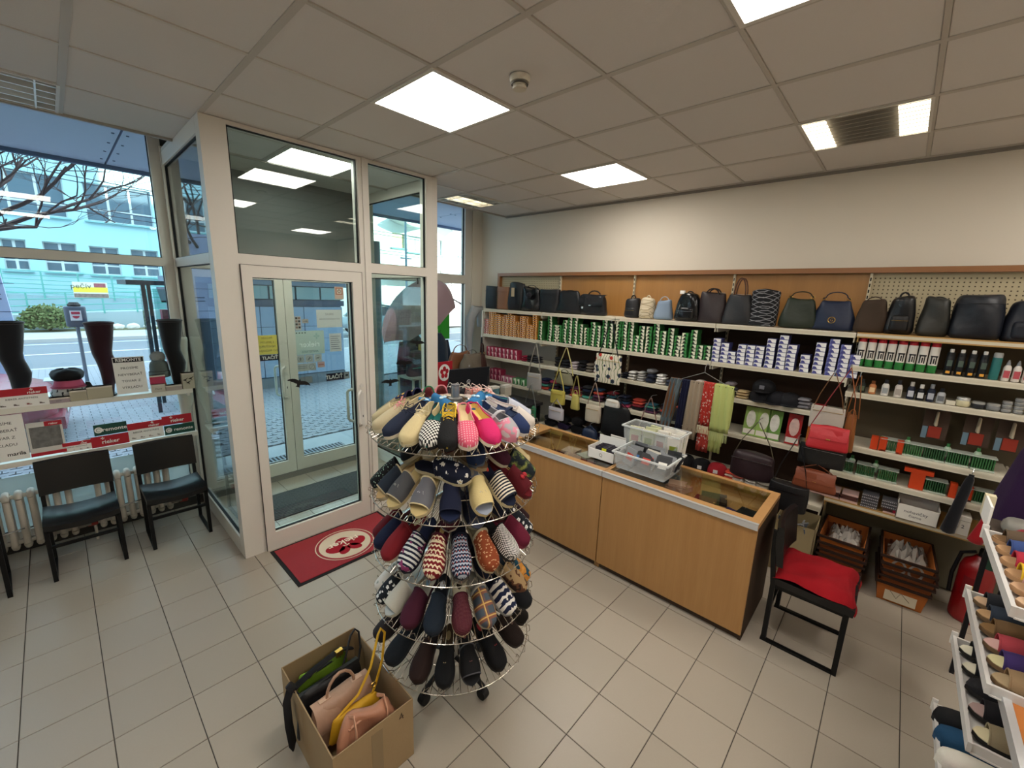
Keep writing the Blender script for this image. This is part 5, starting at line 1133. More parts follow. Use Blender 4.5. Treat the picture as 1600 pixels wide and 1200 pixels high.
# fourth shelf: gloves and scarves of many colours
r = random.Random(21); cols4 = ['2a2f45', 'b9473a', '2c5a6a', '1d1f2a', 'd35a4a', '4f9a8a', '3b2432', '222a4a', 'a03a58', '15161c', '5c3550', '33363c', '26405c', '8c2f3a']
nm4 = ['navy', 'brick red', 'teal', 'ink black', 'coral', 'sea green', 'plum', 'dark blue', 'raspberry', 'black', 'violet', 'charcoal', 'petrol', 'wine red']
for k in range(14):
    y = 3.3-.155*k
    sock_roll(4.02+.02*(k % 2), y, .958, .14, r.uniform(.10, .16), (cols4[k], cols4[(k+4) % 14], cols4[(k+9) % 14], cols4[(k+6) % 14]), 'pile of %s and mixed knitwear on the fourth shelf' % nm4[k], 'knitwear piles on the fourth shelf', 70+k, 4, 'knitwear', 'knitwear_pile')
for k in range(8):
    y = 3.0-.2*k
    sock_roll(3.99, y, .533, .17, .13+.03*(k % 3), (['15161c', '2b2140', '101014', '4a2a5c', '16161a', '1b1b20', '131317', '1a1a1e'][k], '17171b'), '%s dark folded knitwear pile on the bottom shelf, from the left' % ORD[k], 'dark piles on the bottom shelf', 90+k, 2, 'knitwear', 'knitwear_pile')
for k, (y, c, lg, lb) in enumerate(((1.33, '101014', None, 'black cap at the left of the lowest shelf behind the scarves'), (1.18, '0f0f13', 'd8d8d8', 'black cap with white letters below the hanging scarves'), (1.04, '9a1f28', 'd8d8d8', 'red cap below the hanging scarves'))): cap(3.98, y, .54, .1, c, lb, None, lg)
for k, (y, c, nm_) in enumerate(((.93, ('c94a3a', 'e6d8c8'), 'red and cream'), (.86, ('d8cfc6', 'b05a50'), 'white and pink'), (.75, ('cfcac2',), 'white'), (.66, ('e0dad0', 'b9b2a8'), 'cream'), (.56, ('d0ccc4',), 'ivory'), (.47, ('c9c4ba', '8a857c'), 'grey white'))):
    sock_roll(3.96, y, .533, .10, .07+.02*(k % 2), c, '%s folded insoles pile on the bottom shelf' % nm_, 'pale piles on the bottom shelf', 110+k, 3, 'insoles', 'insole_pile')
# packets of hosiery hanging upright on the fourth shelf right of the scarves
def packet(x, y, z, w, h, c, c2, label, lean=.18):
    t = thing('hosiery_packet', label, 'packet', (x, y, z), rot=(0, lean, 0)); bx('sleeve', (-.004, .004, -w/2, w/2, 0, h), mat(c, .25), t)
    MB().prism([(w*.5*math.cos(a)*.7, h*.30*math.sin(a)) for a in [2*PI*j/14 for j in range(14)]], 0, .001, M=Matrix.Translation((-.004, 0, h*.58)) @ Matrix.Rotation(-PI/2, 4, 'Y') @ Matrix.Rotation(PI/2, 4, 'Z')).build('picture', mat(c2, .4, var=.3, vscale=30), t); bx('white_band', (-.0055, -.004, -w*.45, w*.45, h*.05, h*.22), mat('ddd8d0', .5), t)
for k, (y, c, c2, lb) in enumerate(((.84, '8fae62', 'e4e6da', 'green and white hosiery packet left of the camera strap bag straps'), (.74, '9fc06a', 'dfe2d4', 'lighter green hosiery packet, second of the green ones'), (.66, '6f9a4e', 'e8e6dc', 'green hosiery packet with white figure, third of the green ones'), (.52, 'a82a2c', 'e3c0b8', 'red hosiery packet with a pale star beside the green packets'), (.38, 'c0642c', 'e6cfa8', 'orange hosiery packet beside the red shoulder bag'), (.27, 'b3552a', '2b2422', 'dark orange packet partly behind the red shoulder bag'))):
    packet(4.0, y, .96, .10, .25, c, c2, lb)
# ================================================ SHOE CARE SECTION
def spray(x, y, z, label, body, capc, base=None, r=.021, h=.185, logo_=True, grp=None):
    t = thing('spray_can', label, 'spray can', (x, y, z), group=grp)
    MB().lathe([(r*.9, 0), (r, .003), (r, h*.24)], 18).build('base_band', mat(base or body, .35), t, smooth=True); MB().lathe([(r, h*.24), (r, h*.80), (r*.85, h*.84)], 18).build('can', mat(body, .35), t, smooth=True)
    MB().lathe([(r*.92, h*.82), (r*.94, h*.95), (r*.8, h)], 18).build('cap', mat(capc, .4), t, smooth=True)
    if logo_:
        q = MB()
        for (a0, a1, z0, z1) in ((-.8, .8, .50, .55), (-.7, -.35, .28, .5), (-.15, .15, .3, .47), (.3, .6, .28, .5)):
            for i in range(4):
                a, b = PI+a0+(a1-a0)*i/4, PI+a0+(a1-a0)*(i+1)/4; rr = r*1.015; q.add([(rr*math.cos(a), rr*math.sin(a), h*z0), (rr*math.cos(b), rr*math.sin(b), h*z0), (rr*math.cos(b), rr*math.sin(b), h*z1), (rr*math.cos(a), rr*math.sin(a), h*z1)], [(0, 1, 2, 3)])
        q.build('printed_figures', mat('1a1a1e', .5), t); return t
    return t
s0 = spray(4.0, .195, 1.664, 'white spray can with red cap and green base, first from the left', 'd9d4cc', 'ad1e2a', '2f7a3c', r=.0245, h=.215, grp='white spray cans with red caps')
for k in range(1, 8): dup(s0, (4.0+.003*(k % 2), .195-.0545*k, 1.664), .1*(k % 3), 'white spray can with red cap and green base, %s from the left' % ORD[k])
b0 = spray(4.0, -.265, 1.664, 'black spray bottle with white nozzle and orange base mark, first from the left', '17191c', '17191c', '17191c', r=.020, h=.15, logo_=False, grp='black spray bottles')
MB().lathe([(.010, .148), (.011, .165), (.009, .172)], 12).build('nozzle', mat('e2e0da', .4), b0, smooth=True); bx('orange_mark', (-.0215, -.019, -.010, .010, .012, .028), mat('d99a3c', .5), b0); bx('label_patch', (-.0212, -.019, -.012, .012, .06, .10), mat('4b5a52', .5), b0)
KIDS.clear()
for k in range(1, 4): dup(b0, (4.0, -.265-.05*k, 1.664), .05*k, 'black spray bottle with white nozzle and orange base mark, %s from the left' % ORD[k])
spray(4.0, -.47, 1.664, 'teal spray can with a grey cap and red band', '2a6a68', 'a9adae', '2a6a68', r=.022, h=.17, logo_=False)
def bottle(x, y, z, label, body, capc, r=.018, h=.11, taper=True, lab=None, cat='bottle', name='care_bottle', flat=1):
    t = thing(name, label, cat, (x, y, z)); S = Matrix.Diagonal((flat, 1, 1, 1))
    MB().lathe([(r*.92, 0), (r, .004), (r, h*.62), (r*.75, h*.72), (r*.5, h*.76)], 16, M=S).build('bottle_body', mat(body, .35), t, smooth=True)
    MB().lathe([(r*.52, h*.74), (r*.52, h*.82), (r*.18 if taper else r*.5, h)], 12, M=S).build('cap', mat(capc, .4), t, smooth=True)
    if lab: bx('label', (-r*flat-.001, -r*flat*.7, -r*.7, r*.7, h*.15, h*.5), mat(lab, .5), t)
    return t
for k in range(3): bottle(4.0, -.52-.042*k, 1.664, 'small white bottle with red base and pointed grey tip, %s from the left' % ORD[k], 'd6cfc8', '8f9194', r=.018, h=.13, lab='b5505a')
for k, (y, c, cc, h, lb, l2) in enumerate(((.15, '1d2422', '23292a', .10, 'dark green bottle at the left end of the third care shelf', '59634e'), (.09, 'b9784a', '7a4a2a', .095, 'amber pear shaped bottle on the third care shelf', 'e0c49a'), (.02, 'dcd9d4', '23242c', .115, 'white oval bottle with dark cap, left one', '9aa0a4'), (-.05, 'd6cfc9', '23242c', .12, 'white oval bottle with dark cap, right one', 'a8a09a'),
     (-.115, '1b2033', 'b9b6b0', .12, 'navy bottle with clear domed cap, left one', 'b9bcc6'), (-.165, '17181d', 'e2e0da', .11, 'black square bottle with white label', 'cfcfcf'), (-.215, '1b2033', '8d8f94', .12, 'navy bottle with clear domed cap, right one', 'a9adb8'), (-.265, 'b5b9be', '1a1a1e', .10, 'silver bottle with black cap on the third care shelf', '6a6e74'))):
    bottle(4.0, y, 1.469, lb, c, cc, r=.021, h=h, taper=False, lab=l2, flat=.8)
tag(bx('card_box', (-.02, .02, -.022, .022, 0, .028), mat('cfc9b8', .6)), 'small white card box beside the silver bottle', 'box').location = (4.0, -.315, 1.469)
def jar(x, y, z, label, c, r=.03, h=.04, glow=False):
    t = thing('cream_jar', label, 'jar', (x, y, z)); MB().lathe([(r*.8, 0), (r, .006), (r, h*.6), (r*.9, h*.68)], 18).build('jar_body', mat(c, .25), t, smooth=True); MB().lathe([(r*.93, h*.64), (r*.95, h*.92), (r*.8, h)], 18).build('jar_lid', mat('b9b9b5', .3, .5), t, smooth=True)
jar(4.0, -.37, 1.469, 'round cream coloured jar with a domed lid', 'cfc7a5', .034, .06); jar(4.0, -.44, 1.469, 'flat black and silver polish jar, left one', '24262a', .032, .045); jar(4.0, -.505, 1.469, 'flat silver polish jar, right one', '77797b', .032, .045)
for ci, y in enumerate((-.56, -.61, -.67)):
    for k in range(3+ci): jar(4.0+.01*ci, y, 1.469+.024*k, 'small silver shoe polish tin, %s of the %s stack from the left' % (('lowest', 'second', 'third', 'fourth', 'topmost')[k], ORD[ci]), '8e9092', .023, .0235)
# nests of brushes, bottles and orange packets on the fourth and fifth care shelf
def orange_pack(x, y, z, w, h, label, cap_=False):
    t = thing('orange_packet', label, 'box', (x, y, z)); m = mat('c9431c', .45)
    bx('carton', (0, .05, -w/2, w/2, 0, h), m, t); bx('fold', (-.001, .051, -w/2-.0005, -w/2+.002, 0, h), mat('a63414', .5), t)
    if cap_: bx('hang_header', (-.004, .03, -w*1.0, w*1.0, h, h+.03), m, t)
for (y, z, w, h, lb, cp_) in ((.015, 1.063, .042, .095, 'left orange carton of a pair on the fourth care shelf', 0), (-.032, 1.063, .042, .095, 'right orange carton of a pair on the fourth care shelf', 0), (-.125, 1.063, .034, .095, 'single orange carton on the fourth care shelf', 0), (-.25, .838, .075, .115, 'wide orange T shaped pack on the fifth care shelf', 1), (-.43, .838, .035, .10, 'orange carton behind the black hanging sock', 0), (-.50, .838, .04, .10, 'orange carton beside the red hanging sock', 0)): orange_pack(3.99, y, z, w, h, lb, cp_)
def brush(x, y, z, label, rz=0, c='2d5a33'):
    t = thing('shoe_brush', label, 'brush', (x, y, z), rz, group='green shoe care racks')
    bx('tray', (-.03, .05, -.055, .055, 0, .012), mat('c4cfc2', .3, alpha=.8), t)
    for k in range(9): bx('bristle_row', (-.025, .04, -.05+.0118*k, -.043+.0118*k, .012, .085), mat(c, .6), t)
    bx('clear_lid', (-.032, .052, -.057, .057, .088, .094), mat('dfe8df', .2, alpha=.45), t)
for k, (y, z) in enumerate(((-.075, 1.063), (-.19, 1.063), (-.30, 1.063), (-.415, 1.063), (-.53, 1.063), (.155, .838), (.03, .838), (-.095, .838), (-.345, .838), (-.56, .838))):
    brush(4.02, y, z, 'green bristle brush in clear pack, %s on the %s care shelf' % (ORD[k if k < 5 else k-5]+' from the left', 'fourth' if k < 5 else 'fifth'), 0, ['2d5a33', '35673a', '27502e'][k % 3])
for k, (y, z) in enumerate(((-.02, 1.10), (-.16, 1.13), (-.36, 1.135), (-.50, 1.14), (.12, .91), (-.02, .91))):
    bottle(4.04, y, z-.07 if 0 else z-.03, 'clear and green bottle lying among the brush packs, %s one' % ORD[k], 'a9bfa9', '3c7a45', r=.018, h=.09, taper=False)
# insole packs with printed foot on the back panel
for k, y in enumerate((-.28, -.48, -.63)):
    t = thing('insole_card', 'hanging card with a pale insole picture, %s from the left' % ORD[k], 'packet', (4.12, y, 1.19), group='insole cards')
    bx('card', (0, .004, -.065, .065, 0, .21), mat('4a3a30', .6), t); MB().rbox(.10, .02, .10, .45, .7).build('pale_picture', mat('cdbfa5', .7), t, (-.002, 0, .10), smooth=True); bx('red_panel', (-.006, -.001, -.035, .03, .01, .09), mat('9a3526', .6), t); bx('blue_panel', (-.006, -.001, .035, .062, .0, .085), mat('6e8797', .6), t)
# lowest care shelf
def pack_pile(y, n, c, label, w=.10, z=.618, hh=.018):
    t = thing('insole_pile', label, 'insoles', (3.99, y, z)); r = random.Random(int(y*1000))
    for k in range(n): bx('pack', (-.03+r.uniform(-.005, .01), .08, -w/2+r.uniform(-.006, .006), w/2+r.uniform(-.006, .006), k*hh, k*hh+hh*.8), mat(c if k % 3 else 'c9a9a2', .35), t)
pack_pile(.30, 5, '6e3a3c', 'pile of dark pink packs at the left on the lowest care shelf')
pack_pile(.20, 4, '4c2c2a', 'low pile of brown packs on the lowest care shelf'); pack_pile(.09, 4, '5c3a34', 'second low pile of brown packs on the lowest care shelf'); pack_pile(-.16, 3, '4c3230', 'small pile of brown packs right of the studded pile on the lowest shelf', hh=.012)
for k, (y, n) in enumerate(((-.03, 5), (-.145, 3))):
    t = thing('studded_mat_pile', ('taller', 'shorter')[k]+' pile of grey studded ice grips', 'shoe grips', (3.99, y, .618+.036*k)); 
    for j in range(n):
        u = bx('rubber_pad', (-.035, .06, -.048, .048, .022*j, .022*j+.019), mat('55555a', .6), t); q = MB()
        for a in range(9): q.box(-.037, -.035, -.043+.0105*a, -.038+.0105*a, .022*j+.007, .022*j+.012)
        q.build('studs', mat('d0d0d4', .3, .4), u)['kind'] = 'stuff'
t = thing('open_carton', 'open white carton with red bags and handwriting on the lowest shelf', 'box', (3.93, -.28, .618))
for d_ in ((0, .004, -.115, .10, 0, .11), (.16, .164, -.115, .10, 0, .13), (0, .16, -.115, -.111, 0, .12), (0, .16, .096, .10, 0, .12), (0, .16, -.11, .1, 0, .003)): bx('cardboard_side', d_, mat('dcd8cf', .7), t)
text('nohavičky', .03, mat('3a3a48', .8), t, (-.001, .0, .065), right=(0, -1, 0), name='handwriting'); text('čierne', .025, mat('3a3a48', .8), t, (-.001, .0, .035), right=(0, -1, 0), name='handwriting')
for k in range(3): tag(MB().rbox(.06, .12, .08, .4, .9).build('red_bag', mat('9c1f38', .4, bump=.5, bscale=40), None, (3.985, -.21-.065*k, .624), smooth=True), ORD[k]+' shiny red bag from the left in the open white carton', 'packet', 'red bags in the open carton')
t = thing('white_carton', 'small white carton with handwriting between the hanging socks', 'box', (3.93, -.49, .618)); bx('carton', (0, .12, -.05, .05, 0, .13), mat('d4d0c6', .7), t); text('č. 2', .035, mat('3a3a48', .8), t, (-.001, 0, .06), right=(0, -1, 0), name='handwriting'); bx('lid_shadow_gap', (-.0015, .0, -.05, .05, .10, .102), mat('77746c', .8), t)
# hanging socks at the shelf end
def hanging_sock(y, z0, z1, c, label, x=3.90, lean=.0):
    t = thing('hanging_sock', label, 'sock', (x, y, z0), rot=(lean, 0, 0)); h = z1-z0; m = mat(c, .9, sheen=.3)
    MB().loft([[(.018*s*math.cos(2*PI*j/12), .030*s*math.sin(2*PI*j/12), q*h) for j in range(12)] for q, s in ((0, .7), (.03, 1.25), (.12, 1.2), (.4, 1.0), (.8, .85), (.95, .7), (1, .4))]).build('knit_tube', m, t, smooth=True)
    MB().tube([(0, 0, h), (0, 0, h+.03), (.015, 0, h+.045), (.03, 0, h+.035)], .003, 5).build('hook', STEEL, t); bx('header', (-.004, .004, -.012, .012, h-.005, h+.012), BLACK, t)
hanging_sock(-.44, .62, 1.04, '101118', 'long black sock hanging from the fourth care shelf', lean=.10)
hanging_sock(-.57, .60, .96, 'a81420', 'long red sock hanging from the fourth care shelf', lean=.18)
hanging_sock(-.66, .45, .64, '1d3a2a', 'dark green sock end hanging below the bracket', lean=.1)
# ================================================ BAGS ALONG THE TOP SHELF
TZ = 1.905; rr_ = -PI/2
def sb_(label, y0, y1, h, c, kind, **k):
    k.setdefault('d', .15); d = k.pop('d'); zz = k.pop('z', TZ); x = k.pop('x', 4.08); rz = k.pop('rz', 0)
    return bag(label, x, (y0+y1)/2, zz, abs(y0-y1)*(1.12 if kind in ('slouch', 'hobo', 'pack', 'round') else 1.02), d, h, c, rr_+rz, kind, **k)
sb_('flat black leather folder bag at the far left end of the top shelf', 4.27, 4.05, .30, '17191d', 'box', d=.06, metal=BLACK)
sb_('brown leather folder bag beside the flat black one', 4.05, 3.84, .29, '8a6248', 'box', d=.06, metal=mat('7a5238', .5))
sb_('tall black tote with a beige hang tag', 3.83, 3.58, .34, '15171b', 'tote', extra='tag', hh=.03, d=.12, top=.95)
sb_('shiny black slouchy bag with a dark bobble', 3.60, 3.30, .31, '0f1013', 'slouch', roughn=.25, extra='pompom', hh=.08)
sb_('black square bag with stitched front beside the bobble bag', 3.31, 3.02, .27, '18191d', 'box', d=.12, metal=BLACK)
sb_('wide black folded nylon bag with silver rings', 3.04, 2.70, .27, '111217', 'slouch', hh=.05, metal=STEEL, d=.14)
sb_('low wide black satchel with double handle and pale badge', 2.72, 2.38, .22, '121318', 'satchel', hh=.05, extra='logo', metal=STEEL)
sb_('small black drawstring backpack, first of the small bags', 2.16, 2.0, .20, '15151a', 'pack', d=.12)
sb_('small cream quilted backpack next to the small black one', 1.99, 1.84, .20, 'c4b79e', 'pack', d=.12, m=pattern('quilt', 'c4b79e', '8f8369', s=1), hc='c4b79e')
sb_('small grey blue bucket bag on the top shelf', 1.83, 1.66, .20, '76879b', 'slouch', d=.12, hh=.08, hc='a9b4c0', top=.6)
sb_('glossy black backpack with a white tag on top', 1.62, 1.40, .25, '0d0d10', 'pack', roughn=.18, metal=STEEL)
tag(bx('hang_tag', (-.015, .015, -.02, .02, 0, .03), WT), 'white paper tag on the glossy black backpack', 'tag').location = (4.05, 1.57, 2.155)
sb_('dark brown plum handbag with two panels', 1.42, 1.18, .27, '2a2022', 'tote', hh=.05, hc='17171b', metal=STEEL, top=.86)
sb_('charcoal handbag with tall brown loop handle', 1.20, .955, .26, '1f2024', 'tote', hh=.15, hc='54392c', metal=STEEL, top=.72)
sb_('black woven bag with silver quilted pattern leaning to the right', .99, .78, .29, '1b1c20', 'tote', m=pattern('quilt', '1b1c20', '8a8b90', s=.7), hh=.03, lean=0, top=.98)
sb_('dark green hobo handbag with gold rings', .76, .50, .27, '232b20', 'hobo', hh=.03, roughn=.5, top=.6)
sb_('navy blue hobo handbag with a round gold emblem', .54, .27, .26, '17223c', 'hobo', hh=.04, extra='emblem', roughn=.5)
sb_('brown suede shoulder bag next to the navy handbag', .27, .09, .25, '3a2c20', 'slouch', hh=.07, roughn=.8)
sb_('black shiny backpack on the tan board', .10, -.05, .27, '121215', 'pack', roughn=.35)
sb_('dark olive slouch bag with a black front pocket', -.07, -.225, .28, '2a2a26', 'slouch', hh=.04, d=.17)
sb_('big navy black duffel bag on the tan board', -.235, -.45, .29, '141821', 'round', d=.22, metal=BLACK)
sb_('dark blue backpack at the right picture edge', -.46, -.64, .25, '161a26', 'pack', d=.18, metal=BLACK)
# ================================================ BAGS AND SCARVES HANGING FROM SHELF HOOKS
def hooked(label, y, zh, zb, w, h, c, kind='round', x=3.80, sc=None, d=.07, spread=.9, **k):
    """a bag hung by its strap from a hook at height zh; zb is the bag's foot"""
    t = bag(label, x, y, zb, w, d, h, c, rr_, kind, slump=.03, **k)
    m = mat(sc or c, .5)
    for s in (-1, 1):
        P = [(s*w*.5*spread, 0, h*.85), (s*w*.36*spread, .0, h*.85+(zh-zb-h*.85)*.4), (s*.006, 0, zh-zb)]
        MB().tube(P, .009, 6, flat=.35).build('strap', m, t, smooth=True)
    MB().tube([(0, -.0, zh-zb-.01), (0, 0, zh-zb+.015), (.0, .03, zh-zb+.02), (0, .12, zh-zb+.012)], .0025, 5).build('hook', STEEL, t)
    return t
hooked('small light grey camera bag hanging on a grey strap', 3.12, 1.545, 1.00, .21, .19, '9d9a97', 'box', sc='8f8c84')
hooked('small green round bag hanging under the light grey one', 3.10, 1.06, .64, .19, .18, '2c6a4a', 'round', x=3.72, sc='6a6f6c')
hooked('olive belt bag on a pale yellow strap', 2.68, 1.545, 1.13, .24, .13, '77745c', 'slouch', sc='c9c083')
hooked('yellow two zip crossbody bag below the olive one', 2.72, 1.30, .91, .19, .15, 'b3a64e', 'box', x=3.74, sc='c0b564')
hooked('pale yellow pouch hanging beside the yellow crossbody bag', 2.52, 1.25, .87, .12, .19, 'b7ad5f', 'slouch', x=3.80, sc='aca260')
hooked('white grey two zip crossbody bag at the bottom of the yellow group', 2.70, .96, .74, .20, .13, 'b7b4bd', 'box', x=3.70, sc='8f8c94')
hooked('cream shoulder bag on pinkish straps', 2.26, 1.22, .80, .18, .18, 'c2b7a5', 'box', x=3.76, sc='a88f80')
hooked('large black flat shopper bag under the floral tote', 2.00, 1.10, .70, .34, .32, '131316', 'tote', x=3.78, d=.06, hh=.05)
hooked('white rimmed small bag between tote and black shopper', 2.02, 1.16, 1.02, .16, .07, 'd6d2cc', 'round', x=3.72, sc='2a2422')
hooked('dark navy small backpack hanging low behind the counter', 2.20, .80, .56, .20, .20, '1c2a44', 'pack', x=3.62, d=.1)
hooked('dusty pink half round bag on long straps', 1.60, 1.20, .72, .22, .17, 'a98576', 'round', x=3.66, sc='8e6f64')
hooked('dark plum duffel bag hanging on camouflage straps', .71, 1.17, .70, .32, .21, '2a1c22', 'round', x=3.68, sc='57523f', d=.14, metal=STEEL)
hooked('black camera bag hanging on long black straps', .43, 1.12, .57, .25, .20, '111114', 'box', x=3.60, d=.12, metal=BLACK)
# floral tote
t = bag('cream cotton tote printed with large flowers, hanging from the top shelf', 3.78, 2.14, 1.235, .29, .03, .30, 'ddd6c6', rr_, 'box', m=pattern('bigflower', 'ddd4c2', '2b3648', 'b5382c', s=1.0), slump=0)
for s in (-1, 1): MB().tube([(s*.11, -.012, .29), (s*.06, -.01, .45), (s*.012, 0, .63)], .006, 6).build('strap', BLACK, t)
MB().tube([(0, 0, .62), (0, 0, .645), (0, .05, .65), (0, .15, .645)], .003, 5).build('hook', STEEL, t)
# red shoulder bag group
t = bag('bright red flap shoulder bag hanging by the white shelf end', 3.62, .26, 1.08, .25, .06, .17, 'b0242c', rr_+.1, 'satchel', hh=.01, hc='7a1a24', lean=-.12)
for s, z in ((-1, .60), (1, .60)): MB().tube([(s*.12, 0, .14), (s*.07+.04, .02, .38), (.06, .12, .60)], .008, 6, flat=.4).build('strap', mat('7a1f26' if s < 0 else '8a4a26', .5), t)
MB().tube([(.06, .12, .59), (.06, .15, .62), (.06, .3, .62)], .003, 5).build('hook', STEEL, t)
hooked('grey beige flat bag behind the red shoulder bag', .30, 1.62, 1.20, .20, .17, 'b9b0a5', 'box', x=3.74, d=.03, sc='6f4a2c')
hooked('black clutch with zip below the red shoulder bag', .28, 1.12, .95, .27, .15, '141414', 'box', x=3.64, d=.05, sc='17171b', metal=STEEL)
hooked('brown leather clutch at the bottom of the red bag group', .29, .96, .76, .27, .15, '7a3e26', 'satchel', x=3.62, d=.05, sc='6a3a24', hh=.01)
hooked('long tan leather strap bag at the shelf end', .16, 1.62, 1.06, .08, .3, '8a5226', 'slouch', x=3.76, sc='8a5226', d=.04)
# scarves on a hanger
hg = thing('scarf_hanger', 'black hanger bar carrying five scarves in front of the shelves', 'hanger', (3.70, 1.17, 1.40))
MB().tube([(0, .27, 0), (0, -.27, 0)], .012, 8).build('bar', BLACK, hg); MB().tube([(0, .2, .01), (0, .0, .10), (0, -.2, .01)], .003, 5).build('wire', STEEL, hg); MB().tube([(0, 0, .10), (0, 0, .15), (.04, 0, .17), (.10, 0, .15)], .003, 5).build('hook', STEEL, hg)
def scarf(y, w, L1, c, label, m=None, fringe=None, skew=0, Lf=.05):
    t = thing('scarf', label, 'scarf', (3.70, y, 1.412), group=None); q = MB(); n = 12
    def sheet(side, L):
        R = []
        for i in range(9):
            z = -L*i/8; R.append([(side*(.016+.012*math.sin(i*.5))+.008*math.sin(j*1.6+i*.35), -w/2+w*j/n+skew*i/8, z) for j in range(n+1)])
        return R
    a = sheet(-1, L1); b = sheet(1, L1*.9)
    q.loft(b[::-1]+[[(0, p[1], .006) for p in a[0]]]+a, cap=False, closed=False)
    o = q.build('cloth', m or mat(c, .9, bump=.3, bscale=120), t, smooth=True); md = o.modifiers.new('s', 'SOLIDIFY'); md.thickness = .004
    if fringe:
        q = MB()
        for j in range(26):
            y_ = -w/2+w*j/25+skew; q.tube([(-.022, y_, -L1), (-.024+.004*math.sin(j), y_+.004*math.sin(j*2.3), -L1-Lf)], .0016, 3)
        q.build('fringe', mat(fringe, .9), t)['kind'] = 'stuff'
    return t
scarf(1.40, .10, .50, '8a7350', 'brown and grey plaid scarf, leftmost on the hanger', m=pattern('plaid', '8f7a58', '6a4a34', '5c6a70', s=3), fringe='9a6a3c', skew=.07, Lf=.06)
scarf(1.31, .06, .46, '1b1f3a', 'navy scarf between the plaid and the beige one', skew=.03)
scarf(1.215, .12, .52, 'a8957c', 'beige and taupe blocked scarf on the hanger', m=pattern('plaid', 'b5a388', '8a7a6a', '9c8c78', s=6), skew=.03)
scarf(1.115, .09, .37, 'a82f28', 'red and white patterned scarf with cream fringe', m=pattern('paisley', 'b3352c', 'e0cfc0', '7a1a1c', s=1.6), fringe='d9cfae', skew=.01, Lf=.07)
scarf(1.00, .15, .40, 'b9c278', 'lime green fringed scarf, rightmost on the hanger', fringe='c2ca8c', skew=0, Lf=.08)
scarf(1.03, .10, .60, 'b3bc74', 'longer lime green layer of scarf behind the fringed one').location.x = 3.745
scarf(1.13, .10, .62, 'b03a34', 'red patterned scarf end showing below the cream fringe', m=pattern('paisley', 'b8423a', 'e6d6cc', 'd98a7a', s=1.8)).location.x = 3.745
# ================================================ ROTATING SLIPPER RACK
KX, KY = 1.26, 1.52
rk = thing('slipper_rack', 'round five tier chrome wire rack full of slippers and shoes', 'display rack', (KX, KY, 0))
wire = mat('c2bdb3', .25, 1)
MB().tube([(0, 0, .10), (0, 0, 1.66)], .020, 16).build('pole', mat('b4b4b2', .3, .9), rk, smooth=True); MB().lathe([(.02, 1.655), (.021, 1.66), (.004, 1.664)], 16).build('pole_cap', mat('77777a', .4, .6), rk)
for k in range(4):
    a = math.atan2(-KY, -KX)+PI/4+k*PI/2; c_, s_ = math.cos(a), math.sin(a)
    MB().tube([(0, 0, .13), (.10*c_, .10*s_, .12), (.215*c_, .215*s_, .075)], .013, 8).build('foot_bar', mat('2a2a2c', .5, .5), rk, smooth=True)
    cs = MB().tube([(.215*c_, .215*s_, .08), (.215*c_, .215*s_, .06)], .012, 8).build('caster', mat('1c1c1e', .5), rk)
    MB().lathe([(.012, -.02), (.028, -.019), (.030, 0), (.028, .019), (.012, .02)], 16, M=Matrix.Translation((.215*c_, .215*s_, .032)) @ Matrix.Rotation(a, 4, 'Z') @ Matrix.Rotation(PI/2, 4, 'X')).build('wheel', mat('19191b', .6), cs, smooth=True)
TZs = [1.455, 1.15, .865, .58, .31]; RR = .395; SLS = [math.radians(a) for a in (22, 34, 35, 35, 33)]
def tier(z, SL):
    b = MB(); n = 72
    for k in range(n):
        a = 2*PI*k/n; c_, s_ = math.cos(a), math.sin(a); r0 = .06
        zi = lambda r: z+(RR-r)*math.tan(SL)
        P = [(r0*c_, r0*s_, zi(r0)), (RR*c_, RR*s_, z)]
        if k % 2 == 0:
            a2 = a+.035; P += [((RR+.016)*c_, (RR+.016)*s_, z+.014), ((RR+.012)*math.cos(a2), (RR+.012)*math.sin(a2), z+.032), ((RR-.008)*math.cos(a2+.03), (RR-.008)*math.sin(a2+.03), z+.026), ((RR-.012)*math.cos(a2+.03), (RR-.012)*math.sin(a2+.03), z+.006)]
        b.tube(P, .0018, 4)
    o = b.build('spokes', wire, rk); o['kind'] = 'stuff'
    for r in (.07, .19, .30, RR): MB().tube([(r*math.cos(2*PI*j/48), r*math.sin(2*PI*j/48), z+(RR-r)*math.tan(SL)-.003) for j in range(48)], .0022, 5, closed=True).build('ring', wire, rk)
    hz = z+.335*math.tan(SL)-.02; MB().lathe([(.022, hz), (.035, hz+.005), (.035, hz+.025), (.022, hz+.03)], 16).build('hub', mat('8f8f8c', .4, .7), rk)
for z, s_ in zip(TZs, SLS): tier(z, s_)
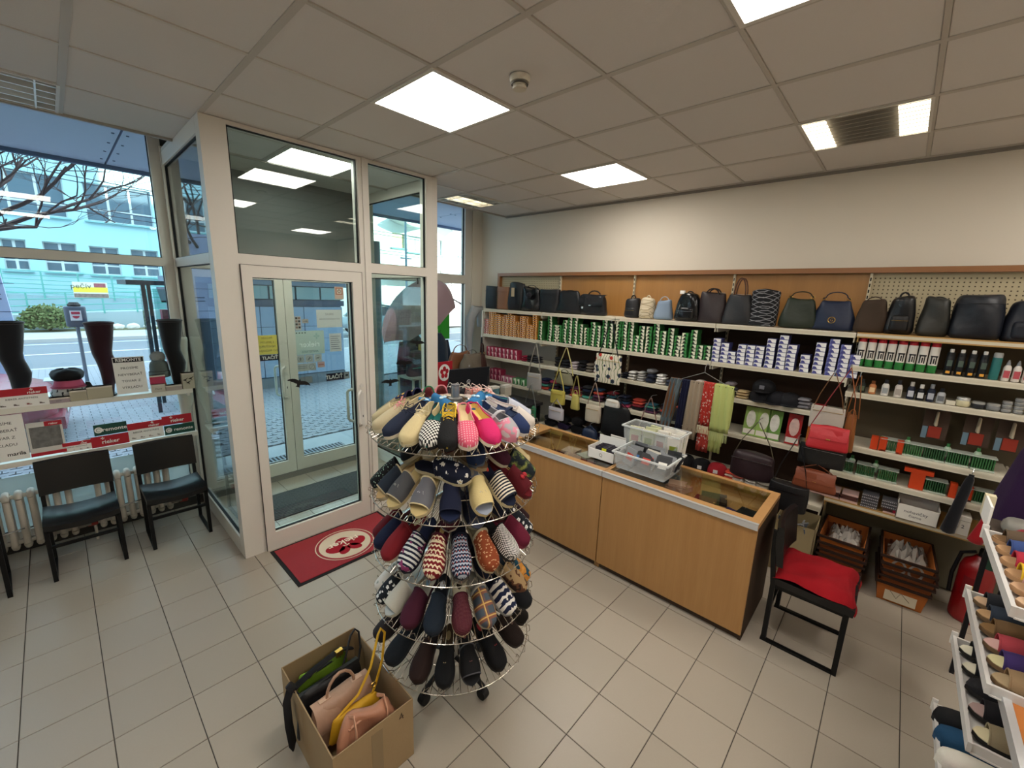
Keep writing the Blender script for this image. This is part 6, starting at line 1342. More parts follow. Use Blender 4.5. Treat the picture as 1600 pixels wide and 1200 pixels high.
# ---- footwear, toe along +x, sole on z=0
def outline(L, W, n=20):
    """half widths along the sole: list of (x, right, left)"""
    out = []
    for i in range(n+1):
        t = i/n; x = -L/2+L*t
        if t < .18: w = math.sqrt(max(0, 1-((.18-t)/.18)**2))*.36
        elif t < .45: w = .36-.03*math.sin((t-.18)/.27*PI)
        elif t < .74: w = .36+.14*(1-math.cos((t-.45)/.29*PI))/2
        else: w = .5*math.sqrt(max(0, 1-((t-.74)/.26)**2.3))
        out.append((x, max(w, .012)*W))
    return out
def footwear(kind, up, lining, solec, trim=None, L=.255, W=.088, up_m=None, lab=None, deco=None, thick=.016, heel=.0):
    """kind: mule, open (open toe mule), slip (closed slip-on), sneaker, strap (mary jane), clog"""
    key = (kind, up, lining, solec, trim, lab, deco, up_m.name if up_m else None)
    um_ = up_m or mat(up, .85, bump=.25, bscale=180); lm = mat(lining, .9); sm = mat(solec, .6); tm_ = mat(trim or up, .7)
    O = outline(L, W); parts = []
    lift = lambda x: heel*max(0, (-x/L+.1))
    def slab(z0, z1, k): return MB().loft([[(x, w*k, z0+lift(x)*(z0 > 0)), (x, w*k, z1+lift(x)), (x, -w*k, z1+lift(x)), (x, -w*k, z0+lift(x)*(z0 > 0))] for x, w in O])
    parts.append(('sole', slab(0, thick, 1.0).mesh('sole', sm, 40))); parts.append(('insole', slab(thick, thick+.003, .93).mesh('insole', lm, 40)))
    closed = kind in ('slip', 'sneaker', 'strap')
    t0 = {'mule': .44, 'open': .46, 'clog': .40}.get(kind, .03); t1 = .86 if kind == 'open' else .995
    op = {'slip': .56, 'sneaker': .44, 'strap': .66}.get(kind, 0)
    R = []; rim = []; rimb = []; N = 22
    def hgt(t): 
        if closed: return (.058-.012*math.sin(min(1, t/.5)*PI)) if t < op else .056-.030*((t-op)/(1-op))**1.1
        return (.062 if kind != 'open' else .056)*(1-.45*((t-t0)/(1-t0))**1.4)
    for i in range(N+1):
        t = t0+(t1-t0)*i/N; x = -L/2+L*t; j = min(t*20, 19.999); a, b = O[int(j)], O[int(j)+1]; w = a[1]+(b[1]-a[1])*(j-int(j)); h = hgt(t)*min(1, (w/W/.30))**.5
        zz = thick+lift(x); ring = []
        for q in range(11):
            th = PI*q/10; y = w*math.copysign(abs(math.cos(th))**.8, math.cos(th)); z = h*math.sin(th)**.75
            if closed and t < op and 3 <= q <= 7 and t > .0:
                z = .006; y *= .8
                if t < .07: z = h*.5
            ring.append((x-(.012*math.sin(th) if i == 0 and not closed else 0), y*1.01, zz+z))
        R.append(ring)
        if closed and t < op+.02: rim.append(ring[2]); rimb.append(ring[8])
    q = MB(); n = 11; v = [p for r_ in R for p in r_]; f1, f2 = [], []
    for i in range(N):
        for k in range(n-1):
            t = t0+(t1-t0)*(i+.5)/N; F = (i*n+k, i*n+k+1, (i+1)*n+k+1, (i+1)*n+k)
            (f2 if closed and t < op and 2 <= k <= 7 else f1).append(F)
    q.add(v, f1, 0)
    if f2: q.f += f2; q.mi += [1]*len(f2)
    parts.append(('upper', q.mesh('upper', [um_, lm], 60)))
    if not closed:
        parts.append(('edge_trim', MB().tube(R[0], .0035 if kind != 'clog' else .006, 6).mesh('edge_trim', tm_, True)))
        if kind == 'open': parts.append(('toe_trim', MB().tube(R[-1], .003, 6).mesh('toe_trim', tm_, True)))
    else:
        heelp = [(-L/2+.004, rim[0][1]*.5, rim[0][2]), (-L/2+.004, rimb[0][1]*.5, rim[0][2])]
        parts.append(('edge_trim', MB().tube(rim[::-1]+heelp+rimb+[((rimb[-1][0]+rim[-1][0])/2+.004, 0, max(rim[-1][2], rimb[-1][2])+.006)], .003, 6, closed=True).mesh('edge_trim', tm_, True)))
    if kind == 'sneaker' or deco == 'laces':
        lc = mat(lab or 'e6e0d4', .8); q = MB()
        for k in range(5):
            x = -L/2+L*(op-.03)+.013*k; z = thick+.060-.0045*k; q.tube([(x, .020, z-.006), (x+.004, 0, z), (x+.010, -.020, z-.006)], .0022, 5); q.tube([(x, -.020, z-.006), (x+.004, 0, z+.001), (x+.010, .020, z-.006)], .0022, 5)
        for s in (-1, 1): q.tube([(-L/2+L*op-.01, 0, thick+.062), (-L/2+L*op-.03, s*.02, thick+.070), (-L/2+L*op-.01, s*.034, thick+.05), (-L/2+L*op, 0, thick+.062)], .0018, 5)
        parts.append(('laces', q.mesh('laces', lc, True)))
    if kind == 'strap':
        x = -L/2+L*.5; parts.append(('strap', MB().tube([(x, -W*.42, thick+.03), (x+.004, -W*.25, thick+.055), (x+.006, 0, thick+.062), (x+.004, W*.25, thick+.055), (x, W*.42, thick+.03)], .008, 6, flat=.35).mesh('strap', tm_, True)))
    if lab and kind in ('mule', 'open', 'clog'):
        z = thick+.0035+lift(-L*.3); parts.append(('size_label', MB().prism([(-L*.30+.020*math.cos(2*PI*k/14), .011*math.sin(2*PI*k/14)) for k in range(14)], z, z+.001).mesh('size_label', mat(lab, .5))))
    top_ = lambda t: thick+hgt(t)+.0015
    if deco in ('emblem', 'flower', 'bow', 'badge') and not closed:
        x = -L/2+L*(t0+.2); z = top_(t0+.2)-.004; dm = mat(lab or 'd9d4c8', .6); q = MB()
        if deco == 'flower':
            for k in range(6): q.tube([(x, 0, z), (x+.014*math.cos(k*PI/3), .014*math.sin(k*PI/3), z-.002)], .0018, 4)
        elif deco == 'emblem': q.tube([(x-.012, -.012, z), (x+.01, -.004, z), (x-.004, .004, z+.001), (x+.012, .014, z-.002)], .0016, 4); q.tube([(x+.008, -.014, z), (x-.01, .0, z), (x+.004, .012, z)], .0016, 4)
        elif deco == 'badge': q.box(x-.006, x+.006, -.006, .006, z-.001, z+.0015)
        else: q.ell((x, .014, z+.004), (.012, .014, .007), 8, 5); q.ell((x, -.014, z+.004), (.012, .014, .007), 8, 5)
        parts.append((deco if deco != 'flower' else 'embroidery', q.mesh(deco, dm)))
    return parts
def put(parts, label, tierk, ang, side=1, r=.255, yaw=0, dz=.0, cat='slipper', tilt=None, roll=0, lift_=0, scale=1.06):
    """lay a shoe on a tier: toe outwards at angle ang (0 = towards the viewer, positive = to the picture's right)"""
    SL = SLS[tierk]; r = r if r < .2 or tierk == 0 else r+.015
    a = math.atan2(-KY, -KX)+math.radians(ang); z = TZs[tierk]+(RR-r)*math.tan(SL)+.004+dz
    o = link('slipper' if cat == 'slipper' else 'shoe', None, None); tag(o, label, cat)
    M = Matrix.Translation((KX+r*math.cos(a), KY+r*math.sin(a), z)) @ Matrix.Rotation(a+math.radians(yaw), 4, 'Z') @ Matrix.Rotation(SL if tilt is None else tilt, 4, 'Y') @ Matrix.Rotation(roll, 4, 'X') @ Matrix.Scale(scale, 4)
    o.matrix_world = M
    for n_, me in parts: link(n_, me, o)
    return o
F = footwear
ck = pattern('check', '17171a', 'e6e4de', s=1); hound = pattern('check', '17171a', 'efede8', s=.62); nord = pattern('nordic', '7a1a22', 'ecd9b8', 'f3e6cc', s=.9); nordn = pattern('nordic', '1c2240', 'b9c4d6', 'd96a5a', s=.7)
strp = pattern('stripe', '1b2238', 'dfe2e0', '8a3a6a', s=1.3); strp2 = pattern('stripe', '161c2e', 'eadfcb', 'eadfcb', s=.95); plaid = pattern('plaid', '4f5a66', '8a5a4a', 'd9b26a', s=1.1); pais = pattern('paisley', '8a4326', 'e0b98c', '5a2a18', s=.8)
daisy = pattern('flower', '161c30', 'eeede6', 'c9b04a', s=1.3); daisy2 = pattern('flower', '20242c', 'f0f0ee', 'c9c9c9', s=1.0); dots = pattern('dots', 'e0607a', 'f2c3cb', s=1.1); dotb = pattern('dots', '4a1426', '8a5a5a', s=.5); camo = pattern('camo', '232a30', '4f5a3a', '8a8f4a')
deer = pattern('nordic', '1b2340', 'e9e6e0', 'e9e6e0', s=1.5); pinkfl = pattern('flower', 'd98a94', 'e9c9c2', '9a4a5a', s=.8); navfl = pattern('flower', '1a2244', 'c9a04a', 'b05a6a', s=.9); whfl = pattern('flower', 'd9d6cf', '9aa09a', '4f6a4a', s=1.2); beads = pattern('speckle', '17181c', '8fb0a0', 'd9d6b0', s=.9); coral = pattern('dots', 'e39a90', 'f4ded6', s=1.8)
# top tier
put(F('slip', 'c2b48f', 'cabf9f', 'd6ccae', 'b5a67e'), 'pale beige slip-on at the far left of the top tier', 0, -88, cat='shoe')
put(F('sneaker', 'c4b694', 'b9ad8a', 'd9cfb4', lab='d98a94'), 'beige lace-up with pink laces, second from the left of the top tier', 0, -70, cat='shoe')
put(F('sneaker', '20283c', '2a3044', 'd9d0b8', lab='1a2032'), 'navy lace-up with cream toe on the top tier', 0, -52, cat='shoe', scale=1.0)
put(F('sneaker', 'd2c193', 'c4b68f', 'd9cca4', lab='ded2b0'), 'plain cream yellow lace-up shoe on the top tier', 0, -33, cat='shoe')
put(F('slip', '1a1a1d', '1f6a66', '1a1a1d', '26262a', up_m=ck), 'black and white checked slip-on with teal lining', 0, -19, cat='shoe', yaw=6)
put(F('sneaker', '191a1c', 'b9a24a', '17171a', 'd9b52e', lab='e8bf2e'), 'black sports shoe with bright yellow laces', 0, -6, cat='shoe', yaw=4)
put(F('slip', 'e0607a', 'd9c79a', 'ecdccd', 'e08a98', up_m=dots), 'pink slip-on with white dots, front centre of the top tier', 0, 10, cat='shoe', yaw=-5)
put(F('slip', 'd22a6a', 'd9c06a', 'efe6d0', 'c22460'), 'plain hot pink slip-on beside the dotted one', 0, 26, cat='shoe')
put(F('strap', '9a969a', '6f7076', 'd98aa0', 'b9b9bd', up_m=pattern('camo', 'a9a6aa', 'd98a9e', 'c9c6c6', s=2)), 'grey and pink mary jane with strap on the top tier', 0, 43, cat='shoe')
put(F('strap', '26355c', '4a5a7a', 'e6e2da', '1d2a4a'), 'navy blue mary jane with white sole on the top tier', 0, 58, cat='shoe')
put(F('slip', 'd6cdc4', 'cfc9c4', 'e4dfd8', 'c9b8b4'), 'pale translucent pink-toed shoe near the right rim of the top tier', 0, 74, cat='shoe', yaw=8)
put(F('open', 'b9bcc8', 'a9acb8', 'd9dbe2', lab='5a6a9a'), 'pale grey slide with a white tag at the right rim of the top tier', 0, 90, cat='shoe')
put(F('slip', '20304f', '3a9a6a', 'e0dcd0', '2a4a7a'), 'navy slip-on with bright green lining at the right of the top tier', 0, 106, cat='shoe')
put(F('slip', '8a8478', '2f6a78', 'cfc8b8', 'a9a294'), 'grey beige shoe with blue lining at the back right of the top tier', 0, 122, cat='shoe')
put(F('sneaker', 'e0a097', 'd9c0b8', 'f0e2da', lab='f0d9d2', up_m=coral), 'coral pink mesh sneaker with a paper tag, back of the top tier', 0, 140, cat='shoe')
put(F('sneaker', 'e0a097', 'd9c0b8', 'f0e2da', lab='f0d9d2', up_m=coral), 'second coral pink mesh sneaker further back on the top tier', 0, 154, cat='shoe')
put(F('sneaker', '2a2a2e', '4a4a4e', 'e2dccd', lab='e6e0d2'), 'black and white sneaker at the back right of the pole', 0, 168, cat='shoe')
put(F('sneaker', '2e2e33', '4a4a4e', 'e6dfd0', lab='e6e0d2'), 'black and white sneaker directly behind the pole', 0, 182, cat='shoe')
put(F('mule', 'd98a94', 'e0c9b8', 'd9c9b0', up_m=pinkfl, lab='e6d9c9'), 'pink floral slipper behind the pole on the top tier', 0, 197)
put(F('mule', '2f7a4f', 'b98a8a', 'd2c2a2', up_m=pinkfl, trim='2f7a4f'), 'pink patterned slipper with green edge at the back left', 0, 213)
put(F('mule', '1a2244', '1f2748', 'c9b894', up_m=navfl, trim='1a2244'), 'navy slipper with gold flowers, rear of the left side', 0, 229)
put(F('mule', '1a2244', '1f2748', 'c9b894', up_m=navfl, trim='2a1a3a'), 'second navy gold flowered slipper beside the first', 0, 244)
put(F('slip', '8f8468', 'a09678', 'c9bf9f', '6f6850'), 'taupe shoe left of the navy flowered slippers', 0, 258, cat='shoe')
put(F('open', '2a6a9a', '2f74a6', '2a6a9a', lab='b9d9ea', deco='bow'), 'glossy blue jelly sandal left of the pole on top', 0, -42, r=.13, yaw=95, dz=.012, tilt=.15, cat='sandal', scale=.8)
put(F('open', '2f74a6', '2a6a9a', '2f74a6', lab='b9d9ea', deco='bow'), 'glossy blue jelly sandal right of the pole on top', 0, 62, r=.13, yaw=-95, dz=.012, tilt=.15, cat='sandal', scale=.8)
# second tier
put(F('mule', '1a1c22', 'c9b48a', 'c2b08a', up_m=beads, trim='15161a'), 'black slipper with bead flowers at the far left of tier two', 1, -76, yaw=-10)
put(F('open', '242c38', 'c9a876', 'b8ab90', 'c9b694'), 'dark slate open toe slipper on tier two', 1, -62)
put(F('open', '55565a', 'd2bb84', 'c9b88f', 'c9b896', lab='d9d6cf', deco='emblem'), 'grey open toe slipper with silver emblem on tier two', 1, -46)
put(F('open', '6f7077', 'd9c28a', 'd9caa0', 'e2d2a8', lab='cfcfd2', deco='emblem'), 'light grey felt open toe slipper with cream edge on tier two', 1, -24)
put(F('open', '161c34', '1d2644', '161c34', lab='c9cdd6', deco='flower'), 'dark navy open toe slipper with snowflake embroidery, front centre', 1, -3, dz=-.012)
put(F('open', 'd9c68e', '8f96a6', 'd6c494', 'e0cf9e', lab='b9b0a0', deco='emblem'), 'cream open toe slipper with grey insole on tier two', 1, 20)
put(F('open', '161c2e', '171d33', 'cbbd99', up_m=strp2, trim='161c2e', lab='c94a3a'), 'navy and cream striped open toe slipper on tier two', 1, 41)
put(F('open', '5a121c', '6a1620', '5a121c', lab='b02a34', deco='bow'), 'dark red slide with red bow on tier two', 1, 62, r=.27)
put(F('mule', '232a30', '2b2f2a', '1d2438', up_m=camo, trim='20262a'), 'dark slipper with olive leaf print at the right of tier two', 1, 80, dz=.03)
put(F('open', 'c4b287', 'cabb95', 'cabb95'), 'beige open slipper near the right rim of tier two', 1, 97, dz=.04)
put(F('mule', '161c34', '121626', 'c9bd9c', up_m=daisy, trim='131930'), 'navy slipper with white daisies lying crosswise on tier two', 1, -12, r=.235, yaw=78, dz=.062, tilt=.12, roll=.40)
put(F('open', '5a4630', '6a553c', '8a7a60'), 'brown leather open slipper above the cream one on tier two', 1, 8, r=.19, yaw=50, dz=.075, tilt=.3)
put(F('mule', '1a2a48', '1b2438', '4a5462'), 'navy leather slipper right of the pole on tier two', 1, 30, r=.17, dz=.080, yaw=-28, tilt=.3)
put(F('slip', '3f1428', '2a1820', 'c4bba6', '2a1018'), 'burgundy velvet shoe with cream sole on tier two', 1, 58, r=.17, dz=.065, cat='shoe')
put(F('slip', '14161c', '1a1c22', 'b0a78f', '101114'), 'black shoe at the upper left of tier two', 1, -56, r=.15, dz=.06, cat='shoe', yaw=-30)
put(F('open', 'b8a98a', 'c4b696', 'b8a98a'), 'taupe strap slipper left of the pole on tier two', 1, -22, r=.12, dz=.082, yaw=-28)
put(F('open', '5c2430', '4a1c28', '8f7a68', up_m=pattern('stripe', '5c2430', 'c9b0a8', s=1.1)), 'striped plum open slipper just left of the pole', 1, -4, r=.10, dz=.105, yaw=-10)
# third tier
put(F('clog', '5f1420', '4a1018', 'c9b9a2'), 'dark red felt slipper at the far left of tier three', 2, -84)
put(F('clog', '141d3a', '101834', 'a9a9a4'), 'deep navy felt slipper at the left of tier three', 2, -70)
put(F('clog', '84202a', '6a1620', 'c9bba6', lab='d9c8a0'), 'bright red felt slipper with gold label on tier three', 2, -54)
put(F('mule', '151b30', '161c38', '1a1f30', up_m=strp, trim='151b30'), 'slipper with wavy navy white and pink stripes on tier three', 2, -35)
put(F('clog', '4a1020', '3f0f1c', '6a1620', up_m=nord, trim='4a1020', lab='c9a86a'), 'dark red nordic patterned slipper on tier three', 2, -15)
put(F('clog', '12162a', '0f1222', '1a1f30', up_m=nordn, trim='12162a'), 'navy nordic patterned slipper, front centre of tier three', 2, 5)
put(F('clog', '9a8f76', '8a826c', 'c4b896', up_m=pais, trim='a89d84'), 'taupe slipper with rust paisley toe on tier three', 2, 26)
put(F('mule', '111114', '101013', '1a1a1d', up_m=hound, trim='101013'), 'black slipper with houndstooth toe on tier three', 2, 46)
put(F('mule', '6a1c34', '5a1628', '7a2840', lab='d9a0a8', deco='flower'), 'burgundy slipper with pink embroidery on tier three', 2, 65)
put(F('mule', '20242c', '1a1c22', '2a2a30', up_m=daisy2), 'black slipper with white daisies at the right of tier three', 2, 82)
put(F('clog', '2a1418', '1d1014', '3a2a2c'), 'very dark plum slipper at the right rim of tier three', 2, 98)
put(F('clog', '3a0f1c', '2f0c16', 'cfc6bb'), 'dark wine slipper hanging behind the snowflake slipper', 2, -6, r=.14, dz=.06)
put(F('open', '1c2238', '4a5064', '9a9a8a', lab='c9c4b4', deco='badge'), 'dark navy slipper with silver badge above the paisley one', 2, 24, r=.15, dz=.065)
put(F('clog', '161a2c', '131626', '6a5a4a'), 'dark blue slipper above the embroidered one on tier three', 2, 62, r=.16, dz=.06)
# fourth tier
put(F('mule', 'cfccc4', 'd6d3cc', 'd2cfc6', up_m=whfl), 'white slipper with grey flowers at the far left of tier four', 3, -82)
put(F('mule', 'd2d0ca', 'd6d3cc', 'd2cfc6', up_m=daisy2), 'white slipper with dark flowers and a green leaf on tier four', 3, -68)
put(F('open', 'cdcbbf', 'b9c0c0', 'c9c6b6', lab='9ab0bc'), 'white medical clog with cut out straps on tier four', 3, -54)
put(F('mule', '4a1c30', 'a9a598', '3a1424', lab='7a98ac'), 'burgundy felt slipper with pale insole on tier four', 3, -34)
put(F('mule', '1f2936', '12151c', '1a1f28', lab='b9bcc0'), 'slate blue felt slipper on tier four', 3, -15)
put(F('mule', '4a1426', 'cfc6ae', 'c9bd9f', up_m=dotb, trim='4a1426', lab='3a3228'), 'dotted wine slipper with cream insole, front centre of tier four', 3, 6)
put(F('clog', '55565a', '77756f', 'b0a894', up_m=plaid, trim='a39f97'), 'plaid slipper with grey fleece edge on tier four', 3, 25)
put(F('mule', '1b2340', '12172a', '9a9a9a', up_m=deer, trim='131930'), 'navy and white winter patterned slipper on tier four', 3, 45)
put(F('mule', '9a7a54', 'b0977a', 'c4b69a', up_m=pattern('camo', 'a88c66', '5a3a28', '2a1c18', s=1.6), trim='b8a078'), 'beige slipper with a brown animal print on tier four', 3, 63, dz=.035)
put(F('mule', '1f4a5c', '1d2a38', '23485a', up_m=pattern('camo', '1f4a5c', 'c98a3c', 'd99a4a', s=2.2), trim='1f4a5c'), 'teal slipper with an orange print at the right of tier four', 3, 80, dz=.02)
put(F('clog', '101218', '0e1014', '1a1c20'), 'black felt slipper below the winter patterned one', 3, 62, r=.285, dz=-.012)
put(F('clog', '10142a', '0f1222', 'a9a494'), 'dark navy slipper with pale sole above the winter patterned one', 3, 40, r=.15, dz=.06)
put(F('slip', '77706a', '8a8278', 'b9b2a6', '3a3634'), 'taupe shoe with dark edge behind the centre of tier four', 3, 8, r=.13, dz=.06, cat='shoe')
# fifth tier
put(F('clog', '2c2628', '1f1b1d', '2a2628'), 'dark brown leather slipper at the left of the lowest tier', 4, -76, r=.27, dz=.04)
put(F('clog', '1d242c', '14191f', '20262c'), 'blue black leather slipper at the left of the lowest tier', 4, -54)
put(F('clog', '2a1c1a', '1d1413', '241a19'), 'brown stitched leather slipper on the lowest tier', 4, -27)
put(F('mule', '0e0f12', '3f3226', '121214', lab='8a7a5a', deco='badge'), 'black slipper with a white crest, front centre of the lowest tier', 4, -7)
tcr = put(F('open', '141417', '17171a', '3a3a3e', trim='4a4a50', lab='7a4a44', deco='badge'), 'black open toe slipper with grey edge on the lowest tier', 4, 13)
put(F('clog', '0e0e11', '0c0c0e', '141416', lab='a02a34', deco='badge'), 'black felt slipper with a small red label on the lowest tier', 4, 36)
put(F('clog', '241a18', '1a1312', '241c1a', lab='a07a6a', deco='badge'), 'very dark brown slipper with a small badge at the right of the lowest tier', 4, 60, dz=.02)
put(F('clog', '17120f', '14100e', '1a1614'), 'dark slipper behind the right side of the lowest tier', 4, 84, dz=.02)
# ================================================ CARTON OF HANDBAGS
cx0, cx1, cy0, cy1, ch = .515, .875, 1.335, 1.905, .31
t = thing('cardboard_box', 'open brown cardboard box of handbags on the floor in front', 'box', ((cx0+cx1)/2, (cy0+cy1)/2, 0), rz=-.02)
w2, d2 = (cx1-cx0)/2, (cy1-cy0)/2
for d_ in ((-w2, w2, -d2, -d2+.005, 0, ch), (-w2, w2, d2-.005, d2, 0, ch), (-w2, -w2+.005, -d2+.005, d2-.005, 0, ch), (w2-.005, w2, -d2+.005, d2-.005, 0, ch)): bx('cardboard_side', d_, CARD, t)
bx('cardboard_bottom', (-w2, w2, -d2, d2, 0, .004), CARD, t)
text('4', .05, mat('4a3a2a', .8), t, (w2-.06, -d2-.0006, ch-.05), right=(1, 0, .25), up=(-.25, 0, 1), name='pen_mark')
bx('packing_tape', (-.02, .03, -d2-.0012, -d2, .0, ch-.03), mat('8a7658', .4), t)
def cb_bag(*a, **k): return bag(*a, **k)
BB = bag('black briefcase bag with metal lock standing in the cardboard box', .67, 1.73, .04, .33, .07, .24, '101013', .04, 'satchel', metal=STEEL, hh=.01, slump=.02)
t = bag('lime green bag with black straps at the back of the cardboard box', .68, 1.825, .03, .32, .08, .27, '6f9420', .06, 'slouch', hh=.01, hc='111114', roughn=.7)
MB().tube([(-.17, -.01, .22), (-.06, -.03, .275), (.08, -.02, .285), (.15, 0, .23)], .02, 8, flat=.35).build('shoulder_strap', mat('111114', .8), t, smooth=True); bx('buckle', (.05, .085, -.045, -.025, .27, .30), GOLD, t)
t = thing('black_strap', 'black webbing strap hanging over the left edge of the cardboard box', 'strap', (cx0-.015, 1.72, .05))
MB().tube([(.03, .03, .235), (.0, .02, .275), (-.022, .0, .25), (-.03, -.03, .16), (-.03, -.06, .08), (-.022, -.045, .04), (-.012, -.01, .06), (-.008, .02, .13), (.0, .035, .2)], .018, 8, flat=.22).build('webbing', mat('121215', .85), t, smooth=True)
MB().tube([(.0, .03, .27), (.02, .03, .285)], .022, 8).build('slider', mat('1c1c20', .5), t)
t = bag('beige pink top handle bag in the middle of the cardboard box', .675, 1.62, .07, .30, .10, .22, 'b08e78', .02, 'satchel', metal=GOLD, hh=.10, slump=.02)
bx('piping_bar', (-.1, -.05, -.01, .01, .215, .225), mat('c9a68e', .5), t); bx('piping_bar', (.05, .1, -.01, .01, .215, .225), mat('c9a68e', .5), t)
t = thing('yellow_strap_bag', 'small yellow bag with long upright straps in the cardboard box', 'bag', (.70, 1.535, .13)); ym = mat('d9a92a', .5)
MB().rbox(.26, .05, .12, .4, .8).build('body', ym, t, smooth=True)
MB().tube([(-.10, 0, .11), (.02, .01, .15), (.09, .02, .24), (.15, .05, .36), (.17, .06, .375), (.185, .05, .35), (.15, .02, .24), (.10, 0, .15), (.08, 0, .11)], .007, 6, flat=.5).build('strap', ym, t, smooth=True); MB().tube(arc((.09, .0, .16), .012, 0, 2*PI, 8)[:-1], .003, 4, closed=True).build('ring', GOLD, t)
t = bag('crumpled salmon pink leather bag at the front of the cardboard box', .695, 1.425, .075, .33, .12, .25, 'b07a5f', .0, 'slouch', hh=.02, slump=.10, roughn=.4, hc='c08f75')
for x in (-.07, .07): MB().tube([(x, -.048, .10), (x-.004, -.060, .18), (x, -.05, .235), (x+.01, -.01, .262), (x, .03, .24)], .009, 6, flat=.5).build('handle_strap', mat('c9967a', .45), t, smooth=True)
bx('front_zip', (-.10, .10, -.053, -.047, .13, .136), mat('3a2418', .5), t); bx('zip_puller', (.07, .08, -.058, -.052, .09, .13), BLACK, t)
MB().tube([(-.06, -.02, .0), (-.02, .0, .06), (.03, .04, .12), (.06, .05, .135), (.075, .04, .115), (.06, .0, .06), (.02, -.04, .01), (-.04, -.06, -.03)], .0055, 8).build('long_handle', mat('151518', .4), BB, (.12, .03, .2), smooth=True)
# ================================================ RED CUSHIONED CHAIR
t = black_chair(0, 0, 0, 'black sled chair beside the counter end, half under a red cloth')
t.location = (3.0, -.045, 0); t.scale = (1.08, 1.0, 1.0)
c = thing('seat_cushion', 'red cloth cushion draped over the seat of the chair by the counter', 'cushion', (3.005, .135, .458)); q = MB(); n = 14; top = []
def cz(u, v): return .022*math.sin(u*5+1)*math.sin(v*4)+.012*math.sin(9*u+6*v)
for side in (0, 1):
    R = []
    for i in range(n+1):
        row = []
        for j in range(n+1):
            u, v = -1+2*i/n, -1+2*j/n; x, y = .215*u+.01*math.sin(5*v), .20*v+.01*math.sin(4*u+1)
            e = max(abs(u), abs(v)); z = (.035 if side else 0)*math.sqrt(max(0, 1-e**6))+cz(u, v)*.45-(.06*(max(0, -v-.75)/.25)**1.5 if v < -.75 else 0)
            row.append((x, y, z))
        R.append(row)
    q.loft(R if side else R[::-1], cap=False, closed=False)
q.build('cloth', mat('930d18', .95, bump=.5, bscale=300), c, smooth=True)
MB().tube([(.215*math.cos(a)*1.0, .2*math.sin(a), .0) for a in [2*PI*k/24 for k in range(24)]], .001, 3, closed=True).build('hem', mat('8c0e18', .9), c)
# ================================================ CRATES, CARTON, EXTINGUISHER UNDER THE SHELVES
orm, dkr = mat('a9602a', .55), mat('2a1a14', .6)
def crate(x, y, z, label, rz=0, dark=False, w=.42, d=.27, h=.16):
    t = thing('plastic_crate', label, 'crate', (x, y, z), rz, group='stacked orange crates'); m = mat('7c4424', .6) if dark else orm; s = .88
    c = [(-w/2, -d/2), (w/2, -d/2), (w/2, d/2), (-w/2, d/2)]
    for k in range(4):
        a, b = c[k], c[(k+1) % 4]
        MB().add([(a[0]*s, a[1]*s, 0), (b[0]*s, b[1]*s, 0), (b[0], b[1], h), (a[0], a[1], h), (a[0]*s*.97, a[1]*s*.97, 0), (b[0]*s*.97, b[1]*s*.97, 0), (b[0]*.97, b[1]*.97, h), (a[0]*.97, a[1]*.97, h)], [(0, 1, 2, 3), (7, 6, 5, 4), (3, 2, 6, 7), (1, 0, 4, 5)]).build('crate_side', m, t)
    bx('crate_bottom', (-w/2*s, w/2*s, -d/2*s, d/2*s, 0, .005), m, t); q = MB(); e = .014
    for d_ in ((-w/2-e, w/2+e, -d/2-e, -d/2), (-w/2-e, w/2+e, d/2, d/2+e), (-w/2-e, -w/2, -d/2, d/2), (w/2, w/2+e, -d/2, d/2)): q.box(*d_, h-.016, h+.002)
    q.build('dark_rim', dkr, t)
    for k in range(6): bx('vent_slot', (w/2-.0*h-.024, w/2-.016, -d/2+.04+.034*k, -d/2+.055+.034*k, .09, .12), mat('5c3016', .7), t)
    return t
def stack(x, y, n, nm_, rz, step=.048):
    for k in range(n):
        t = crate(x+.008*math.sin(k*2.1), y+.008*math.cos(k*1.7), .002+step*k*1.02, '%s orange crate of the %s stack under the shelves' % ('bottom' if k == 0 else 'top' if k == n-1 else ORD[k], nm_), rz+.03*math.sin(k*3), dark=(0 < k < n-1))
        if k == 0: l = bx('paper_label', (-.2, -.196, -.085, .085, .02, .12), mat('cfc4ae', .8), t); MB().tube([(-.202, .06, .1), (-.202, .02, .05), (-.202, -.0, .1), (-.202, -.05, .05)], .002, 4).build('pen_scribble', mat('7a6a5a', .8), l)
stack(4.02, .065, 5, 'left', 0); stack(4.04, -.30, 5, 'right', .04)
def plastic(x, y, z, w, d, h, label, seed, drop=0):
    r = random.Random(seed); q = MB(); n = 12; H_ = [[r.uniform(0, 1) for _ in range(n+1)] for _ in range(n+1)]; R = []
    for i in range(n+1):
        R.append([(-w/2+w*i/n, -d/2+d*j/n, h*H_[i][j]*(1-max(abs(2*i/n-1), abs(2*j/n-1))**4)-(drop*max(0, .25-i/n)/.25)) for j in range(n+1)])
    q.loft(R, cap=False, closed=False)
    t = thing('plastic_bags', label, 'bags', (x, y, z)); m = mat('b9b2aa', .2, alpha=.6, spec=.8); o = q.build('crumpled_film', m, t, smooth=25); md = o.modifiers.new('s', 'SOLIDIFY'); md.thickness = .002
    tag(t, label, 'bags')
    for k in range(2): MB().tube(arc((-w*.52-.006, -d*.2+d*.4*k, .01-drop*.5), .035, 0, 2*PI, 12, 'yz', .05)[:-1], .008, 6, closed=True, flat=.4).build('bag_handle', m, t, smooth=True)
plastic(4.02, .065, .29, .34, .2, .10, 'clear crumpled plastic bags in the top of the left crate stack', 3); plastic(4.03, -.30, .29, .36, .22, .12, 'clear crumpled plastic bags spilling from the right crate stack', 8, .02)
t = thing('carton', 'tall beige cardboard carton with blue packets between chair and crates', 'box', (3.80, .36, 0))
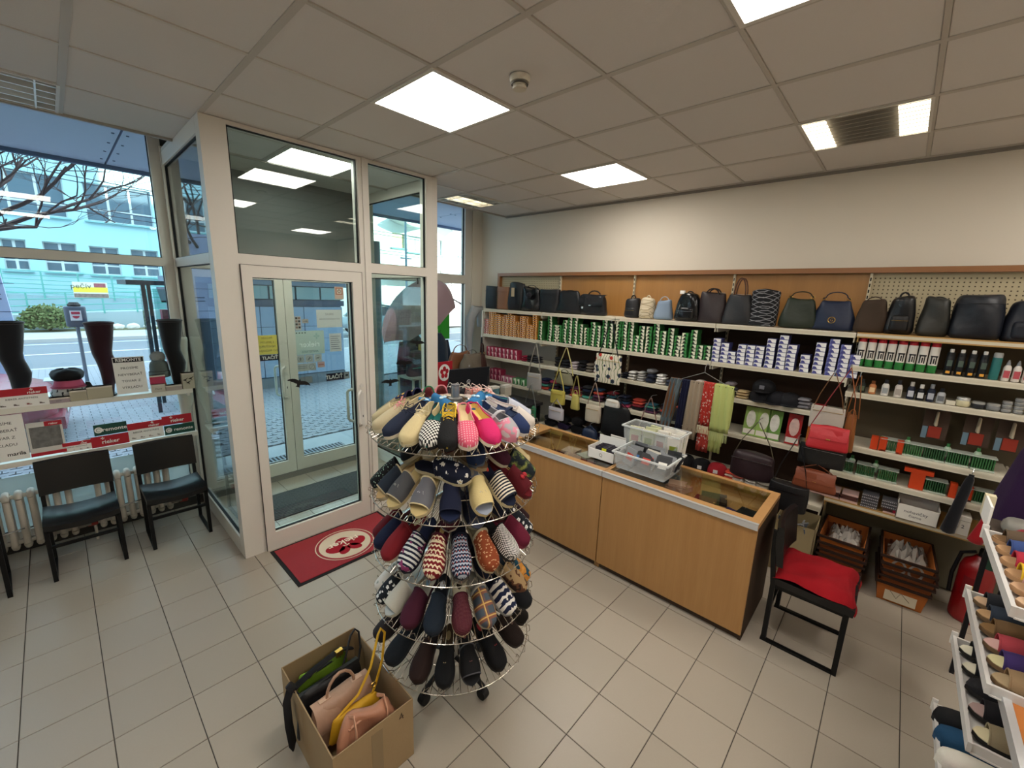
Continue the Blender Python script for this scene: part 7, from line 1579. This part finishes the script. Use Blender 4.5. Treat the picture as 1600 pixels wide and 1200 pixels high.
for d_ in ((-.12, -.116, -.13, .13, 0, .43), (.116, .12, -.13, .13, 0, .46), (-.12, .12, .126, .13, 0, .45), (-.12, .12, -.13, -.126, 0, .44), (-.12, .12, -.13, .13, 0, .004)): bx('cardboard_side', d_, mat('9a8a68', .85), t)
for k in range(7):
    u = thing('foil_packet', 'grey blue shiny packet standing in the beige carton, %s from the left' % ORD[k], 'packet', (3.74+.02*(k % 3), .46-.03*k, .28), rot=(.2*math.sin(k*2), .25*math.cos(k), .3*k)); bx('sleeve', (-.004, .004, -.045, .045, -.02, .15), mat(['6f7a8c', '8f959c', '55627a', 'a9a9ac'][k % 4], .25, .3), u); bx('crimp', (-.005, .005, -.046, .046, .145, .15), mat('c9ccd0', .3, .5), u)
t = thing('fire_extinguisher', 'red fire extinguisher on the floor against the shelf base', 'fire extinguisher', (4.02, -.64, 0)); rm = mat('8f1018', .3, spec=.6)
MB().lathe([(.075, 0), (.085, .015), (.088, .03), (.088, .38), (.075, .43), (.04, .46), (.03, .48)], 24).build('cylinder', rm, t, smooth=True); MB().tube([(0, 0, .47), (0, 0, .52)], .018, 10).build('valve', BLACK, t)
bx('lever', (-.07, .02, -.012, .012, .515, .53), BLACK, t); MB().tube([(0, .03, .5), (.02, .09, .46), (.02, .11, .3), (.01, .105, .16)], .011, 8).build('hose', BLACK, t, smooth=True); lb_ = MB().loft([[(.0895*math.cos(a), .0895*math.sin(a), z) for a in [PI*.75+.09*k for k in range(11)]] for z in (.2, .34)], cap=False, closed=False).build('label_panel', mat('7a1a20', .5), t); bx('yellow_tag', (-.096, -.090, .0, .035, .24, .29), mat('d9b84a', .6), t)
# ================================================ SLANTED SHOE DISPLAY AT THE RIGHT
LV = [(1.17, -.395), (.875, -.395), (.635, -.395), (.265, -.395)]
sr = thing('shoe_stand', 'white stepped metal shoe stand at the right edge', 'display rack', (1.9, -.395, 0)); wmx = mat('cfccc8', .45)
for k, (z, y) in enumerate(LV):
    u = bx('tray_rail', (.04 if k < 3 else .0, .70, -.012, .0, z-.032, z+.006), wmx, sr)
    bx('tray', (.04 if k < 3 else .0, .70, -.30, -.012, z-.035, z-.03), wmx, sr)
    for x in (.05, .69): bx('tray_edge', (x-.005, x+.005, -.30, -.012, z-.035, z+.004), wmx, sr)
    bx('rail_cap', (.695, .705, -.016, .004, z-.04, z+.02), mat('e3e0dc', .4), sr)
for x in (.04, .66): bx('upright', (x, x+.03, -.33, -.30, 0, 1.30), wmx, sr)
bx('cross_bar', (.04, .69, -.33, -.31, .05, .08), wmx, sr)
def laid(parts, label, x, z, cat='shoe', dz=.015, y=-.395, rz=PI/2, back=.142, scale=.98):
    o = link('shoe', None, None); tag(o, label, cat); o.matrix_world = Matrix.Translation((x, y-back, z-.028+dz)) @ Matrix.Rotation(rz, 4, 'Z') @ Matrix.Scale(scale, 4)
    for n_, me in parts: link(n_, me, o)
tops = [('5a4a3a', '8a6a4a', 'brown sandal', 'b9916a', '3a2e26'), ('33477a', 'b9916a', 'blue strap sandal', 'b9916a', None), ('a82a3c', 'b9916a', 'red strap sandal', 'b9916a', None), ('d9b02a', 'b9916a', 'yellow strap sandal', 'b9916a', None), ('d9a9a4', 'c09a78', 'pale pink sandal', 'b9916a', None), ('c2a184', 'c9a888', 'beige tan sandal', 'b08a68', None)]
for k, (c1, c2, nm_, so_, _) in enumerate(tops): laid(F('open', c1, c2, so_, lab='d9cfc0'), '%s, %s from the far end of the top tray' % (nm_, ORD[k]), 2.53-.105*k, 1.17)
m2 = [('1d2026', 'c9a888', 'black strap sandal with cork insole'), ('2c3644', 'c09a70', 'slate strap sandal with cork insole'), ('6a5236', '8a6a44', 'brown two strap sandal'), ('a8404a', 'd9b0a8', 'red sandal with pale toe'), ('3a2a60', 'd9cf9f', 'violet sandal with cream insole'), ('8f7658', 'b09a78', 'light brown sandal')]
for k, (c1, c2, nm_) in enumerate(m2): laid(F('open', c1, c2, '7a6248', lab='d9cfc0'), '%s, %s from the far end of the second tray' % (nm_, ORD[k]), 2.53-.105*k, .875)
m3 = [('17181c', 'e0dac4', 'black shoe with cream toe cap', 0), ('17181c', 'dcd6c0', 'second black shoe with cream toe', 0), ('201f22', 'dcd4cc', 'black shoe with white toe and silver bow', 1), ('1b1b1f', 'a98f8a', 'black sandal with mauve insole', 0), ('8f8268', 'd2c6a2', 'beige sandal with cream toe', 0)]
for k, (c1, c2, nm_, dk_) in enumerate(m3): laid(F('open' if k != 2 else 'slip', c1, c2, '2a2826', lab='d9cfc0', deco='bow' if k == 2 else None), '%s, %s from the far end of tray three' % (nm_, ORD[k]), 2.52-.125*k, .635)
def croc(x, z, c, label, strapc=None):
    P = F('clog', c, c, c, thick=.022, heel=.0); o = link('clog_shoe', None, None); tag(o, label, 'clog'); o.matrix_world = Matrix.Translation((x, -.395-.135, z-.012)) @ Matrix.Rotation(PI/2, 4, 'Z') @ Matrix.Scale(1.12, 4)
    for n_, me in P: link(n_, me, o)
    q = MB()
    for a in range(4):
        for b in range(3): q.lathe([(.0035, 0), (.0035, .002)], 8, M=Matrix.Translation((.02+.022*a, -.018+.018*b+(.004 if a % 2 else 0), .073-.009*a-.004*abs(b-1))))
    q.build('vent_holes', mat('2a2a2c', .8), o)['kind'] = 'stuff'
    MB().tube([(-.02, -.042, .045), (-.08, -.040, .05), (-.13, -.01, .055), (-.13, .01, .055), (-.08, .040, .05), (-.02, .042, .045)], .007, 6, flat=.5).build('heel_strap', mat(strapc or c, .6), o, smooth=True)
croc(2.50, .265, '17181b', 'black rubber clog, farthest on the lowest tray'); croc(2.385, .265, '1f4666', 'blue rubber clog next to the black one'); croc(2.255, .265, 'dcd8cc', 'white rubber clog with vent holes', '77787a'); croc(2.12, .265, 'd0307a', 'bright pink rubber clog, nearest on the lowest tray')
laid(F('slip', 'a9c92a', 'b9d93a', 'a9c92a'), 'lime green shoe tip under the lowest tray', 2.36, .05, dz=.01, back=.11); laid(F('slip', '17181c', '1b1c20', '17181c'), 'black shoe on the floor under the lowest tray', 2.24, .04, dz=.0, back=.10)
# low wooden table with a metal edge in front of the stand
t = thing('wooden_table', 'orange wooden table top with metal edge in the lower right corner', 'table', (1.6, -.8, 0)); 
bx('top_board', (-.35, .36, -.35, .345, .825, .85), wood('a8602c', 'c07a3c', False), t); bx('metal_edge', (-.35, .375, .345, .365, .815, .856), alu, t); bx('metal_edge', (.36, .375, -.35, .345, .815, .856), alu, t)
for x in (-.3, .3): bx('leg', (x-.02, x+.02, -.3, -.26, 0, .825), alu, t); bx('leg', (x-.02, x+.02, .16, .2, 0, .825), alu, t)
# purple skirt on a hanger and clutter at the right edge
t = thing('purple_skirt', 'dark purple knitted skirt hanging at the right picture edge', 'skirt', (3.45, -.70, .92)); 
MB().loft([[(.10*s*math.cos(2*PI*j/24)*(1+.10*math.sin(6*2*PI*j/24)), .17*s*math.sin(2*PI*j/24)*(1+.06*math.sin(6*2*PI*j/24)), z) for j in range(24)] for z, s in ((0, 1.1), (.02, 1.12), (.2, .95), (.42, .72), (.50, .60), (.52, .5))]).build('knit', mat('2a1238', .95, bump=.4, bscale=200, sheen=.1), t, smooth=True)
MB().tube([(0, 0, .50), (0, 0, .60), (.03, 0, .62), (.06, 0, .60)], .004, 6).build('hanger_hook', STEEL, t)
t = thing('garment_stand', 'thin metal stand carrying the purple skirt', 'stand', (3.51, -.70, 0)); MB().tube([(0, 0, 0), (0, 0, 1.505), (-.08, 0, 1.52)], .012, 8).build('pole', STEEL, t); MB().lathe([(.12, 0), (.12, .01), (.02, .02)], 16).build('base', BLACK, t)
t = thing('end_card', 'white folded card stand at the head of the shoe stand', 'card', (2.64, -.41, 1.16)); bx('panel', (0, .16, -.004, .004, 0, .10), WT, t); bx('panel', (.16, .20, -.03, .004, .0, .10), mat('d9cfae', .7), t)
for k, (x, y, z, c) in enumerate(((3.2, -.60, .98, '8a8780'), (3.05, -.62, .98, '9a3a44'), (2.9, -.64, .98, '77787c'))):
    tag(MB().rbox(.14, .12, .07, .6, .8, bulge=.1).build('plastic_pack', mat(c, .3, bump=.6, bscale=30), None, (x, y, z), smooth=True), ('grey', 'dark red', 'silver grey')[k]+' shiny soft pack on the side table behind the shoe stand', 'packet')
t = thing('side_table', 'narrow dark side table behind the shoe stand', 'table', (3.05, -.63, 0)); bx('top_board', (-.25, .3, -.14, .12, .955, .978), mat('4a4038', .7), t)
for x in (-.22, .26): bx('leg', (x, x+.02, -.12, -.10, 0, .955), BLACK, t); bx('leg', (x, x+.02, .08, .10, 0, .955), BLACK, t)
